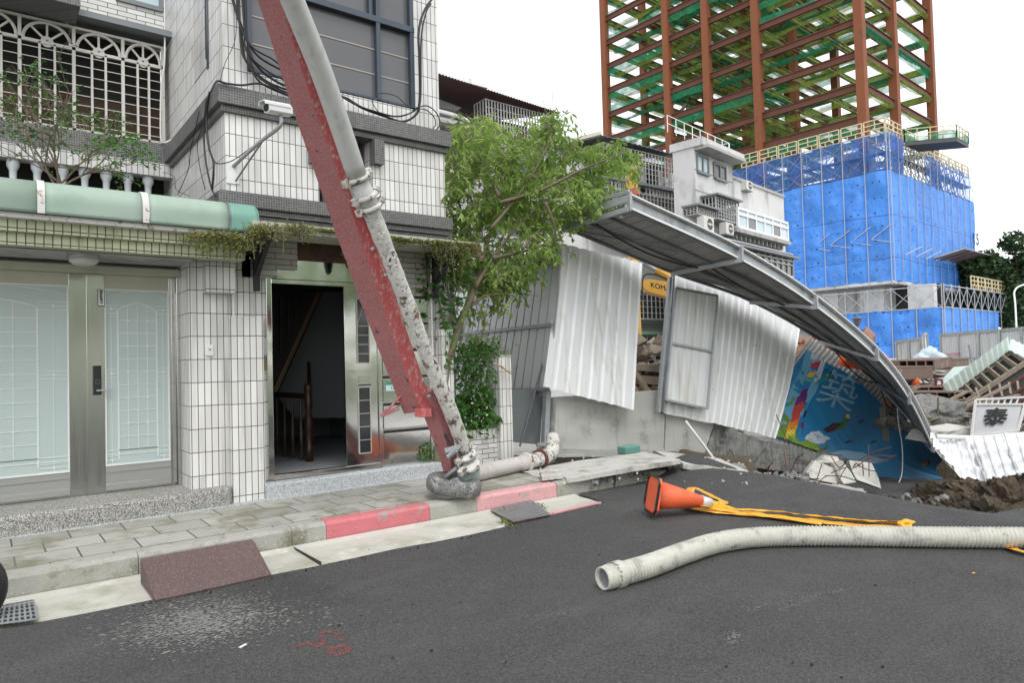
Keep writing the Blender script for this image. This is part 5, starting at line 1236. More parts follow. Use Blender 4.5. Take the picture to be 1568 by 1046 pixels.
obj('gate_post', MB().bar(aY(1026, 424, 7.76), aY(1008, 632, 7.76), .06, .06).bar(aY(1031, 420, 7.8), aY(1016, 632, 7.8), .05, .04), M['galv'], gp, bevel=.004)
dc = [aY(1018, 612, 7.70), aY(1082, 626, 7.70), aY(1097, 453, 7.74), aY(1033, 441, 7.74)]
door = obj('gate_door', corrugated(bil(*dc), 5, -.01, 2, 'trap'), M['sheet_white'], gp, solid=-.003)
P = bil(*dc); mb = MB(); o_ = V((0, -.02, 0))
for a, b in (((0, 0), (1, 0)), ((1, 0), (1, 1)), ((1, 1), (0, 1)), ((0, 1), (0, 0)), ((0, .5), (1, .5))): mb.bar(P(*a)+o_, P(*b)+o_, .035, .04)
obj('door_frame', mb, M['galv'], door, bevel=.003)
# timber leaning in the gap
g = 'timbers leaning in the fence gap'
for i, (a, b, w_, lab) in enumerate((((964, 560), (1012, 628), .10, 'pale squared timber leaning in the fence gap'), ((958, 575), (1000, 640), .09, 'darker squared timber behind the pale one in the gap'))):
    o = obj('timber_post', MB().bar(aY(*a, 8.5), aY(*b, 8.35), w_, w_*.8), M['wood'], origin=aY(*b, 8.35)); tag(o, lab, 'timber', g)
# -- mural banner on its sheet
MT = smooth_path([aY(px, py, y) for px, py, y in ((1238, 530, 7.95), (1268, 551, 7.95), (1304, 571, 7.95), (1339, 603, 7.95), (1365, 630, 7.95), (1400, 663, 7.95), (1445, 705, 8.0))], 6)
MBt = smooth_path([aY(px, py, y) for px, py, y in ((1184, 672, 8.0), (1218, 684, 8.0), (1256, 697, 8.1), (1295, 710, 8.3), (1332, 728, 8.5), (1375, 738, 8.6), (1450, 738, 8.6))], 6)
SM = lambda u, v: pick(MBt, u).lerp(pick(MT, u), v)+V((0, .25*math.sin(v*3.14), 0))
ms = thing('mural_fence', 'collapsing fence covered by a blue mural banner with birds and hills above the sinkhole', 'mural fence', aY(1200, 680, 8))
SM2 = lambda u, v: SM(u, -.03+v*1.13)+V((0, .06, 0))
obj('fence_sheet', corrugated(SM2, 34, -.03, 12, 'trap', .03, 4, .04, .02), M['sheet_under'], ms, solid=-.0015)
Nm = plane_fn(SM)
def bump_(u, v): return .02*noise.noise(V((u*9+v*4, v*2, 1)))+.012*noise.noise(V((u*24+v*14, v*3, 4)))
def SB(u, v, h=0):
    return SM(u, .03+v*.94)+Nm(min(.98, max(.02, u)), min(.98, max(.02, v)))*(h+bump_(u, v))*(-1 if Nm(.5, .5).y > 0 else 1)
us = [i/120 for i in range(121)]; vs_ = [i/50 for i in range(51)]
bn = obj('banner', MB().grid(lambda u, v: SB(u, v, .02), us, vs_), mat('printed_blue', (.018, .20, .44), .35, var=.1, vs=.6), ms, smooth=True)
# the print: flat shapes in banner coordinates (u along, v up)
def printed(name, poly, m, h=.026, par=bn, sub=3):
    import bmesh
    bm = bmesh.new(); f = bm.faces.new([bm.verts.new((p[0], p[1], 0)) for p in poly]); bmesh.ops.triangulate(bm, faces=[f])
    for _ in range(sub): bmesh.ops.subdivide_edges(bm, edges=[e for e in bm.edges if e.calc_length() > .012], cuts=1)
    bm.verts.ensure_lookup_table(); mb = MB().add([SB(max(0, min(1, v.co.x)), max(0, min(1, v.co.y)), h) for v in bm.verts], [[v.index for v in f.verts] for f in bm.faces]); bm.free()
    return obj(name, mb, m, par, smooth=True)
def flat(n, c, **k): return mat(n, c, .4, var=.08, vs=2, **k)
C_ = {'sky2': flat('print_light_blue', (.14, .40, .62)), 'green': flat('print_grass_green', (.12, .24, .02)), 'green2': flat('print_leaf_green', (.17, .29, .025)), 'dkgreen': flat('print_dark_green', (.05, .17, .05)), 'white': flat('print_white', (.55, .61, .68)), 'paleb': flat('print_pale_blue', (.25, .43, .60)),
      'red': flat('print_red', (.55, .05, .04)), 'purple': flat('print_purple', (.14, .02, .18)), 'orange': flat('print_orange', (.7, .22, .03)), 'yellow': flat('print_yellow', (.7, .5, .05)), 'teal': flat('print_teal', (.02, .30, .35)), 'navy': flat('print_navy', (.012, .03, .10)), 'blue2': flat('print_mid_blue', (.03, .18, .55)), 'cyan': flat('print_faint_blue', (.06, .21, .40)), 'brown': flat('print_brown', (.06, .03, .04))}
def uvp(px, py):   # a photo pixel on the banner, by search
    best = None; u, v = .5, .5; st = .25
    def err(u, v):
        p = SM(u, .03+v*.94)-V((0, 0, EYE)); x = p.dot(_r); y = p.dot(_u); z = p.dot(_d)
        return (784+F*x/z-px)**2+(523-F*y/z-py)**2
    e = err(u, v)
    while st > .0008:
        for du, dv in ((st, 0), (-st, 0), (0, st), (0, -st)):
            uu, vv = max(0, min(1, u+du)), max(0, min(1, v+dv)); e2 = err(uu, vv)
            if e2 < e: u, v, e = uu, vv, e2; break
        else: st *= .6
    return (u, v)
def PX(pl): return [uvp(*p) for p in pl]
def wob(poly, amp=.006, n=3, seed=0):
    out_ = []
    for i, a in enumerate(poly):
        b = poly[(i+1) % len(poly)]
        for k in range(n):
            t = k/n; x, y = lerp(a[0], b[0], t), lerp(a[1], b[1], t)
            out_.append((x+amp*noise.noise(V((x*60, y*60, seed))), y+amp*2*noise.noise(V((x*60, y*60, seed+5)))))
    return out_
printed('mural_sky', wob(PX([(1238, 530), (1262, 540), (1262, 560), (1248, 600), (1225, 645), (1190, 655), (1205, 610), (1225, 565)])), C_['sky2'], .0225)
printed('mural_cloud', wob(PX([(1246, 536), (1258, 538), (1264, 552), (1256, 580), (1244, 586), (1234, 600), (1232, 584), (1240, 566), (1236, 552)]), .012, 4, 3), C_['white'], .0245)
printed('mural_hill', wob(PX([(1188, 668), (1192, 642), (1200, 632), (1214, 650), (1220, 690), (1200, 682)]), .004), C_['green'], .025)
printed('mural_hill', wob(PX([(1206, 683), (1208, 664), (1222, 678), (1240, 672), (1256, 690), (1252, 701), (1226, 692)]), .004), C_['green2'], .026)
printed('mural_hill', wob(PX([(1256, 703), (1270, 698), (1300, 712), (1340, 735), (1390, 748), (1430, 752), (1420, 762), (1340, 754), (1300, 732)]), .004), C_['green'], .024)
printed('mural_cloud', wob(PX([(1230, 672), (1240, 662), (1252, 660), (1262, 668), (1270, 672), (1258, 680), (1240, 680)]), .008, 4, 6), C_['white'], .0255)
printed('mural_cloud', wob(PX([(1262, 697), (1290, 690), (1320, 694), (1360, 706), (1330, 712), (1290, 702)]), .006, 4, 2), C_['paleb'], .0245)
# rainbow trunk: bands of colour rising to the right
path = [(1202, 684), (1210, 660), (1217, 636), (1224, 612), (1232, 592), (1240, 574), (1246, 560), (1248, 548)]
cols = ['dkgreen', 'yellow', 'orange', 'red', 'red', 'purple', 'purple', 'blue2', 'teal', 'yellow', 'blue2', 'red', 'paleb']
nb_ = len(cols)
def ptat(t):
    x = t*(len(path)-1); i = min(int(x), len(path)-2); return (lerp(path[i][0], path[i+1][0], x-i), lerp(path[i][1], path[i+1][1], x-i))
for i, cn in enumerate(cols):
    a = ptat(i/nb_); b = ptat((i+1.25)/nb_ if i < nb_-1 else 1); w_ = 6.5-i*.1+(i % 3)
    printed('mural_trunk', wob(PX([(a[0]-w_, a[1]+2), (a[0]+w_, a[1]-1), (b[0]+w_+1, b[1]-2), (b[0]-w_+1, b[1]+2)]), .006, 3, i), C_[cn], .0265+.0004*i, sub=2)
for (px, py, cn) in ((1226, 652, 'purple'), (1223, 642, 'blue2'), (1229, 634, 'navy'), (1222, 660, 'teal')):
    printed('mural_trunk', wob(PX([(px-2, py+6), (px+2, py+5), (px+4, py-5), (px+1, py-6)]), .004), C_[cn], .033, sub=1)
# parrots (plain birds)
def bird(cx, cy, s, cols3, fl=1):
    printed('mural_bird', wob(PX([(cx-4*s*fl, cy+6*s), (cx+1*s*fl, cy+1*s), (cx+3*s*fl, cy-4*s), (cx+5*s*fl, cy-5*s), (cx+5.5*s*fl, cy-1*s), (cx+3*s*fl, cy+4*s), (cx-1*s*fl, cy+6*s)]), .004), C_[cols3[0]], .030, sub=1)
    printed('mural_wing', wob(PX([(cx+2*s*fl, cy), (cx-6*s*fl, cy+1*s), (cx-13*s*fl, cy+6*s), (cx-10*s*fl, cy+8*s), (cx-3*s*fl, cy+6*s)]), .006), C_[cols3[1]], .031, sub=1)
    printed('mural_head', PX([(cx+3*s*fl, cy-3*s), (cx+4*s*fl, cy-6*s), (cx+6*s*fl, cy-5.5*s), (cx+6.5*s*fl, cy-3*s)]), C_[cols3[2]], .032, sub=1)
bird(1286, 646, 2.1, ('dkgreen', 'brown', 'yellow')); bird(1264, 576, 1.3, ('dkgreen', 'teal', 'navy')); bird(1208, 615, 1.2, ('green2', 'teal', 'green')); bird(1302, 673, .8, ('dkgreen', 'navy', 'teal')); bird(1338, 674, .6, ('dkgreen', 'navy', 'teal')); bird(1318, 643, .5, ('navy', 'navy', 'teal')); bird(1262, 686, .8, ('dkgreen', 'navy', 'green2')); bird(1420, 706, .8, ('brown', 'orange', 'yellow'))
bird(1268, 564, .55, ('teal', 'navy', 'navy'))
# lettering on the banner
def mtext(ch, cx, cy, size, m, h=.029, rot=0, shear=-.15):
    c = bpy.data.curves.new('t', 'FONT'); c.body = ch; c.size = 1; c.align_x = 'CENTER'; c.align_y = 'CENTER'
    o = bpy.data.objects.new('t', c); link(o); me = bpy.data.meshes.new_from_object(o.evaluated_get(bpy.context.evaluated_depsgraph_get()))
    co, si = math.cos(rot), math.sin(rot); xs = [v.co.x for v in me.vertices]; yv = [v.co.y for v in me.vertices]; mx, my = (min(xs)+max(xs))/2, (min(yv)+max(yv))/2
    vs = []
    for v in me.vertices:
        x, y = (v.co.x-mx)*size, (v.co.y-my)*size; x -= shear*y; x, y = x*co-y*si, x*si+y*co; u_, v_ = uvp(cx+x, cy-y); vs.append(SB(u_, v_, h))
    mb = MB().add(vs, [list(p.vertices) for p in me.polygons]); bpy.data.objects.remove(o); bpy.data.curves.remove(c)
    return obj('lettering', mb, m, bn)
mtext('築', 1284, 597, 62, C_['paleb'], rot=-.32, shear=-.1)
mtext('在', 1316, 668, 22, C_['cyan'], rot=-.2); mtext('里', 1362, 660, 22, C_['cyan'], rot=-.2)
# -- the fallen canopy: straight run of six frames, sagging into the hole
fr = [((955, 314), (862, 343), 6.6), ((1126, 393), (1028, 413), 6.6), ((1241, 464), (1148, 457), 6.6), ((1336, 543), (1256, 518), 6.6), ((1389, 610), (1339, 580), 6.65), ((1425, 682), (1371, 620), 6.7)]
FR = [(aY(*a, y), aY(*b, y+1.1)) for a, b, y in fr]
cn_ = thing('fallen_canopy', 'long grey sheet-metal walkway canopy sagging and twisting into the sinkhole', 'canopy', FR[0][1])
fa = smooth_path([f[0] for f in FR], 8); ba = smooth_path([f[1] for f in FR], 8)
def CS(u, v): return pick(fa, u).lerp(pick(ba, u), v)
obj('roof_sheet', corrugated(CS, 52, .02, 10, 'rib', .02, 7, .035), M['sheet_under'], cn_, solid=.002)
for v_, w_ in ((.0, 0), (.34, 0), (.66, 0), (1.0, 0)):
    mb = MB(); N_ = len(fa)-1
    up = plane_fn(CS)
    sp = [CS(k/N_, v_)+V((0, 0, -.035)) for k in range(N_+1)]
    for a, b in zip(sp, sp[1:]): mb.bar(a, b, .04, .05)
    obj('purlin', mb, M['galv_dk'], cn_)
# front fascia channel, stepping lightly
mb = MB()
for a, b in zip(fa, fa[1:]): mb.bar(a+V((0, -.03, .05)), b+V((0, -.03, .05)), .015, .17)
obj('fascia', mb, M['galv'], cn_)
mb = MB()
for a, b in zip(fa, fa[1:]): mb.bar(a+V((0, -.05, .15)), b+V((0, -.05, .15)), .10, .02); mb.bar(a+V((0, -.045, -.02)), b+V((0, -.045, -.02)), .02, .03)
obj('gutter_lip', mb, M['sheet_bright'], cn_)
for i, (a, b) in enumerate(FR):
    mb = MB(); d_ = (b-a).normalized(); a2 = a-d_*.10
    mb.bar(a2+V((0, 0, -.075)), b+V((0, 0, -.075)), .06, .07); mb.bar(a2+V((0, 0, -.1)), a2+V((0, 0, .16)), .06, .05); mb.bar(a2+V((0, 0, .15)), a2+d_*.22+V((0, 0, .15)), .05, .03)
    if i == 0: mb.bar(a2+V((0, 0, .17)), b+V((0, 0, .17)), .05, .04).bar(b+V((0, 0, -.08)), b+V((0, 0, .17)), .05, .05).bar(a2+V((-.01, 0, .07)), b+V((-.01, 0, .05)), .03, .10)
    if i in (3, 4): mb.bar(b+V((0, 0, -.07)), b+V((0, 0, .08)), .05, .05)
    obj('bracket_frame', mb, M['galv'], cn_, bevel=.003)
for i in range(5):
    (a, b), (c, d) = FR[i], FR[i+1]; mb = MB().bar(lerp(a, b, .9)+V((0, 0, -.09)), lerp(lerp(c, d, .35), lerp(a, b, .35), .35)+V((0, 0, -.09)), .03, .03); obj('diagonal_brace', mb, M['galv_dk'], cn_)
# end lamp and wires under the canopy
q = lerp(FR[0][0], FR[0][1], .12)+V((.12, 0, -.10)); obj('flood_lamp', MB().blob(q, (.06, .05, .04), 2, .05).bar(q, q+V((-.12, .1, .02)), .03), M['alu'], cn_)
for i, (u0, u1, v_, sag) in enumerate(((.02, .2, .6, .12), (.2, .42, .45, .10), (.62, .80, .95, .25), (.80, .93, .95, .35))):
    sp = [CS(lerp(u0, u1, k/10), v_)+V((0, -.05, -.06-sag*math.sin(math.pi*k/10))) for k in range(11)]
    obj('sagging_cable', MB().tube(sp, .014, 6), M['cable'], cn_, smooth=True)
# white roof underlay seen past the canopy's far edge
wz = smooth_path([aY(px, py, 8.0) for px, py in ((1322, 520), (1362, 568), (1400, 628), (1425, 665), (1450, 690))], 6)
wz2 = smooth_path([aY(px, py, 7.4) for px, py in ((1330, 540), (1378, 596), (1408, 650), (1440, 700), (1490, 746))], 6)
SW0 = lambda u, v: pick(wz2, u).lerp(pick(wz, u), v)
obj('roof_edge_sheet', MB().grid(SW0, [i/24 for i in range(25)], [0, .5, 1]), M['sheet_bright'], cn_, solid=.004)
# loose white cable
cable('loose_cable', 'loose pale cable dangling from the canopy over the mural', [aY(px, py, 7.3) for px, py in ((1374, 625), (1376, 650), (1381, 680), (1382, 710), (1380, 730), (1374, 745), (1375, 757))], .013, 'white_cable', cat='cable')
# -- bright white fence right of the hole
wr = thing('white_fence_run', 'bright white ribbed fence sheets hanging over the soil bank', 'fence', aD(1500, 735, 13.5))
WT = smooth_path([aD(px, py, D) for px, py, D in ((1424, 664, 14.2), (1465, 672, 14), (1520, 668, 13.6), (1585, 660, 13.2), (1660, 650, 12.8))], 6)
WB = smooth_path([aD(px, py, D) for px, py, D in ((1436, 690, 13.6), (1490, 747, 13.0), (1540, 732, 12.8), (1600, 716, 12.6), (1665, 700, 12.4))], 6)
SWn = lambda u, v: pick(WB, u).lerp(pick(WT, u), v)
obj('fence_sheet', corrugated(SWn, 15, .03, 20, 'trap', .04, 3, .09, .04), M['sheet_bright'], wr, solid=.002)
for u in (.34, .56, .80):
    obj('fence_post', MB().bar(SWn(u, .0)+V((0, -.08, -.0)), SWn(u-.03, 1)+V((0, -.08, 0)), .05), M['galv'], wr)
obj('fence_rail', MB().tube([aD(1434, 669, 14), aD(1500, 671, 13.9), aD(1568, 665, 13.5), aD(1640, 656, 13.2)], .045, 8), M['paint_w'], wr)
# ================================================================ BACKGROUND BUILDINGS
class Fr:
    """vertical facade frame: boxes given by photo rectangle on the facade plane and depth in front of it"""
    def __init__(s, O, az):
        s.O = V(O); s.u = V((math.sin(rad(az)), math.cos(rad(az)), 0)); s.n = V((s.u.y, -s.u.x, 0))
    def p(s, px, py, d=0): return aP(px, py, s.O+s.n*d, s.n)
    def uz(s, px, py, d=0): q = s.p(px, py, d); return (q-s.O).dot(s.u), q.z
    def P(s, u, d, z): return V((s.O.x, s.O.y, 0))+s.u*u+s.n*d+V((0, 0, z))
    def box(s, mb, u0, u1, z0, z1, d0, d1):
        c = s.P((u0+u1)/2, (d0+d1)/2, (z0+z1)/2); return mb.obox(c, s.u*(u1-u0)/2, s.n*(d1-d0)/2, V((0, 0, (z1-z0)/2)))
    def bx(s, mb, px0, py0, px1, py1, d0, d1):   # photo rectangle
        u0, z1 = s.uz(px0, py0, d1); u1, z0 = s.uz(px1, py1, d1); zb = s.uz(px0, py1, d1)[1]
        return s.box(mb, u0, u1, min(z0, zb)*.5+.5*max(z0, zb) if abs(z0-zb) < .6 else z0, (z1+s.uz(px1, py0, d1)[1])/2 if 0 else z1, d0, d1)
def cage(fr, name, par, u0, u1, z0, z1, d0, d1, nv, nh, m='grille_far', w_=.035):
    mb = MB()
    for k in range(nv+1): u = lerp(u0, u1, k/nv); fr.box(mb, u-w_/2, u+w_/2, z0, z1, d1-w_, d1)
    for k in range(nh+1): z = lerp(z0, z1, k/nh); fr.box(mb, u0, u1, z-w_/3, z+w_/3, d1-w_*1.6, d1-w_*.9)
    for k in range(5):
        dd = lerp(d0, d1, k/4)
        for u in (u0, u1): fr.box(mb, u-w_/2, u+w_/2, z0, z1, dd-w_/2, dd+w_/2)
    for k in range(nh//2+1):
        z = lerp(z0, z1, k/(nh//2))
        for u in (u0, u1): fr.box(mb, u-w_/3, u+w_/3, z-w_/3, z+w_/3, d0, d1)
    fr.box(mb, u0, u1, z0-.04, z0, d0, d1)
    return obj(name, mb, M[m], par)
def acunit(fr, px, py, sz, d, par=None):
    u, z = fr.uz(px, py, d); t = obj('air_conditioner', fr.box(MB(), u-sz/2, u+sz/2, z-sz*.36, z+sz*.36, d-.3, d), M['ac'], par, bevel=.02)
    c = fr.P(u+sz*.08, d+.004, z); obj('fan_grille', MB().lathe(c, [(sz*.28, -.003), (sz*.28, .0)], 20, fr.n), M['ac_dk'], t)
    obj('fan_blade', MB().lathe(fr.P(u+sz*.08, d+.008, z), [(sz*.08, -.003), (sz*.08, 0)], 12, fr.n).obox(fr.P(u+sz*.08, d+.008, z), fr.u*sz*.27, fr.n*.003, V((0, 0, sz*.03))), M['ac'], t)
    obj('unit_bracket', fr.box(MB(), u-sz/2, u+sz/2, z-sz*.42, z-sz*.37, d-.5, d), M['galv_dk'], t)
    return t
# ---- long old row behind the tree
fr = Fr(aY(1000, 240, 20), 90)
row = thing('old_apartment_row', 'long weathered pale apartment row with rusty roof sheets behind the tree', 'building', (18, 21, -.6))
u0 = fr.uz(560, 300)[0]; u1 = fr.uz(1040, 300)[0]; zr = fr.uz(835, 185)[1]
obj('wall', fr.box(MB(), u0, u1, -.8, zr-1.2, -9, 0), M['render'], row)
obj('top_storey', fr.box(MB(), u0, u1-.1, zr-1.2, zr+.1, -9, -1.2), M['render_dk'], row)
ua, ub = fr.uz(560, 100)[0], fr.uz(852, 180, .8)[0]
obj('roof_sheet', corrugated(bil(fr.P(ua, 1.0, zr+.3), fr.P(ub, 1.0, zr-.05), fr.P(ub, -4, zr+1.1), fr.P(ua, -4, zr+1.5)), 60, .04, 1, 'wave'), M['brownroof'], row, solid=.01)
a_, b_ = fr.uz(672, 122, -2)[0], fr.uz(720, 135, -2)[0]
zq = fr.uz(690, 125, -2)[1]
obj('roof_shed', fr.box(MB(), a_-6, b_, zr+.9, zq+.1, -4, -2), M['sheet_white'], row)
obj('roof_gutter', fr.box(MB(), a_-6, b_+.5, zq-.1, zq+.1, -2, -1.5), M['sheet_white'], row)
uc, ud = fr.uz(742, 180, .6)[0], fr.uz(846, 190, .6)[0]
obj('cage_dark', fr.box(MB(), uc, ud, zr-1.9, zr+.0, -1.2, -.9), M['dark'], row)
cage(fr, 'window_cage', row, uc, ud, zr-1.9, zr-.05, 0, .7, 24, 7)
uc2, ud2 = fr.uz(664, 160, .6)[0], fr.uz(738, 190, .6)[0]
w_ = obj('window', fr.box(MB(), uc2, ud2-1, zr-2.2, zr-1.3, 0, .03), M['glass_dk'], row)
obj('window_ledge', fr.box(MB(), uc2, ud2, zr-1.25, zr-1.1, 0, .8), M['render_dk'], row)
obj('bent_pipe', MB().tube(smooth_path([fr.P(uc2, .3, zr-.7), fr.P(uc2+1.5, .3, zr-.8), fr.P(uc2+1.6, .3, zr-1.4)], 5), .07, 8), M['paint_w'], row)
# windows glimpsed through the crown
for (a, b, c, d) in ((700, 330, 740, 372), (748, 318, 800, 365), (806, 305, 850, 350), (700, 250, 735, 280), (880, 290, 915, 330)):
    x0, z1 = fr.uz(a, b); x1, z0 = fr.uz(c, d); w_ = obj('window', fr.box(MB(), x0, x1, z0, z1, -.02, .03), M['glass_dk'], row)
    mb = MB()
    for u in (x0, (x0+x1)/2, x1): fr.box(mb, u-.04, u+.04, z0, z1, .0301, .07)
    fr.box(mb, x0, x1, z1-.04, z1+.04, .0301, .075); fr.box(mb, x0, x1, z0-.08, z0, .0, .15); obj('window_frame', mb, M['grille_far'], w_)
for py in (300, 395): z = fr.uz(770, py)[1]; obj('floor_band', fr.box(MB(), u0, fr.uz(900, 300)[0], z-.1, z+.1, 0, .25), M['render_dk'], row)
# right end: cream gable roof, cages one above the other
ue, uf = fr.uz(918, 220, .9)[0], fr.uz(1039, 238, .9)[0]; zc = fr.uz(1000, 232, .9)[1]
P = bil(fr.P(ue-.3, 1.1, zc+.05), fr.P(uf, 1.1, zc-.02), fr.P(uf, -3, zc+.9), fr.P(ue-.3, -3, zc+.2))
obj('roof_sheet', corrugated(P, 18, .04, 1, 'wave'), M['galv_dk'], row, solid=.02)
obj('gable_edge', MB().bar(fr.P(ue-3.3, -1.5, zc-.75), fr.P(ue-.1, 1.1, zc+.12), .25, .14), M['frame_cream'], row)
obj('cage_dark', fr.box(MB(), ue, uf, zc-1.9, zc-.1, -.05, .0), M['dark'], row)
cage(fr, 'window_cage', row, ue+.2, uf-.1, zc-1.85, zc-.1, 0, .9, 22, 8)
for (a, b) in ((1000, 1006), (1018, 1026), (972, 980)):
    xa, xb = fr.uz(a, 240, .1)[0], fr.uz(b, 240, .1)[0]; obj('shutter_panel', fr.box(MB(), xa, xb, zc-1.7, zc-.5, .3, .34), M['render'], row)
z2 = fr.uz(1000, 287, .9)[1]
obj('floor_slab', fr.box(MB(), ue, uf, z2+.15, zc-1.95, 0, .25), M['render'], row)
obj('roof_ledge', fr.box(MB(), ue, uf+.1, z2-.02, z2+.1, 0, 1.0), M['galv_dk'], row)
obj('cage_dark', fr.box(MB(), ue, uf, z2-2.2, z2-.1, .0, .03), M['dark'], row)
cage(fr, 'window_cage', row, ue+.2, uf-.1, z2-2.1, z2-.05, .03, .9, 20, 9)
z3 = fr.uz(1000, 440, .9)[1]
obj('cage_dark', fr.box(MB(), ue, uf+2, z3-1.2, z3+.2, .0, .03), M['dark'], row)
cage(fr, 'window_cage', row, ue, uf+2, z3-1.3, z3+.2, .03, .8, 26, 6)
z4 = fr.uz(1000, 512, .9)[1]
obj('cage_dark', fr.box(MB(), ue, uf+2, z4-2.2, z4-.1, .0, .03), M['dark'], row)
cage(fr, 'window_cage', row, ue, uf+2, z4-1.2, z4, .03, .8, 16, 8)
obj('floor_ledge', fr.box(MB(), ue, uf+2, z4-.02, z4+.12, 0, 1.0), mat('green_ledge', (.15, .25, .18), .7), row)
# ---- white stair tower with glazed bay
fr = Fr(aD(1063, 300, 26), 81.2)
ap = thing('white_apartment_block', 'white rendered apartment block with cages and air conditioners beside the blue scaffold', 'building', fr.O*1)
uL = fr.uz(1063, 250)[0]; uR = fr.uz(1121, 250)[0]; zt1 = fr.uz(1063, 214)[1]; zt1r = fr.uz(1121, 240)[1]
obj('wall', fr.box(MB(), uL, uR, -.8, zt1, -.9, 0), M['render'], ap)
uE = fr.uz(1204, 330)[0]; zt2 = fr.uz(1150, 283)[1]
obj('wall', fr.box(MB(), uR, uE-.1, -.8, zt2, -3, -.06), M['render'], ap)
obj('parapet', fr.box(MB(), uR, uE-.1, zt2, zt2+.12, -3, -.0), M['render_dk'], ap)
obj('roof_cap', fr.box(MB(), uL-.05, uR+.3, zt1-.28, zt1+.02, -1.0, .40), M['render'], ap)
# roof rail
mb = MB()
for k in range(9): u = lerp(uL-1.5, uR+.2, k/8); mb.bar(fr.P(u, -.2, zt1), fr.P(u, -.2, zt1+.62), .022)
for z in (.32, .62): mb.bar(fr.P(uL-1.5, -.2, zt1+z), fr.P(uR+.2, -.2, zt1+z), .022)
for k in range(4): mb.bar(fr.P(uR+.2, -.2-k*.3, zt1), fr.P(uR+.2, -.2-k*.3, zt1+.62), .035)
mb.bar(fr.P(uR+.2, -.2, zt1+.62), fr.P(uR+.2, -1.1, zt1+.62), .022); obj('roof_rail', mb, M['paint_w'], ap)
for (a, b, c, d) in ((1066, 236, 1084, 269), (1092, 249, 1111, 279)):
    x0, z1 = fr.uz(a, b); x1, z0 = fr.uz(c, d); w_ = obj('window', fr.box(MB(), x0, x1, z0, z1, 0, .02), M['glass_lt'] if a < 1070 else M['glass'], ap)
    mb = MB()
    for u in (x0, (x0+x1)/2, x1): fr.box(mb, u-.04, u+.04, z0, z1, .021, .06)
    fr.box(mb, x0, x1, z1-.05, z1+.05, .021, .07); fr.box(mb, x0, x1, z0-.05, z0+.03, .021, .12); obj('window_frame', mb, M['galv_dk'], w_)
x0 = fr.uz(1063, 232)[0]; x1 = fr.uz(1121, 245)[0]; z_ = fr.uz(1066, 231)[1]
obj('window_hood', fr.box(MB(), x0, x1, z_, z_+.12, 0, .6), M['render_dk'], ap)
for (a, b, c, d) in ((1068, 316, 1097, 334), (1096, 300, 1132, 342)):
    x0, z1 = fr.uz(a, b, .6); x1, z0 = fr.uz(c, d, .6); obj('cage_dark', fr.box(MB(), x0, x1, z0, z1, .0, .03), M['glass_dk'], ap); cage(fr, 'window_cage', ap, x0, x1, z0, z1, .03, .6, 9, 6); obj('cage_hood', fr.box(MB(), x0-.1, x1+.1, z1+.03, z1+.1, 0, .75), M['galv_dk'], ap)
for (px, py, s) in ((1086, 343, .75), (1118, 350, .62)): acunit(fr, px, py, s, .75, ap)
acunit(fr, 1148, 284, .55, .2, ap)
for py in (268, 298): z = fr.uz(1090, py)[1]; obj('seam', fr.box(MB(), uL, uR, z-.02, z+.02, 0, .02), M['render_dk'], ap)
# glazed bay
x0, z1 = fr.uz(1131, 318, .7); x1 = fr.uz(1207, 340, .7)[0]; z0 = fr.uz(1150, 352, .7)[1]
bayg = obj('glazed_bay', fr.box(MB(), x0, x1, z0, z1, -.06, .65), M['glass_lt'], ap)
mb = MB(); H_ = z1-z0
for z in (z0, z1, z0+H_*.7): fr.box(mb, x0-.03, x1+.03, z-.05, z+.05, .0, .70)
for k in range(7): u = lerp(x0, x1, k/6); fr.box(mb, u-.045, u+.045, z0, z1, .60, .69)
for dd in (.0, .35): fr.box(mb, x1-.05, x1+.02, z0, z1, dd, dd+.08)
obj('bay_frame', mb, M['paint_w'], bayg)
for k in (1, 4): obj('dark_pane', fr.box(MB(), lerp(x0, x1, k/6)+.05, lerp(x0, x1, (k+1)/6)-.05, z0+.05, z0+H_*.68, .651, .66), M['glass'], bayg)
obj('bay_slab', fr.box(MB(), x0-.3, x1+.1, z0-.22, z0-.06, -.06, .75), M['render_dk'], ap)
for k in range(12): u = lerp(x0, x1, (k+.5)/12); obj('slab_corbel', fr.box(MB(), u-.05, u+.05, z0-.42, z0-.22, -.06, .5), M['render_dk'], ap)
x0, z1 = fr.uz(1112, 374, .8); x1 = fr.uz(1216, 390, .8)[0]; z0 = fr.uz(1150, 412, .8)[1]
obj('enclosed_balcony', fr.box(MB(), x0, x1, z0, z1-.1, -.06, .7), M['glass_dk'], ap)
mb = MB()
for k in range(12): u = lerp(x0, x1, k/11); fr.box(mb, u-.03, u+.03, z0, z1, .70, .76)
for z in (z0, z0+.5, z0+1, z1-.1): fr.box(mb, x0, x1, z-.03, z+.03, .69, .765)
obj('balcony_frame', mb, M['grille_far'], ap)
obj('balcony_roof', fr.box(MB(), x0-.3, x1+.1, z1, z1+.08, -.06, 1.0), M['galv_dk'], ap)
obj('balcony_base', fr.box(MB(), x0, x1, z0-.5, z0-.04, -.06, .75), M['render_dk'], ap)
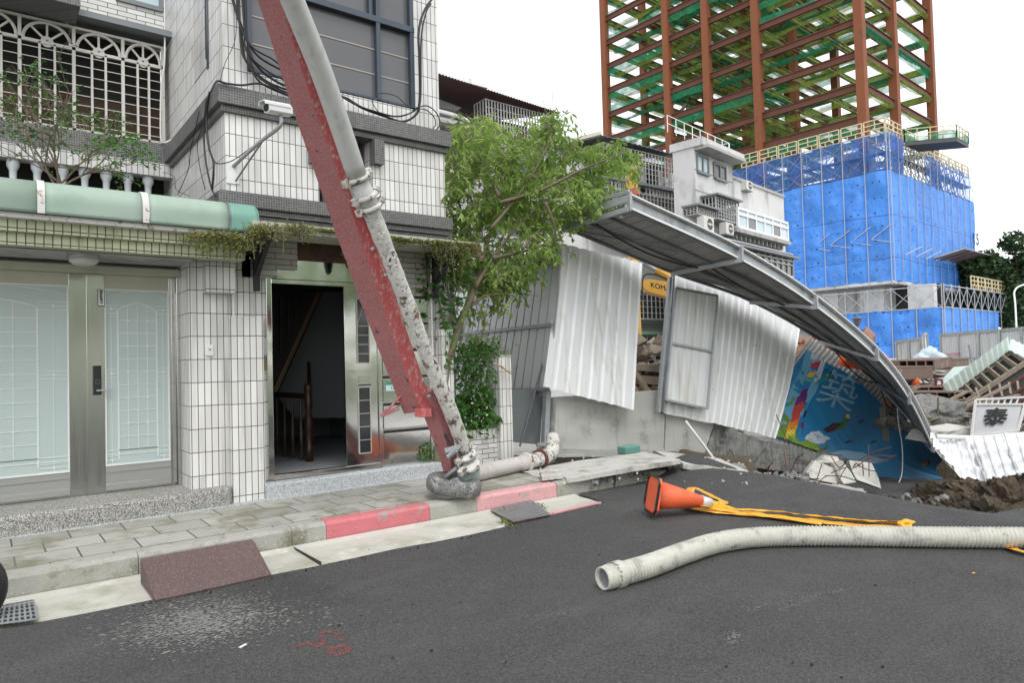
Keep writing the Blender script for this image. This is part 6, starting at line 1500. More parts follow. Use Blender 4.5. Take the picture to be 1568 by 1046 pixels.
# ---- steel tower
aV = V((math.sin(rad(-3.2)), math.cos(rad(-3.2)), 0)); bV = V((aV.y, -aV.x, 0))
C0 = aD(1322, 181, 86); z_l0 = C0.z; ST = 4.13
lv = [z_l0+ST*k for k in range(-1, 11)]
def along(px, dirv, n, O=C0): q = aP(px, 100, O, n); return (q-O).dot(dirv)
As = [0]+[along(px, aV, bV) for px in (1160, 1083, 1022, 927)]
Bs = [0]+[along(px, bV, aV) for px in (1368, 1424)]
def T(a, b, z): return V((C0.x, C0.y, 0))+aV*a+bV*b+V((0, 0, z))
tw = thing('steel_tower', 'unfinished rust-red steel frame tower hung with green safety nets', 'steel frame', T(0, 0, -.6))
cw = 1.05
for i, a in enumerate(As):
    for j, b in enumerate(Bs):
        obj('column', MB().obox(T(a, b, (lv[0]-4+lv[-1]+2)/2), aV*cw/2, bV*cw/2, V((0, 0, (lv[-1]+6-lv[0])/2))), M['rust'], tw)
def ibeam(mb, p, q, h=.8, w_=.42):
    d = (q-p); side = d.normalized().cross(V((0, 0, 1)))*w_/2; c = (p+q)/2
    mb.obox(c+V((0, 0, h/2)), d/2, side, V((0, 0, .05))); mb.obox(c-V((0, 0, h/2)), d/2, side, V((0, 0, .05))); mb.obox(c, d/2, side*.15, V((0, 0, h/2)))
for z in lv[1:]:
    for b in Bs: mb = MB(); ibeam(mb, T(As[0], b, z), T(As[-1], b, z)); obj('floor_beam', mb, M['beam_net'] if b else M['rust_dk'], tw)
    for a in As: mb = MB(); ibeam(mb, T(a, Bs[0], z), T(a, Bs[-1], z)); obj('floor_beam', mb, M['beam_net'] if a else M['rust_dk'], tw)
    mb = MB()
    for i in range(4):
        for t in (.33, .66): a = lerp(As[i], As[i+1], t); ibeam(mb, T(a, Bs[0], z), T(a, Bs[-1], z), .5, .3)
    obj('joist', mb, M['beam_net'], tw)
for (i, j, k0) in ((3, 1, 1), (3, 1, 3), (3, 1, 5)):
    mb = MB().bar(T(As[3], Bs[1], lv[k0]), T(As[4]*.5+As[3]*.5, Bs[1], lv[k0+1]), .4).bar(T(As[4]*.5+As[3]*.5, Bs[1], lv[k0+1]), T(As[3], Bs[1], lv[k0+2]), .4); obj('brace', mb, M['galv_dk'], tw)
rg = random.Random(4)
for li, z in enumerate(lv[1:]):
    lines = [(T(As[0], b, z), T(As[-1], b, z), bV) for b in (Bs[0]+2.6, Bs[1], Bs[2]-2.4)]+[(T(a, Bs[0], z), T(a, Bs[-1], z), aV) for a in As]
    for ln_, (p0, p1, sd4) in enumerate(lines):
        ww = rg.uniform(.3, .85); s9 = rg.random()*9; nL = max(6, int((p1-p0).length/1.2))
        mb = MB().grid(lambda u, v: p0.lerp(p1, u)+sd4*(v-.5)*2*ww*(.6+.6*abs(noise.noise(V((u*6+s9, 0, 0)))))+V((0, 0, -.35-.6*(1-(2*v-1)**2)*(.5+.8*abs(math.sin(u*nL*.35+s9)))+.25*noise.noise(V((u*14+s9, v*2, 0))))), [k/nL for k in range(nL+1)], [0, .25, .5, .75, 1])
        obj('safety_net', mb, M['netyel'] if (ln_+li) % 3 else M['netgreen'], tw, smooth=True)
    # upright net strips along the beams
    for (p0, p1) in [(T(As[i], Bs[j], z), T(As[i+1], Bs[j], z)) for i in range(4) for j in range(3)]+[(T(As[i], Bs[j], z), T(As[i], Bs[j+1], z)) for i in range(5) for j in range(2)]:
        front = (p0-T(0, 0, z)).dot(bV) < .1
        if rg.random() < (.6 if front else .45): continue
        h0, h1 = (.3, rg.uniform(.8, 1.8)) if rg.random() < .5 else (-1.6, .5); sd3 = rg.random()*9
        mb = MB().grid(lambda u, v: p0.lerp(p1, u)+V((0, 0, lerp(h0, h1*(.6+.4*abs(2*u-1)), v)+.3*noise.noise(V((u*5+sd3, v, 0))))), [k/12 for k in range(13)], [0, .5, 1])
        obj('net_strip', mb, M['netgreen'], tw)
# ---- blue scaffold wrapped round the lower part
K0 = aD(1362, 300, 82.0); K0.z = 0
def S(a, b, z): return K0+aV*a+bV*b+V((0, 0, z))
zk = lambda py: aP(1362, py, K0, aV*0+_d*1)
def zpx(py): return EYE+82*((523-py)*_u.z+F*_d.z+(1362-784)*_r.z)/F
zA, zM, zB = zpx(200), zpx(259), zpx(430)
la = along(1110, aV, bV, K0); lb = along(1479, bV, aV, K0)
bs = thing('blue_scaffold', 'tall scaffold wrapped in bright blue tarpaulin round the tower base', 'scaffold', S(0, 0, -.6))
def sheet(nm, p0, dirv, L, z0, z1, m, outw, seed, par=bs, amp=.5):
    nu, nv = int(L/.3), max(4, int((z1-z0)/.3))
    step = 2.6
    def Pf(u, v):
        x, z = u, v; fold = amp*noise.noise(V((x*.35, z*.3, seed)))+amp*.55*(.3-abs(noise.noise(V((x*.7+z*.5, z*.7-x*.2, seed+4)))))*1.6+amp*.3*(.3-abs(noise.noise(V((x*1.6-z*.9, z*1.2, seed+9)))))
        fold *= abs(math.sin(math.pi*x/step))**.5
        return p0+dirv*x+V((0, 0, z))+outw*(fold+.15*abs(math.sin(math.pi*x/step)))
    mb = MB(); mb.grid(Pf, [L*i/nu for i in range(nu+1)], [z0+(z1-z0)*j/nv for j in range(nv+1)], uvs=(1, 1)); return obj(nm, mb, M[m], par, smooth=True)
sheet('tarpaulin', S(0, 0, 0), aV, la, zB, zM, 'tarp', -bV, 1)
sheet('tarpaulin', S(0, 0, 0), bV, lb, zB, zM, 'tarp', -aV, 5, amp=.25)
b1, b2 = along(1375, bV, aV, K0), along(1411, bV, aV, K0)
sheet('mesh_screen', S(0, 0, 0), aV, la, zM, zA, 'netblue', -bV, 2); sheet('mesh_screen', S(0, 0, 0), bV, b1, zM, zA, 'netblue', -aV, 3)
zQ = EYE+(zA-EYE)*1.0-.5; sheet('mesh_screen', S(b2*0, b2, 0), bV, lb-b2, zM, zA-.8, 'netblue', -aV, 7)
mb = MB(); n = int(la/2.6)
for k in range(n+1):
    mb.bar(S(2.6*k, -.25, zB-.5), S(2.6*k, -.25, zA+.6), .08)
obj('standard', mb, M['scaf'], bs)
mb = MB(); n2 = int(lb/2.6)
for k in range(n2+1): mb.bar(S(-.25, 2.6*k, zB-.5), S(-.25, 2.6*k, zA+.3), .07)
obj('standard', mb, M['scaf'], bs)
mb = MB()      # inner frames seen through the mesh
for lay, off in ((0, 1.2), (1, .2)):
    for k in range(n):
        for zz in (zM, (zM+zA)/2): 
            mb.bar(S(2.6*k, off, zz), S(2.6*k+2.6, off, zz+(zA-zM)/2), .08).bar(S(2.6*k+2.6, off, zz), S(2.6*k, off, zz+(zA-zM)/2), .08).bar(S(2.6*k, off, zz), S(2.6*k+2.6, off, zz), .10)
            mb.bar(S(2.6*k, off, zz), S(2.6*k, off, zz+(zA-zM)/2), .09)
    for k in range(n2):
        for zz in (zM, (zM+zA)/2): mb.bar(S(off, 2.6*k, zz), S(off, 2.6*k+2.6, zz+(zA-zM)/2), .08).bar(S(off, 2.6*k+2.6, zz), S(off, 2.6*k, zz+(zA-zM)/2), .08).bar(S(off, 2.6*k, zz), S(off, 2.6*k+2.6, zz), .10).bar(S(off, 2.6*k, zz), S(off, 2.6*k, zz+(zA-zM)/2), .09)
obj('cross_brace', mb, M['scaf'], bs)
for zz in (zM+.2, (zM+zA)/2): obj('walk_board', MB().obox(S(la/2, .7, zz), aV*la/2, bV*.6, V((0, 0, .08))).obox(S(.7, lb/2, zz), aV*.6, bV*lb/2, V((0, 0, .08))), M['galv_dk'], bs)
# zigzag stiffeners outside
mb = MB()
for (px, p2, py) in ((1357, 1325, 377), (1325, 1293, 385), (1293, 1262, 392), (1262, 1236, 400)):
    a0, a1 = along(px, aV, bV, K0), along(p2, aV, bV, K0); z = zpx(363); mb.bar(S(a0, -.35, z+1.5), S(a1, -.35, z), .085).bar(S(a1, -.35, z), S(a0, -.35, z-.7), .085)
obj('raking_tube', mb, M['scaf'], bs)
mb = MB()
for k in range(5): b = lb*(.1+.11*k); mb.bar(S(-.3, b, zpx(388)), S(-1.2, b+3.2, zpx(372)), .1)
obj('raking_tube', mb, M['scaf'], bs)
# core and slabs inside
obj('concrete_core', MB().obox(S(la/2+1.6, lb/2+1.2, (zM-1)/2), aV*(la/2), bV*(lb/2-1.0), V((0, 0, (zM+1)/2))), M['render_dk'], bs)
obj('floor_slab', MB().obox(S(la/2+.5, lb/2+.5, zB-.15), aV*(la/2+.6), bV*(lb/2+.6), V((0, 0, .18))), M['render'], bs)
obj('stacked_load', MB().obox(S(4.5, 2.2, zA-3.5), aV*2.0, bV*.8, V((0, 0, 2.4))), M['scaf'], bs)
# cream guard panels along the top
def guard(p, dirv, L, h, par):
    mb = MB(); t = .12
    for x in (0, L): mb.bar(p+dirv*x, p+dirv*x+V((0, 0, h)), t)
    for k, z in enumerate((0, h*.33, h*.66, h)): mb.bar(p+V((0, 0, z)), p+dirv*L+V((0, 0, z)), t)
    for (x, z0, z1) in ((.3, 0, .33), (.7, 0, .33), (.5, .33, .66), (.5, .66, 1)): mb.bar(p+dirv*L*x+V((0, 0, h*z0)), p+dirv*L*x+V((0, 0, h*z1)), t*.8)
    return obj('guard_panel', mb, M['scaf_cream'], par)
for k in range(int(la/2.75)): guard(S(.2+2.75*k, .3, zA+.15), aV, 2.5, 1.7, bs)
for k in range(int(lb/2.75)): guard(S(.3, .2+2.75*k, (zA+.15) if k < 2 else zA-.9), bV, 2.5, 1.7, bs)
# number signs
for ch, y0, y1 in (('5', 322, 349), ('3', 415, 441)):
    bq = lb-.55; z0, z1 = zpx(y1-4), zpx(y0-4); zc_ = (z0+z1)/2
    pl_ = obj('number_sign', MB().obox(S(-.55, bq, zc_), bV*.62, aV*.05, V((0, 0, (z1-z0)/2))), M['paint_w'], bs)
    obj('lettering', text_mb(ch, S(-.62, bq, zc_-.05), bV, (0, 0, 1), 2.4, bold=.05), M['ink_navy'], pl_)
# loading platforms
pf = thing('loading_platform', 'dark railed loading platform jutting out above the blue scaffold', 'platform', S(0, b1, zA))
pq = [aD(px, py, D) for px, py, D in ((1377, 218, 80), (1468, 208, 74), (1448, 194, 80), (1400, 205, 84))]
B_ = [S(-7, b1+.5, zpx(205)), S(-7, b1+5.2, zpx(205)), S(0, b1+5.2, zpx(205)), S(0, b1+.5, zpx(205))]
p_a, p_b = aP(1377, 215, S(0, 0, zpx(213)), V((0, 0, 1))), aP(1470, 208, S(0, 0, zpx(213)), V((0, 0, 1)))
zp = zpx(212); Pp = [aZ(1374, 216, zp), aZ(1470, 207, zp), aZ(1448, 192, zp), aZ(1400, 204, zp)]
c0_, c1_ = S(-.3, b1+.2, zp), S(-.3, b1+4.6, zp); out_v = -aV*4.6+bV*3.4
quad = [c0_, c1_, c1_+out_v, c0_+out_v]
obj('deck', MB().prism(quad, (0, 0, .5)), M['ac_dk'], pf)
mb = MB()
for a, b in zip(quad, quad[1:]+quad[:1]):
    for h in (.9, 1.5): mb.bar(a+V((0, 0, .5+h)), b+V((0, 0, .5+h)), .09)
    for k in range(5): q = a.lerp(b, k/4); mb.bar(q+V((0, 0, .5)), q+V((0, 0, 2)), .09)
obj('platform_rail', mb, M['scaf_cream'], pf)
mb = MB()
for a, b in zip(quad[1:], quad[2:]+quad[:1]): mb.grid(lambda u, v: a.lerp(b, u)+V((0, 0, .4+1.2*v*(.7+.3*math.sin(u*7)))), [k/8 for k in range(9)], [0, 1])
obj('platform_net', mb, M['netgreen'], pf)
cf = thing('catch_platform', 'grey mesh catch platform sticking out from the lower blue tarpaulin', 'platform', S(-1, lb*.6, zpx(385)))
z_ = zpx(384); quad = [S(-.3, lb*.42, z_), S(-.3, lb+.5, z_), S(-3.5, lb+2.4, z_+.9), S(-3.5, lb*.42+1, z_+.9)]
obj('mesh_deck', MB().prism(quad, (0, 0, .12)), M['galv'], cf)
mb = MB()
for k in range(9): mb.bar(quad[0].lerp(quad[1], k/8)-V((0, 0, .08)), quad[3].lerp(quad[2], k/8)-V((0, 0, .08)), .12)
obj('deck_joist', mb, M['rust_dk'], cf)
# ---- podium scaffold below
L0 = aD(1445, 500, 76); L0.z = 0
def S2(a, b, z): return L0+aV*a+bV*b+V((0, 0, z))
def z2px(py): return EYE+76*((523-py)*_u.z+F*_d.z+(1445-784)*_r.z)/F
pd = thing('podium_scaffold', 'lower scaffold with cross braces and blue tarpaulin behind the site fence', 'scaffold', S2(0, 0, -.6))
la2, lb2 = along(1230, aV, bV, L0), along(1557, bV, aV, L0); zt2_, zt1_ = z2px(470), z2px(436)
sheet('tarpaulin', S2(0, 0, 0), aV, la2, -.8, zt2_, 'tarp', -bV, 12, pd); g0_ = lb2*.56; g1_ = lb2*.74
sheet('tarpaulin', S2(0, 0, 0), bV, g0_, -.8, zt2_, 'tarp', -aV, 14, pd, .2); sheet('tarpaulin', S2(0, g1_, 0), bV, lb2-g1_, -.8, zt2_-.5, 'tarp', -aV, 16, pd, .2)
for (dv, L, side) in ((aV, la2, bV), (bV, lb2, aV)):
    n = int(L/2.6); mb = MB(); m2 = MB()
    for off in (.0,):
        for k in range(n+1):
            p = L0+dv*2.6*k+side*(off-.15); mb.bar(p+V((0, 0, -.8)), p+V((0, 0, zt1_+.2)), .085)
            if k < n:
                q = p+dv*2.6
                for z0, z1 in ((zt2_, zt1_),): m2.bar(p+V((0, 0, z0)), q+V((0, 0, z1)), .055).bar(p+V((0, 0, z1)), q+V((0, 0, z0)), .055)
                for z in (zt2_, zt1_): m2.bar(p+V((0, 0, z)), q+V((0, 0, z)), .10)
    obj('standard', mb, M['scaf'], pd); obj('cross_brace', m2, M['scaf'], pd)
for k in range(int((lb2)/2.75)-4): guard(S2(.3, 11+2.75*k, zt1_+.1), bV, 2.5, 1.6, pd)
obj('concrete_floor', MB().obox(S2(la2/2+3, lb2/2+3, zt2_-1), aV*(la2/2+1), bV*(lb2/2), V((0, 0, .5))), M['render_dk'], pd)
for k in range(5):
    a = 3.5+k*5.5; obj('concrete_wall', MB().obox(S2(a, 4.5, (zt2_+zt1_)/2), aV*1.4, bV*.5, V((0, 0, (zt1_-zt2_)/2+.6))), M['render'], pd)
obj('dark_recess', MB().obox(S2(la2/2+2, 7, (zt2_+zt1_)/2), aV*la2/2, bV*.2, V((0, 0, (zt1_-zt2_)/2+.8))), M['dark'], pd)
# street lamps near the podium
for (px, y0, y1, lab) in ((1554, 500, 452, 'white curved street lamp at the right edge'), (1313, 545, 500, 'small post lamp in front of the lower blue tarpaulin')):
    D = 50 if px > 1500 else 34; a = aD(px, y1, D); b = V((a.x, a.y, -.6))
    t = thing('street_lamp', lab, 'street lamp', b)
    if px > 1500:
        e_ = aD(1590, y1-3, D); obj('lamp_pole', MB().tube(smooth_path([b, a-V((0, 0, 1)), a+V((0, 0, .3)), lerp(a, e_, .4)+V((0, 0, .7)), e_+V((0, 0, .7))], 6), .06, 8), M['paint_w'], t, smooth=True); obj('lamp_head', MB().blob(e_+V((0, 0, .7)), (.5, .3, .15), 2, .05), M['galv'], t)
    else:
        obj('lamp_pole', MB().tube([b, a], .05, 8), M['galv_dk'], t); obj('lamp_head', MB().lathe(a, [(.1, 0), (.2, .35), (.26, .38), (.1, .5)], 8), M['glass'], t)
# ---- site hoardings
def hoard(name, label, a, b, za, zb, D0, D1, ribs, m='sheet_white', posts=4, brace=True):
    p = aD(a, za, D0); q = aD(b, zb, D1); t = thing(name, label, 'fence', V((p.x, p.y, -.6)))
    obj('fence_sheet', corrugated(bil(V((p.x, p.y, -.6)), V((q.x, q.y, -.6)), q, p), ribs, .03, 2, 'trap'), M[m], t, solid=-.003)
    d = (q-p).normalized(); n = d.cross(V((0, 0, 1))); n = n if n.dot(p-V((0, 0, EYE))) < 0 else -n
    for k in range(posts+1): r_ = p.lerp(q, k/posts)+n*.06; obj('fence_post', MB().bar(V((r_.x, r_.y, -.6)), r_+V((0, 0, .03)), .06), M['galv'], t)
    obj('fence_rail', MB().bar(p+n*.05+V((0, 0, -1.05)), q+n*.05+V((0, 0, -1.05)), .05).bar(p+n*.02, q+n*.02, .08, .12), M['galv'], t)
    return t, p, q, n
t, p, q, n = hoard('site_hoarding', 'long light grey sheet hoarding with red marks, right of the site', 1441, 1640, 513, 497, 30, 25, 46, posts=6)
pp = aP(1462, 543, p+n*.08, n); obj('lettering', text_mb('NOTICE', pp+n*.08, (q-p).normalized(), (0, 0, 1), .17, bold=.003), M['ink_red'], t)
hoard('site_hoarding', 'short grey sheet hoarding with a raised corner in front of the blue tarpaulin', 1373, 1413, 524, 518, 29, 28, 12, posts=2)
hoard('site_hoarding', 'white end panel standing on edge beside the pale blue tarp heap', 1412, 1417, 512, 512, 27, 27.6, 2, 'sheet_bright', 1)
pb = aD(1354, 560, 27); tag(obj('site_hut', MB().box((pb.x-.45, pb.y-.3, -.6), (pb.x+.4, pb.y+.5, 1.35)), M['frame_cream'], origin=V((pb.x, pb.y, -.6)), bevel=.03), 'small cream cabin box beside the worker in the red helmet', 'cabin')
mb = MB().blob(aD(1426, 556, 26.5), (.55, .5, .55), 4, .2, 3); tag(obj('tarp_heap', mb, mat('pale_blue_film', (.5, .6, .68), .4, var=.15), origin=aD(1426, 565, 26.5), smooth=True), 'pale bluish plastic-wrapped heap against the hoarding', 'tarp heap')
# a long metal gate pipes
cable('leaning_pipe', 'thin pole leaning against the long hoarding', [aD(1484, 529, 24), aD(1492, 575, 23)], .035, 'galv_dk', cat='pole')
# ---- worker in a red helmet
wk = aD(1356, 549, 30)
def person(loc, head_z):
    t = thing('person', 'worker in dark clothes and red helmet standing beyond the canopy', 'person', (loc.x, loc.y, head_z-1.62))
    b = bpy.data.meshes.new('body'); z0 = head_z-1.62
    J = [(0, 0, .92), (0, 0, 1.15), (0, 0, 1.38), (0, 0, 1.5), (0, .0, 1.62), (.18, 0, 1.36), (.22, -.02, 1.08), (.2, -.16, .88), (-.18, 0, 1.36), (-.22, -.02, 1.08), (-.2, -.12, .86), (.1, 0, .88), (.11, -.02, .48), (.11, .02, .08), (.12, -.14, .04), (-.1, 0, .88), (-.11, -.02, .48), (-.11, .02, .08), (-.12, -.14, .04)]
    E_ = [(0, 1), (1, 2), (2, 3), (3, 4), (2, 5), (5, 6), (6, 7), (2, 8), (8, 9), (9, 10), (0, 11), (11, 12), (12, 13), (13, 14), (0, 15), (15, 16), (16, 17), (17, 18)]
    R_ = [.15, .14, .16, .055, .095, .07, .05, .035, .07, .05, .035, .09, .065, .045, .04, .09, .065, .045, .04]
    b.from_pydata(J, E_, []); o = bpy.data.objects.new('body', b); link(o); o.parent = t; b.materials.append(M['cloth'])
    md = o.modifiers.new('skin', 'SKIN')
    sk = b.skin_vertices if b.skin_vertices else None
    if not sk:
        import bmesh; bm = bmesh.new(); bm.from_mesh(b); ly = bm.verts.layers.skin.verify(); bm.to_mesh(b); bm.free()
    for i, r in enumerate(R_): b.skin_vertices[0].data[i].radius = (r, r*.8)
    b.skin_vertices[0].data[0].use_root = True
    md2 = o.modifiers.new('sub', 'SUBSURF'); md2.levels = 2; md2.render_levels = 2
    L_ = world_of(t)
    obj('face', MB().blob(L_+V((0, -.035, 1.60)), (.075, .075, .10), 3, .02), M['skin'], t, smooth=True)
    obj('helmet', MB().lathe(L_+V((0, 0, 1.62)), [(.155, 0), (.13, .02), (.125, .07), (.095, .13), (.03, .155)], 20).blob(L_+V((0, -.1, 1.63)), (.1, .09, .015), 2, 0), M['redplastic'], t, smooth=True)
person(wk, wk.z)
# ---- steel plates, cone, stool, beams
g = 'steel deck plates in the collapsed site'
def plate(px, py, D, az, L, W, th, lab, tilt=0, roll=0, m='ibeam', name='steel_plate', ends=True):
    c = aD(px, py, D); u = V((math.sin(rad(az)), math.cos(rad(az)), math.tan(rad(tilt)))).normalized(); v = u.cross(V((0, 0, 1))).normalized(); n = v.cross(u); v = (v+n*math.tan(rad(roll))).normalized(); n = v.cross(u)
    if n.z < 0: n = -n
    mb = MB().obox(c, u*L/2, v*W/2, n*.02); 
    for s in (-1, 1): mb.obox(c+v*s*(W/2-.03)-n*(th/2), u*L/2, v*.02, n*(th/2-.021)); mb.obox(c+v*s*(W/2-.09)-n*th, u*L/2, v*.08, n*.015)
    for k in range(3): mb.obox(c+v*W*(k-1)*.25-n*(th/2), u*L/2, v*.015, n*(th/2-.022))
    o = obj(name, mb, M[m], origin=c); tag(o, lab, 'steel plate', g); return c, u, v, n
plate(1392, 552, 23, 112, 3.2, 1.6, .3, 'upper rusty steel deck plate below the worker')
plate(1418, 550, 22, 80, 2.6, 1.0, .28, 'rusty plate with bolt holes beside the pale wrapped heap', 1)
plate(1372, 562, 21, 120, 1.5, 1.2, .35, 'short stacked steel box under the upper deck plate')
cpl = plate(1425, 598, 20, 60, 2.0, 1.7, .32, 'rusty steel deck plate carrying the red stool', 0, 0)
plate(1400, 590, 21, 70, 2.4, 1.6, .25, 'rusty plate behind the canopy carrying the small orange cone')
plate(1418, 618, 18.5, 104, 2.0, .6, .3, 'long low steel beam below the stool plate', -4)
plate(1462, 612, 18.5, 96, 1.1, .5, .3, 'short tilted steel beam between the stool and the green roof', -3)
cc = aD(1403, 592, 20.5); cone(cc, (0, 0, 1), .42, .12, .03, .30, ('traffic_cone', 'small upright orange cone standing on a rusty plate among the debris', 'traffic cone', cc))
sc2 = cpl[0]+V((0, 0, .02)); sc2 = aD(1438, 597, 19.9)
stl = thing('plastic_stool', 'maroon plastic stool standing on a rusty steel plate', 'stool', sc2)
obj('stool_seat', MB().lathe(sc2+V((0, 0, .27)), [(.11, 0), (.125, .01), (.125, .025), (.11, .035)], 20), M['maroon'], stl)
for k in range(4):
    a = rad(45+90*k+10); obj('stool_leg', MB().bar(sc2+V((.15*math.cos(a), .15*math.sin(a), 0)), sc2+V((.10*math.cos(a), .10*math.sin(a), .28)), .035, .02), M['maroon'], stl)
obj('stool_ring', MB().tube([sc2+V((.13*math.cos(t), .13*math.sin(t), .12)) for t in [2*math.pi*k/20 for k in range(21)]], .009, 5), M['maroon'], stl)
bw = [aD(px, py, D) for px, py, D in ((1365, 608, 26), (1470, 605, 25), (1480, 566, 25), (1365, 566, 26))]
tag(slab(bw, (0, .4, 0), 'retaining_wall', 'render', None, 51, .03), 'low grey concrete wall behind the steel plates', 'wall')
cq = [aD(px, py, 16.5) for px, py in ((1424, 664), (1486, 650), (1478, 618), (1408, 634))]
tag(slab(cq, (.1, .9, .2), 'concrete_lump', 'conc_dark', None, 52, .08, 14), 'big broken grey concrete lump left of the black-lettered sign', 'concrete block')
cq = [aD(px, py, 16.8) for px, py in ((1410, 662), (1426, 664), (1420, 632), (1396, 640))]
tag(slab(cq, (.1, .7, .1), 'concrete_lump', 'conc_white', None, 53, .05, 8), 'small pale broken block beside the canopy end', 'concrete block')
cq = [aD(px, py, 15.4) for px, py in ((1422, 678), (1500, 664), (1490, 654), (1430, 664))]
tag(slab(cq, (.0, .5, .05), 'concrete_ledge', 'conc_white', None, 54, .02, 8), 'smooth pale ledge in front of the big concrete lump', 'concrete block')
# green sheet roof that fell over, underside with joists showing
gr_ = thing('toppled_green_roof', 'toppled pale green sheet roof showing its dark joisted underside', 'roof', aD(1510, 620, 19))
GA, GB, GC, GD = aD(1452, 606, 19.5), aD(1545, 537, 20), aD(1640, 600, 17.2), aD(1500, 672, 16.8)
Pg = bil(GA, GB, GC, GD); nn = plane_fn(Pg)(.5, .5); nn = nn if nn.dot(GA-V((0, 0, EYE))) > 0 else -nn
obj('roof_sheet', corrugated(lambda u, v: Pg(u, v)+nn*.22, 16, .03, 3, 'trap'), M['sheet_mint'], gr_, solid=.004)
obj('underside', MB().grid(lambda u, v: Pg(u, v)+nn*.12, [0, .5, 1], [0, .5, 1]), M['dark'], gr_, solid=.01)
for k in range(9): u = k/8; obj('joist', MB().bar(Pg(u, 0), Pg(u, .30), .05, .12), M['wood_old'], gr_)
for v in (0, .30, 1): obj('roof_beam', MB().bar(Pg(0, v)+nn*.02, Pg(1, v)+nn*.02, .07, .12), M['wood_old'], gr_)
for v in (.45, .6, .75, .9): obj('purlin', MB().bar(Pg(0, v)+nn*.05, Pg(1, v)+nn*.05, .04, .06), M['rust_dk'], gr_)
# scalloped pale edge strips leading down left
ea, eb = aD(1452, 604, 19.3), aD(1546, 530, 19.9)
obj('eave_sheet', corrugated(bil(ea+V((0, 0, -.05)), eb+V((0, 0, -.1)), eb+V((-.1, 0, .28)), ea+V((-.35, 0, .30))), 12, .03, 1, 'wave'), M['sheet_mint'], gr_, solid=.004)
obj('ridge_sheet', corrugated(bil(aD(1545, 537, 19.8), aD(1640, 590, 18), aD(1640, 560, 19), aD(1547, 520, 20.5)), 10, .04, 1, 'wave'), M['sheet_mint'], gr_, solid=.004)
gl = [aD(px, py, 20.5) for px, py in ((1440, 606), (1470, 578), (1500, 560), (1478, 562), (1455, 585), (1436, 600))]
tag(obj('green_gutter', MB().prism(gl, (0, .3, .0)), M['sheet_mint'], origin=gl[0]), 'crumpled pale green gutter piece left of the toppled roof', 'gutter')
# splintered timbers
g = 'splintered timbers around the toppled roof'
rg = random.Random(8)
for i, (a, b) in enumerate((((1475, 625), (1545, 590)), ((1500, 618), (1560, 605)), ((1430, 625), (1480, 600)), ((1440, 632), (1500, 608)), ((1410, 628), (1450, 632)), ((1520, 612), (1512, 590)), ((1535, 608), (1530, 588)), ((1548, 604), (1545, 586)), ((1500, 612), (1494, 594)), ((1560, 602), (1558, 584)), ((1415, 622), (1400, 634)))):
    o = obj('timber', MB().bar(aD(*a, 17.3+.1*i), aD(*b, 17.6+.1*i), .09 if i < 5 else .05, .05), M['wood_old'], origin=aD(*a, 17.3+.1*i))
    tag(o, 'splintered grey-brown timber lying among the debris at the toppled roof', 'timber', g)
# the sign with one black character
sg = thing('character_sign', 'tilted grey sign panel with one bold black Chinese character', 'sign', aD(1526, 668, 15))
sq = [aD(1485, 668, 15.2), aD(1556, 660, 14.8), aD(1565, 619, 14.9), aD(1491, 619, 15.3)]
Ps = bil(*sq); obj('sign_panel', MB().grid(Ps, [0, .5, 1], [0, .5, 1]), mat('grey_sign_face', (.52, .52, .53), .5, var=.04), sg, solid=-.03)
mb = MB()
tl2, tr2 = aD(1492, 612, 15.3), aD(1570, 608, 14.9)
for a, b in ((sq[0], tl2), (sq[1], tr2), (tl2, tr2), (sq[0], sq[1]), (sq[3], sq[2])): mb.bar(a+V((0, -.03, 0)), b+V((0, -.03, 0)), .04)
for k in range(1, 8): mb.bar(sq[3].lerp(sq[2], k/8), tl2.lerp(tr2, k/8), .025)
obj('sign_frame', mb, M['paint_w'], sg)
ux = (sq[1]-sq[0]).normalized(); uy = (sq[3]-sq[0]); uy = (uy-ux*uy.dot(ux)).normalized(); nS = ux.cross(uy); nS = nS if nS.y < 0 else -nS
tm = text_mb('泰', (0, 0, 0), (1, 0, 0), (0, 1, 0), .44, bold=.014); wS, hS = (sq[1]-sq[0]).length, (sq[3]-sq[0]).length; tm.v = [Ps(.5+v.x/wS, .52+v.y/hS)+nS*.036 for v in tm.v]; obj('lettering', tm, M['ink'], sg)
# ---- excavator glimpsed through the gap
ex = thing('excavator', 'yellow excavator arm and boom glimpsed behind the fence gap', 'excavator', aD(990, 640, 14))
obj('stick', MB().bar(aD(967, 255, 15.5), aD(972, 480, 15.2), .16, .2), M['yellow'], ex)
obj('stick', MB().bar(aD(972, 480, 15.2), aD(978, 620, 15), .16, .2), M['yellow'], ex)
bo = [aD(px, py, 15.4) for px, py in ((983, 436), (985, 429), (994, 427), (1040, 434), (1060, 442), (1060, 470), (1035, 458), (1005, 450), (992, 446))]
obj('boom', MB().prism(bo, (.2, .3, 0)), M['yellow'], ex)
d1_ = (aD(1028, 440, 15.2)-aD(996, 432, 15.2)).normalized()
obj('lettering', text_mb('KOMATSU', aD(1020, 442, 15.1), d1_, (0, -.05, 1), .15, bold=.005), M['ink'], ex)
obj('cylinder', MB().tube([aD(1004, 413, 13.3), aD(1050, 440, 13.3)], .09, 10), M['yellow'], ex)
obj('piston', MB().tube([aD(982, 400, 13.3), aD(1004, 413, 13.3)], .05, 10), M['galv'], ex)
obj('hose', MB().tube(smooth_path([aD(984, 460, 13.2), aD(985, 425, 13.2), aD(1000, 420, 13.2), aD(1030, 430, 13.2)], 6), .014, 6), M['cable'], ex)
obj('beacon', MB().lathe(aD(971, 300, 13), [(.09, -.08), (.09, -.0)], 12), M['black'], ex)
obj('beacon_cap', MB().lathe(aD(971, 299, 13), [(.105, 0), (.10, .11), (.07, .13)], 14), M['redplastic'], ex)
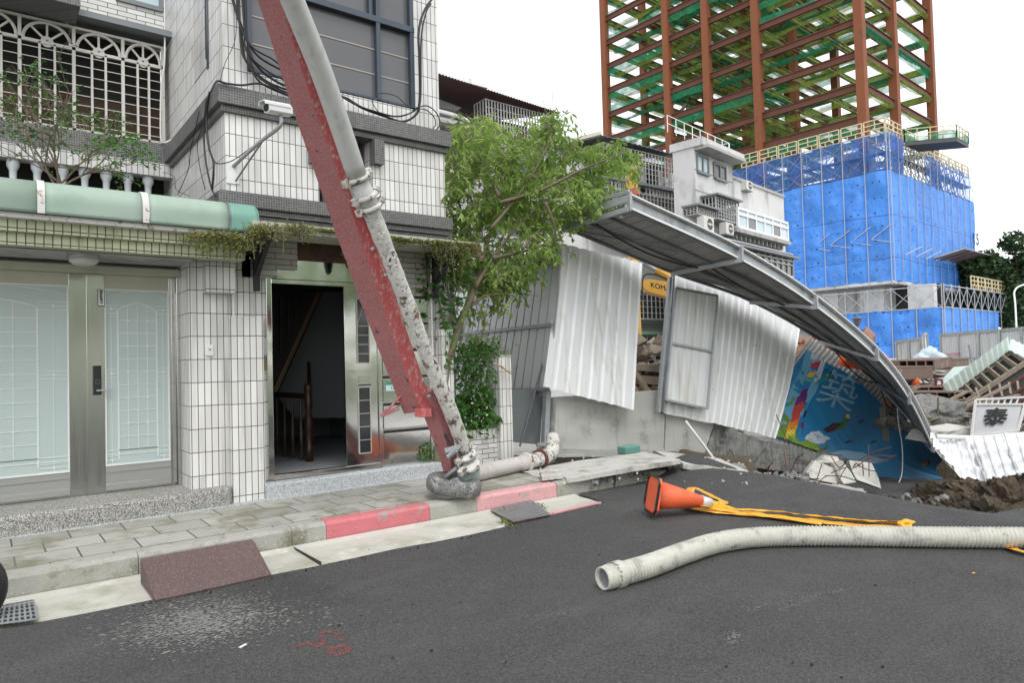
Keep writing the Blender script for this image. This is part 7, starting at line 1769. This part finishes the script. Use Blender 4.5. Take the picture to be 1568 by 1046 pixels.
# debris stack behind the gap
g = 'planks stacked behind the fence gap'
for i, (y, w_, lab) in enumerate(((562, .16, 'topmost grey plank behind the gap'), (580, .2, 'brown plank second from the top behind the gap'), (598, .22, 'reddish brown plank low behind the gap'))):
    o = obj('plank', MB().bar(aD(962, y, 13.4), aD(1040, y+6, 13.8), .4, w_*.8), M['wood_old'] if i != 2 else M['wood_edge'], origin=aD(966, y, 13.4)); tag(o, lab, 'plank', g)
mb = MB()
for i in range(60): p = aD(rg.uniform(955, 1040), rg.uniform(520, 640), rg.uniform(13.2, 14.5)); mb.rock(p, (.2, .12, .08), i, i)
tag(obj('demolition_debris', mb, M['wood_old']), kind='stuff')
mb = MB()   # splintered boards, battens and bent sheet strewn over the far debris
for i in range(210):
    px = rg.uniform(1345, 1568); py = rg.uniform(566, 652); D = lerp(24, 15.6, (py-566)/86)+rg.uniform(0, 1.2); c9 = aD(px, py, D)
    d9 = V((rg.gauss(0, 1), rg.gauss(0, .7), rg.gauss(0, .3))).normalized()*rg.uniform(.15, .7); mb.bar(c9-d9, c9+d9, rg.uniform(.03, .14), rg.uniform(.02, .05), up=(rg.gauss(0, .4), rg.gauss(0, .4), 1))
tag(obj('demolition_debris', mb, M['wood_old']), kind='stuff')
mb = MB()
for i in range(60):
    px = rg.uniform(1345, 1568); py = rg.uniform(572, 655); D = lerp(24, 15.8, (py-566)/86)+rg.uniform(0, 1.5); r = rg.uniform(.08, .3); mb.rock(aD(px, py, D), (r, r*.8, r*.35), i+50, i)
tag(obj('demolition_debris', mb, M['conc_dark']), kind='stuff')
mb = MB()
for i in range(500):
    px = rg.uniform(1230, 1568); p = aZ(px, rg.uniform(578, 640), -.55); r = rg.uniform(.05, .3)
    if 9.3 < p.y < 40: mb.rock((p.x, p.y, -.55), (r, r*.8, r*.4), i, i)
tag(obj('demolition_debris', mb, M['conc_white']), kind='stuff')
mb = MB()
for i in range(60):   # brick rubble rising between the leaning fences
    p = aD(rg.uniform(1210, 1330), rg.uniform(512, 575), rg.uniform(16.5, 18)); r = rg.uniform(.08, .3); mb.rock(p, (r, r*.8, r*.5), i, i)
for i in range(26): p = aD(1225+i*4.5, 560+i*1.5, 17.5); mb.blob(p, (.5, .5, .6), 2, .3, i)
tag(obj('brick_rubble', mb, mat('brick_rubble', (.30, .17, .12), .9, var=.4, vs=5)), kind='stuff')
mb = MB().grid(lambda u, v: aD(lerp(1285, 1320, u), lerp(545, 560, v)+8*u, 15.5)+V((0, 0, .1*noise.noise(V((u*4, v*4, 0))))), [k/8 for k in range(9)], [k/4 for k in range(5)])
tag(obj('orange_tarp', mb, M['orange'], origin=aD(1300, 560, 15.5), solid=.01), 'scrap of orange tarp behind the canopy above the mural', 'tarp')
# teal foam block on the slab, thin hose off the wall
q = aY(963, 688, 7.62); q.z = aZ(963, 694, .25).z
qt = aY(963, 688, 7.45)
tag(obj('foam_block', MB().box(qt+V((-.17, -.09, -.07)), qt+V((.17, .09, .055)), ), M['teal'], origin=qt, bevel=.02), 'faded teal foam block lying on the pale slab', 'block')
cable('loose_rod', 'bent pale rod sticking out from under the gate fence', [aY(1050, 645, 7.5), aY(1065, 665, 7.3), aY(1080, 685, 7.15), aY(1095, 706, 7.0)], .022, 'white_cable', cat='rod')
# ================================================================ VEGETATION
def leaves(n_iter, gen, L, Wd, seed=0, rg=None):
    rg = rg or random.Random(seed); vs = []; fs = []
    for (c, ax, ln) in gen:
        d = ax.normalized(); s = d.cross(V((rg.gauss(0, 1), rg.gauss(0, 1), rg.gauss(0, 1)))); s = s.normalized() if s.length > .01 else V((1, 0, 0))
        n = d.cross(s); o = len(vs); w_ = Wd*ln
        vs += [c, c+d*ln*.45+s*w_+n*ln*.06, c+d*ln, c+d*ln*.45-s*w_+n*ln*.06]; fs += [(o, o+1, o+2, o+3)]
    mb = MB(); mb.v = vs; mb.f = fs; mb.m = [0]*len(fs); return mb
def rv(rg): 
    while True:
        v = V((rg.uniform(-1, 1), rg.uniform(-1, 1), rg.uniform(-1, 1)))
        if .05 < v.length < 1: return v
# ---- the street tree
rg = random.Random(17)
tb = aD(668, 640, 9.0); tb.z = .2
tree = thing('leaning_tree', 'light green drooping street tree leaning out between the house and the fence', 'tree', tb)
tp_ = [tb, aD(684, 560, 9.1), aD(690, 540, 9.1), aD(706, 490, 9.2), aD(728, 440, 9.4), aD(738, 400, 9.6), aD(752, 350, 9.8), aD(765, 300, 10), aD(780, 250, 10.2)]
mb = MB().tube(smooth_path(tp_, 5), [max(.012, .075-.0018*i) for i in range(41)], 10)
obj('trunk', mb, M['bark'], tree, smooth=True)
limbs = [[(728, 440), (755, 395), (790, 350), (835, 310), (880, 285)], [(738, 400), (715, 350), (700, 290), (705, 230)], [(752, 350), (800, 290), (835, 230), (850, 185)], [(765, 300), (740, 250), (725, 210)], [(765, 310), (830, 290), (900, 255), (955, 235)], [(755, 395), (800, 385), (840, 375)], [(706, 480), (740, 455), (770, 450), (790, 455)], [(740, 395), (700, 380), (690, 330)], [(835, 310), (850, 350), (845, 380)], [(800, 380), (830, 350), (880, 330)]]
for i, pl in enumerate(limbs):
    sp = smooth_path([aD(px, py, 9.3+.25*k+(.5 if i % 2 else -.2)*k*.5) for k, (px, py) in enumerate(pl)], 6)
    obj('limb', MB().tube(sp, [lerp(.028, .005, k/len(sp)) for k in range(len(sp))], 7), M['bark'], tree, smooth=True)
blobs = [(710, 205, 34, 40), (735, 235, 45, 50), (700, 250, 26, 60), (775, 215, 40, 42), (760, 270, 60, 55), (820, 235, 50, 48), (852, 190, 32, 32), (800, 290, 55, 50), (845, 275, 50, 45), (895, 240, 42, 32), (940, 232, 36, 28), (955, 262, 28, 24), (900, 290, 48, 34), (860, 325, 50, 34), (720, 320, 44, 50), (775, 335, 50, 45), (820, 360, 46, 34), (730, 385, 52, 38), (770, 400, 44, 36), (700, 350, 24, 50), (760, 430, 30, 26), (790, 445, 20, 20), (730, 425, 30, 22), (845, 385, 26, 14), (700, 300, 20, 40), (912, 315, 26, 16), (965, 275, 14, 20), (745, 190, 25, 22), (702, 415, 20, 26), (722, 468, 20, 20), (748, 462, 18, 14), (780, 468, 14, 14), (808, 412, 26, 18)]
gen = []; tw_ = MB()
for bi, (cx, cy, rx, ry) in enumerate(blobs):
    ns = int(rx*ry/8.)
    for k in range(ns):
        v = rv(rg); v = v*(.55+.45*rg.random())/max(.5, v.length)**.3 if rg.random() < .7 else v
        px, py = cx+v.x*rx, cy+v.y*ry; dens = noise.noise(V((px*.035, py*.035, v.z*1.5)))
        if dens < -.08: continue
        c = aD(px, py, 9.9+v.z*.95+.002*(px-700))
        dr = V((rg.gauss(0, .5), rg.gauss(0, .5), -.35+rg.gauss(0, .25))).normalized(); LL = rg.uniform(.12, .26)
        if rg.random() < .25: tw_.bar(c-dr*LL*1.2, c+dr*LL, .005)
        for q in range(rg.randint(6, 10)):
            t = rg.random(); side = V((rg.gauss(0, 1), rg.gauss(0, 1), rg.gauss(0, .4)))*.6; ax = (dr+side+V((0, 0, -.5)))
            gen.append((c+dr*LL*t, ax, rg.uniform(.06, .125)))
obj('crown', leaves(0, gen, 0, .16, rg=rg), M['leaf_tree'], tree)
obj('twigs', tw_, M['bark'], tree)
# ---- planter with shrub
pA = aY(716, 660, 8.0)
x0, x1 = aY(700, 690, 7.9).x, aY(762, 690, 7.9).x; zt_p = aY(735, 658, 7.9).z
pl = thing('tiled_planter', 'white tiled planter box with taller tiled end post', 'planter', ((x0+x1)/2, 8, .15))
obj('planter_box', MB().box((x0, 7.9, .1), (x1, 8.6, zt_p-.10)), tilemat('planter_tile', (.62, .61, .58), (.07, .07, .065), .2, .068, off=.5, ms=.005), pl)
obj('planter_rim', MB().box((x0, 7.895, zt_p-.10), (x1, 8.6, zt_p)), M['tile'], pl)
xe0, xe1 = aY(768, 690, 7.82).x+.02, aY(786, 690, 7.82).x+.02; ze = aY(765, 546, 7.8).z
obj('end_post', MB().box((xe0-.02, 7.82, .1), (xe1-.02, 8.12, ze)), M['tile'], pl)
obj('post_cap', MB().box((xe0-.03, 7.81, ze), (xe1-.01, 8.13, ze+.02)), M['tile_wide'], pl)
obj('rail_pipe', MB().tube([aY(700, 556, 8.1), aY(765, 558, 8.0)], .012, 6), M['galv'], pl)
obj('tied_rope', MB().tube(smooth_path([aY(755, 556, 7.75), aY(768, 562, 7.74), aY(782, 572, 7.76)], 5), .012, 6), M['wood'], pl)
sh = thing('planter_shrub', 'broad-leaved green shrub growing over the tiled planter', 'shrub', (x0+.2, 8.1, .6))
gen = []; st_ = MB(); rg = random.Random(3)
for k in range(1150):
    px, py = rg.gauss(728, 23), rg.uniform(525, 668)
    if not (694 < px < 762): continue
    if py < 600 and rg.random() < .25: continue
    big = py > 585; c = aY(px, py, 7.85+rg.random()*.5)
    for q in range(2 if big else 4): gen.append((c+rv(rg)*.06, V((rg.gauss(0, 1), rg.gauss(-.4, .8), rg.gauss(-.5, .5))), rg.uniform(.09, .16) if big and rg.random() < .5 else rg.uniform(.04, .08)))
obj('foliage', leaves(0, gen, 0, .24, rg=rg), M['leaf_shrub'], sh)
for k in range(14): st_.tube(smooth_path([aY(rg.uniform(705, 755), 665, 8.2), aY(rg.uniform(700, 755), 610, 8.2), aY(rg.uniform(695, 760), 545, 8.2)], 4), .008, 5)
obj('stem', st_, M['twig'], sh)
obj('yellow_leaf', leaves(0, [(aY(730, 645, 7.92), V((-.1, -.2, -1)), .15), (aY(738, 640, 7.95), V((.3, -.2, -1)), .1)], 0, .3), M['leaf_yellow'], sh)
fz = thing('feathery_shrub', 'feathery light green seedling tops above the planter', 'shrub', (x0+.3, 8.3, .9)); gen = []
for k in range(150):
    px, py = rg.gauss(732, 22), rg.gauss(535, 12); c = aY(px, py, 8.2+rg.random()*.4); d = V((rg.gauss(0, 1), rg.gauss(0, .5), .1)).normalized()
    for q in range(14): t = q/14; gen.append((c+d*.2*t, V((rg.gauss(0, .3), rg.gauss(0, .3), 1 if q % 2 else -1))+d*.6, .04))
obj('foliage', leaves(0, gen, 0, .2, rg=rg), M['leaf_tree'], fz)
wd = thing('wall_weed', 'small green weed at the wall foot behind the boom foot', 'weed', aY(654, 705, 7.8)); gen = []
for k in range(70): c = aY(rg.gauss(654, 5), rg.uniform(680, 708), 7.78); gen.append((c, V((rg.gauss(0, 1), -.4, rg.gauss(.3, .6))), .05))
obj('foliage', leaves(0, gen, 0, .25, rg=rg), M['leaf_shrub'], wd)
# climbing plant on the wall corner right of the entry
cl = thing('climbing_vine', 'dark climbing vine with large leaves on the wall corner by the tree', 'vine', aY(680, 520, 7.8)); gen = []; st_ = MB()
for pl_ in ([(672, 380), (668, 430), (676, 480), (686, 520)], [(690, 385), (680, 420), (690, 470), (684, 530), (690, 560)], [(660, 385), (655, 420), (662, 450)], [(700, 380), (705, 420), (695, 460), (700, 500)]):
    sp = smooth_path([aY(px, py, 7.72) for px, py in pl_], 8); st_.tube(sp, .012, 6)
    for p in sp:
        for q in range(3): gen.append((p+rv(rg)*.12, V((rg.gauss(0, 1), rg.gauss(-.3, .4), rg.gauss(-.4, .5))), rg.uniform(.06, .13)))
obj('stem', st_, M['bark'], cl); obj('foliage', leaves(0, gen, 0, .26, rg=rg), M['leaf_shrub'], cl)
# creepers on the canopy edge and awning end
def creeper(lab, pts, n, droop, seed, mcol='leaf_vine', spread=.05):
    rg = random.Random(seed); t = thing('creeper', lab, 'creeper', pts[0]); gen = []; st_ = MB()
    for k in range(n):
        i = rg.random()*(len(pts)-1); a = pts[int(i)]; b = pts[min(int(i)+1, len(pts)-1)]; c = a.lerp(b, i-int(i))+V((rg.gauss(0, spread), rg.gauss(0, spread), rg.gauss(0, spread*.5)))
        L = abs(rg.gauss(0, 1))*droop*(.3+noise.noise(V((i*3, seed, 0)))+.4); L = max(.02, L)
        if rg.random() < .35: st_.tube([c, c+V((rg.gauss(0, .02), rg.gauss(0, .02), -L))], .003, 4)
        for q in range(3+int(L/.02)): gen.append((c+V((rg.gauss(0, .02), rg.gauss(0, .02), -L*rg.random())), V((rg.gauss(0, 1), rg.gauss(-.2, 1), rg.gauss(-.2, .6))), rg.uniform(.018, .035)))
    obj('stems', st_, M['twig'], t); obj('foliage', leaves(0, gen, 0, .3, rg=rg), M[mcol], t)
cY = 7.12
creeper('yellow-green creeper spilling over the left part of the entry canopy', [aY(384, 352, cY), aY(400, 345, cY), (aY(440, 345, cY)), aY(480, 350, cY)], 330, .12, 5, spread=.045)
creeper('creeper trailing over the green awning end above the doors', [aY(290, 360, 7.2), aY(330, 355, 7.2), aY(362, 362, 7.2), aY(375, 372, 7.2)], 260, .13, 6, spread=.04)
creeper('thin creeper covering the right part of the entry canopy edge', [aY(486, 350, cY), aY(580, 362, cY), aY(640, 368, cY), aY(735, 374, cY)], 700, .04, 7, spread=.02)
creeper('hanging creeper tuft at the right corner of the entry canopy', [aY(655, 370, cY), aY(690, 374, cY), aY(730, 378, cY)], 260, .16, 8, spread=.05)
creeper('moss and weeds along the gutter grate beyond the boom foot', [aZ(765, 786, .02), aZ(800, 770, .02), aZ(830, 775, .02)], 60, .01, 9, spread=.02)
creeper('weed clump at the lower corner of the ribbed drain grate', [aZ(770, 795, .02), aZ(785, 801, .02)], 40, .01, 10, spread=.02)
# ---- bare shrub on the terrace
sb = thing('terrace_shrub', 'sparse bare-branched shrub growing behind the green awning', 'shrub', aY(92, 285, 8.6)); rg = random.Random(12)
st_ = MB(); tips = []
Yb = 8.6
def grow(p, d, L, r, depth):
    pts = [p]; q = V(p); dd = V(d)
    for k in range(5): dd = (dd+V((rg.gauss(0, .13), rg.gauss(0, .10), rg.gauss(0, .10)))).normalized(); q = q+dd*L/5; pts.append(V(q))
    st_.tube(pts, [lerp(r, r*.6, k/5) for k in range(6)], 5)
    if depth >= 2: tips.extend(pts[1:])
    if depth < 4:
        for k in range(3 if depth < 2 else 2):
            b = pts[rg.randint(2, 5)]; nd = (dd+V((rg.gauss(0, .75), rg.gauss(0, .4), rg.gauss(.12, .45)))).normalized(); grow(b, nd, L*rg.uniform(.6, .85), r*.62, depth+1)
base = aY(92, 285, Yb)
for dx, dz in ((-.5, 1), (-.15, 1), (.15, 1.1), (.6, .9), (1.1, .75), (-1.1, .8)): grow(base+V((rg.gauss(0, .03), 0, 0)), V((dx, rg.gauss(0, .2), dz)).normalized(), .56, .012, 0)
obj('branches', st_, M['twig'], sb)
gen = []
for p in tips:
    if rg.random() < .25:
        for q in range(3): gen.append((p+rv(rg)*.03, V((rg.gauss(0, 1), rg.gauss(0, .6), rg.gauss(.1, .5))), rg.uniform(.03, .055)))
for (a, b, c, d, n) in ((125, 225, 235, 228, 60), (185, 232, 240, 245, 25), (0, 200, 60, 215, 30), (150, 205, 210, 215, 40)):
    for k in range(n):
        t = rg.random(); p = aY(lerp(a, c, t), lerp(b, d, t)+rg.gauss(0, 7), Yb+rg.gauss(0, .1))
        for q in range(3): gen.append((p+rv(rg)*.03, V((rg.gauss(0, 1), rg.gauss(0, .6), rg.gauss(-.1, .4))), rg.uniform(.035, .06)))
obj('foliage', leaves(0, gen, 0, .24, rg=rg), M['leaf_shrub'], sb)
# ---- distant trees at the right
def far_tree(lab, cx, cy, rx, ry, D, seed, n=2600, m='leaf_dark', base_z=-.6, group=None):
    rg = random.Random(seed); c0 = aD(cx, cy, D); t = thing('tree', lab, 'tree', V((c0.x, c0.y, base_z)), group)
    sc_x, sc_z = rx*D/F, ry*D/F
    obj('trunk', MB().tube([V((c0.x, c0.y, base_z)), V((c0.x+.3, c0.y, lerp(base_z, c0.z, .6))), c0], [.5, .35, .12], 8), M['bark'], t)
    lb_ = MB()
    subs = []
    for k in range(16): v = rv(rg); subs.append((c0+V((v.x*sc_x*.85, v.y*sc_x*.7, v.z*sc_z*.85)), rg.uniform(.3, .5)))
    for s, r in subs: lb_.tube([c0-V((0, 0, sc_z*.7)), s], [.12, .03], 5)
    obj('limb', lb_, M['bark'], t); gen = []
    for k in range(n):
        s, r = subs[rg.randrange(16)]; v = rv(rg); v = v/v.length**.4
        p = s+V((v.x*sc_x*r, v.y*sc_x*r, v.z*sc_z*r*.7))
        for q in range(3): gen.append((p+rv(rg)*.5, V((rg.gauss(0, 1), rg.gauss(0, 1), rg.gauss(-.2, .5))), rg.uniform(.3, .6)*D/75))
    obj('crown', leaves(0, gen, 0, .35, rg=rg), M[m], t)
g = 'dark trees behind the podium'
far_tree('rounded dark tree just right of the blue tarpaulin', 1510, 425, 42, 50, 95, 1, group=g)
far_tree('tall spreading tree at the right edge of the sky', 1560, 410, 40, 55, 92, 2, group=g)
far_tree('dark lower tree behind the street lamp', 1568, 480, 34, 50, 90, 3, 2000, group=g)
far_tree('small tree between the podium guard panels and sky', 1495, 470, 25, 40, 98, 4, 1500, group=g)
far_tree('tree top peeking over the podium guard panels', 1535, 450, 40, 40, 99, 5, 2000, group=g)
# trees on the other side of the street, behind the camera: the steel doors mirror them
for i, (x, y, r, h) in enumerate(((2, -9, 4.4, 5.6), (9, -10, 4.4, 6.2), (16, -9.5, 4.4, 5.8), (23, -10.5, 4.6, 6.0))):
    rg = random.Random(40+i); t = thing('roadside_tree', ['leafy roadside tree across the street, farthest left', 'leafy roadside tree across the street facing the glass doors', 'leafy roadside tree across the street facing the stair door', 'leafy roadside tree across the street, farthest right'][i], 'tree', (x, y, 0), 'trees across the street')
    obj('trunk', MB().tube([(x, y, 0), (x+.1, y, 2), (x, y, h)], [.2, .15, .08], 8), M['bark'], t); gen = []
    for k in range(3200):
        v = rv(rg); v = v/v.length**.5; gen.append((V((x+v.x*r, y+v.y*r*.7, h+v.z*r*.72)), V((rg.gauss(0, 1), rg.gauss(0, 1), rg.gauss(0, .6))), rg.uniform(.3, .5)))
    obj('crown', leaves(0, gen, 0, .4, rg=rg), M['leaf_tree'], t)
rg = random.Random(77); gen = []  # unseen leaf screen, added so the steel doors mirror green instead of bright sky
for k in range(7000):
    gen.append((V((rg.uniform(-6, 40), -8.2+rg.gauss(0, .35), rg.uniform(.1, 3.2)+.5*noise.noise(V((k*.01, 0, 0))))), V((rg.gauss(0, 1), rg.gauss(0, 1), rg.gauss(0, .6))), rg.uniform(.25, .42)))
hd = thing('reflection_hedge', 'tall green leaf screen added unseen behind the viewer for the steel doors to mirror', 'reflection_hedge', (10, -8.2, 0)); obj('foliage', leaves(0, gen, 0, .4, rg=rg), M['leaf_tree'], hd)
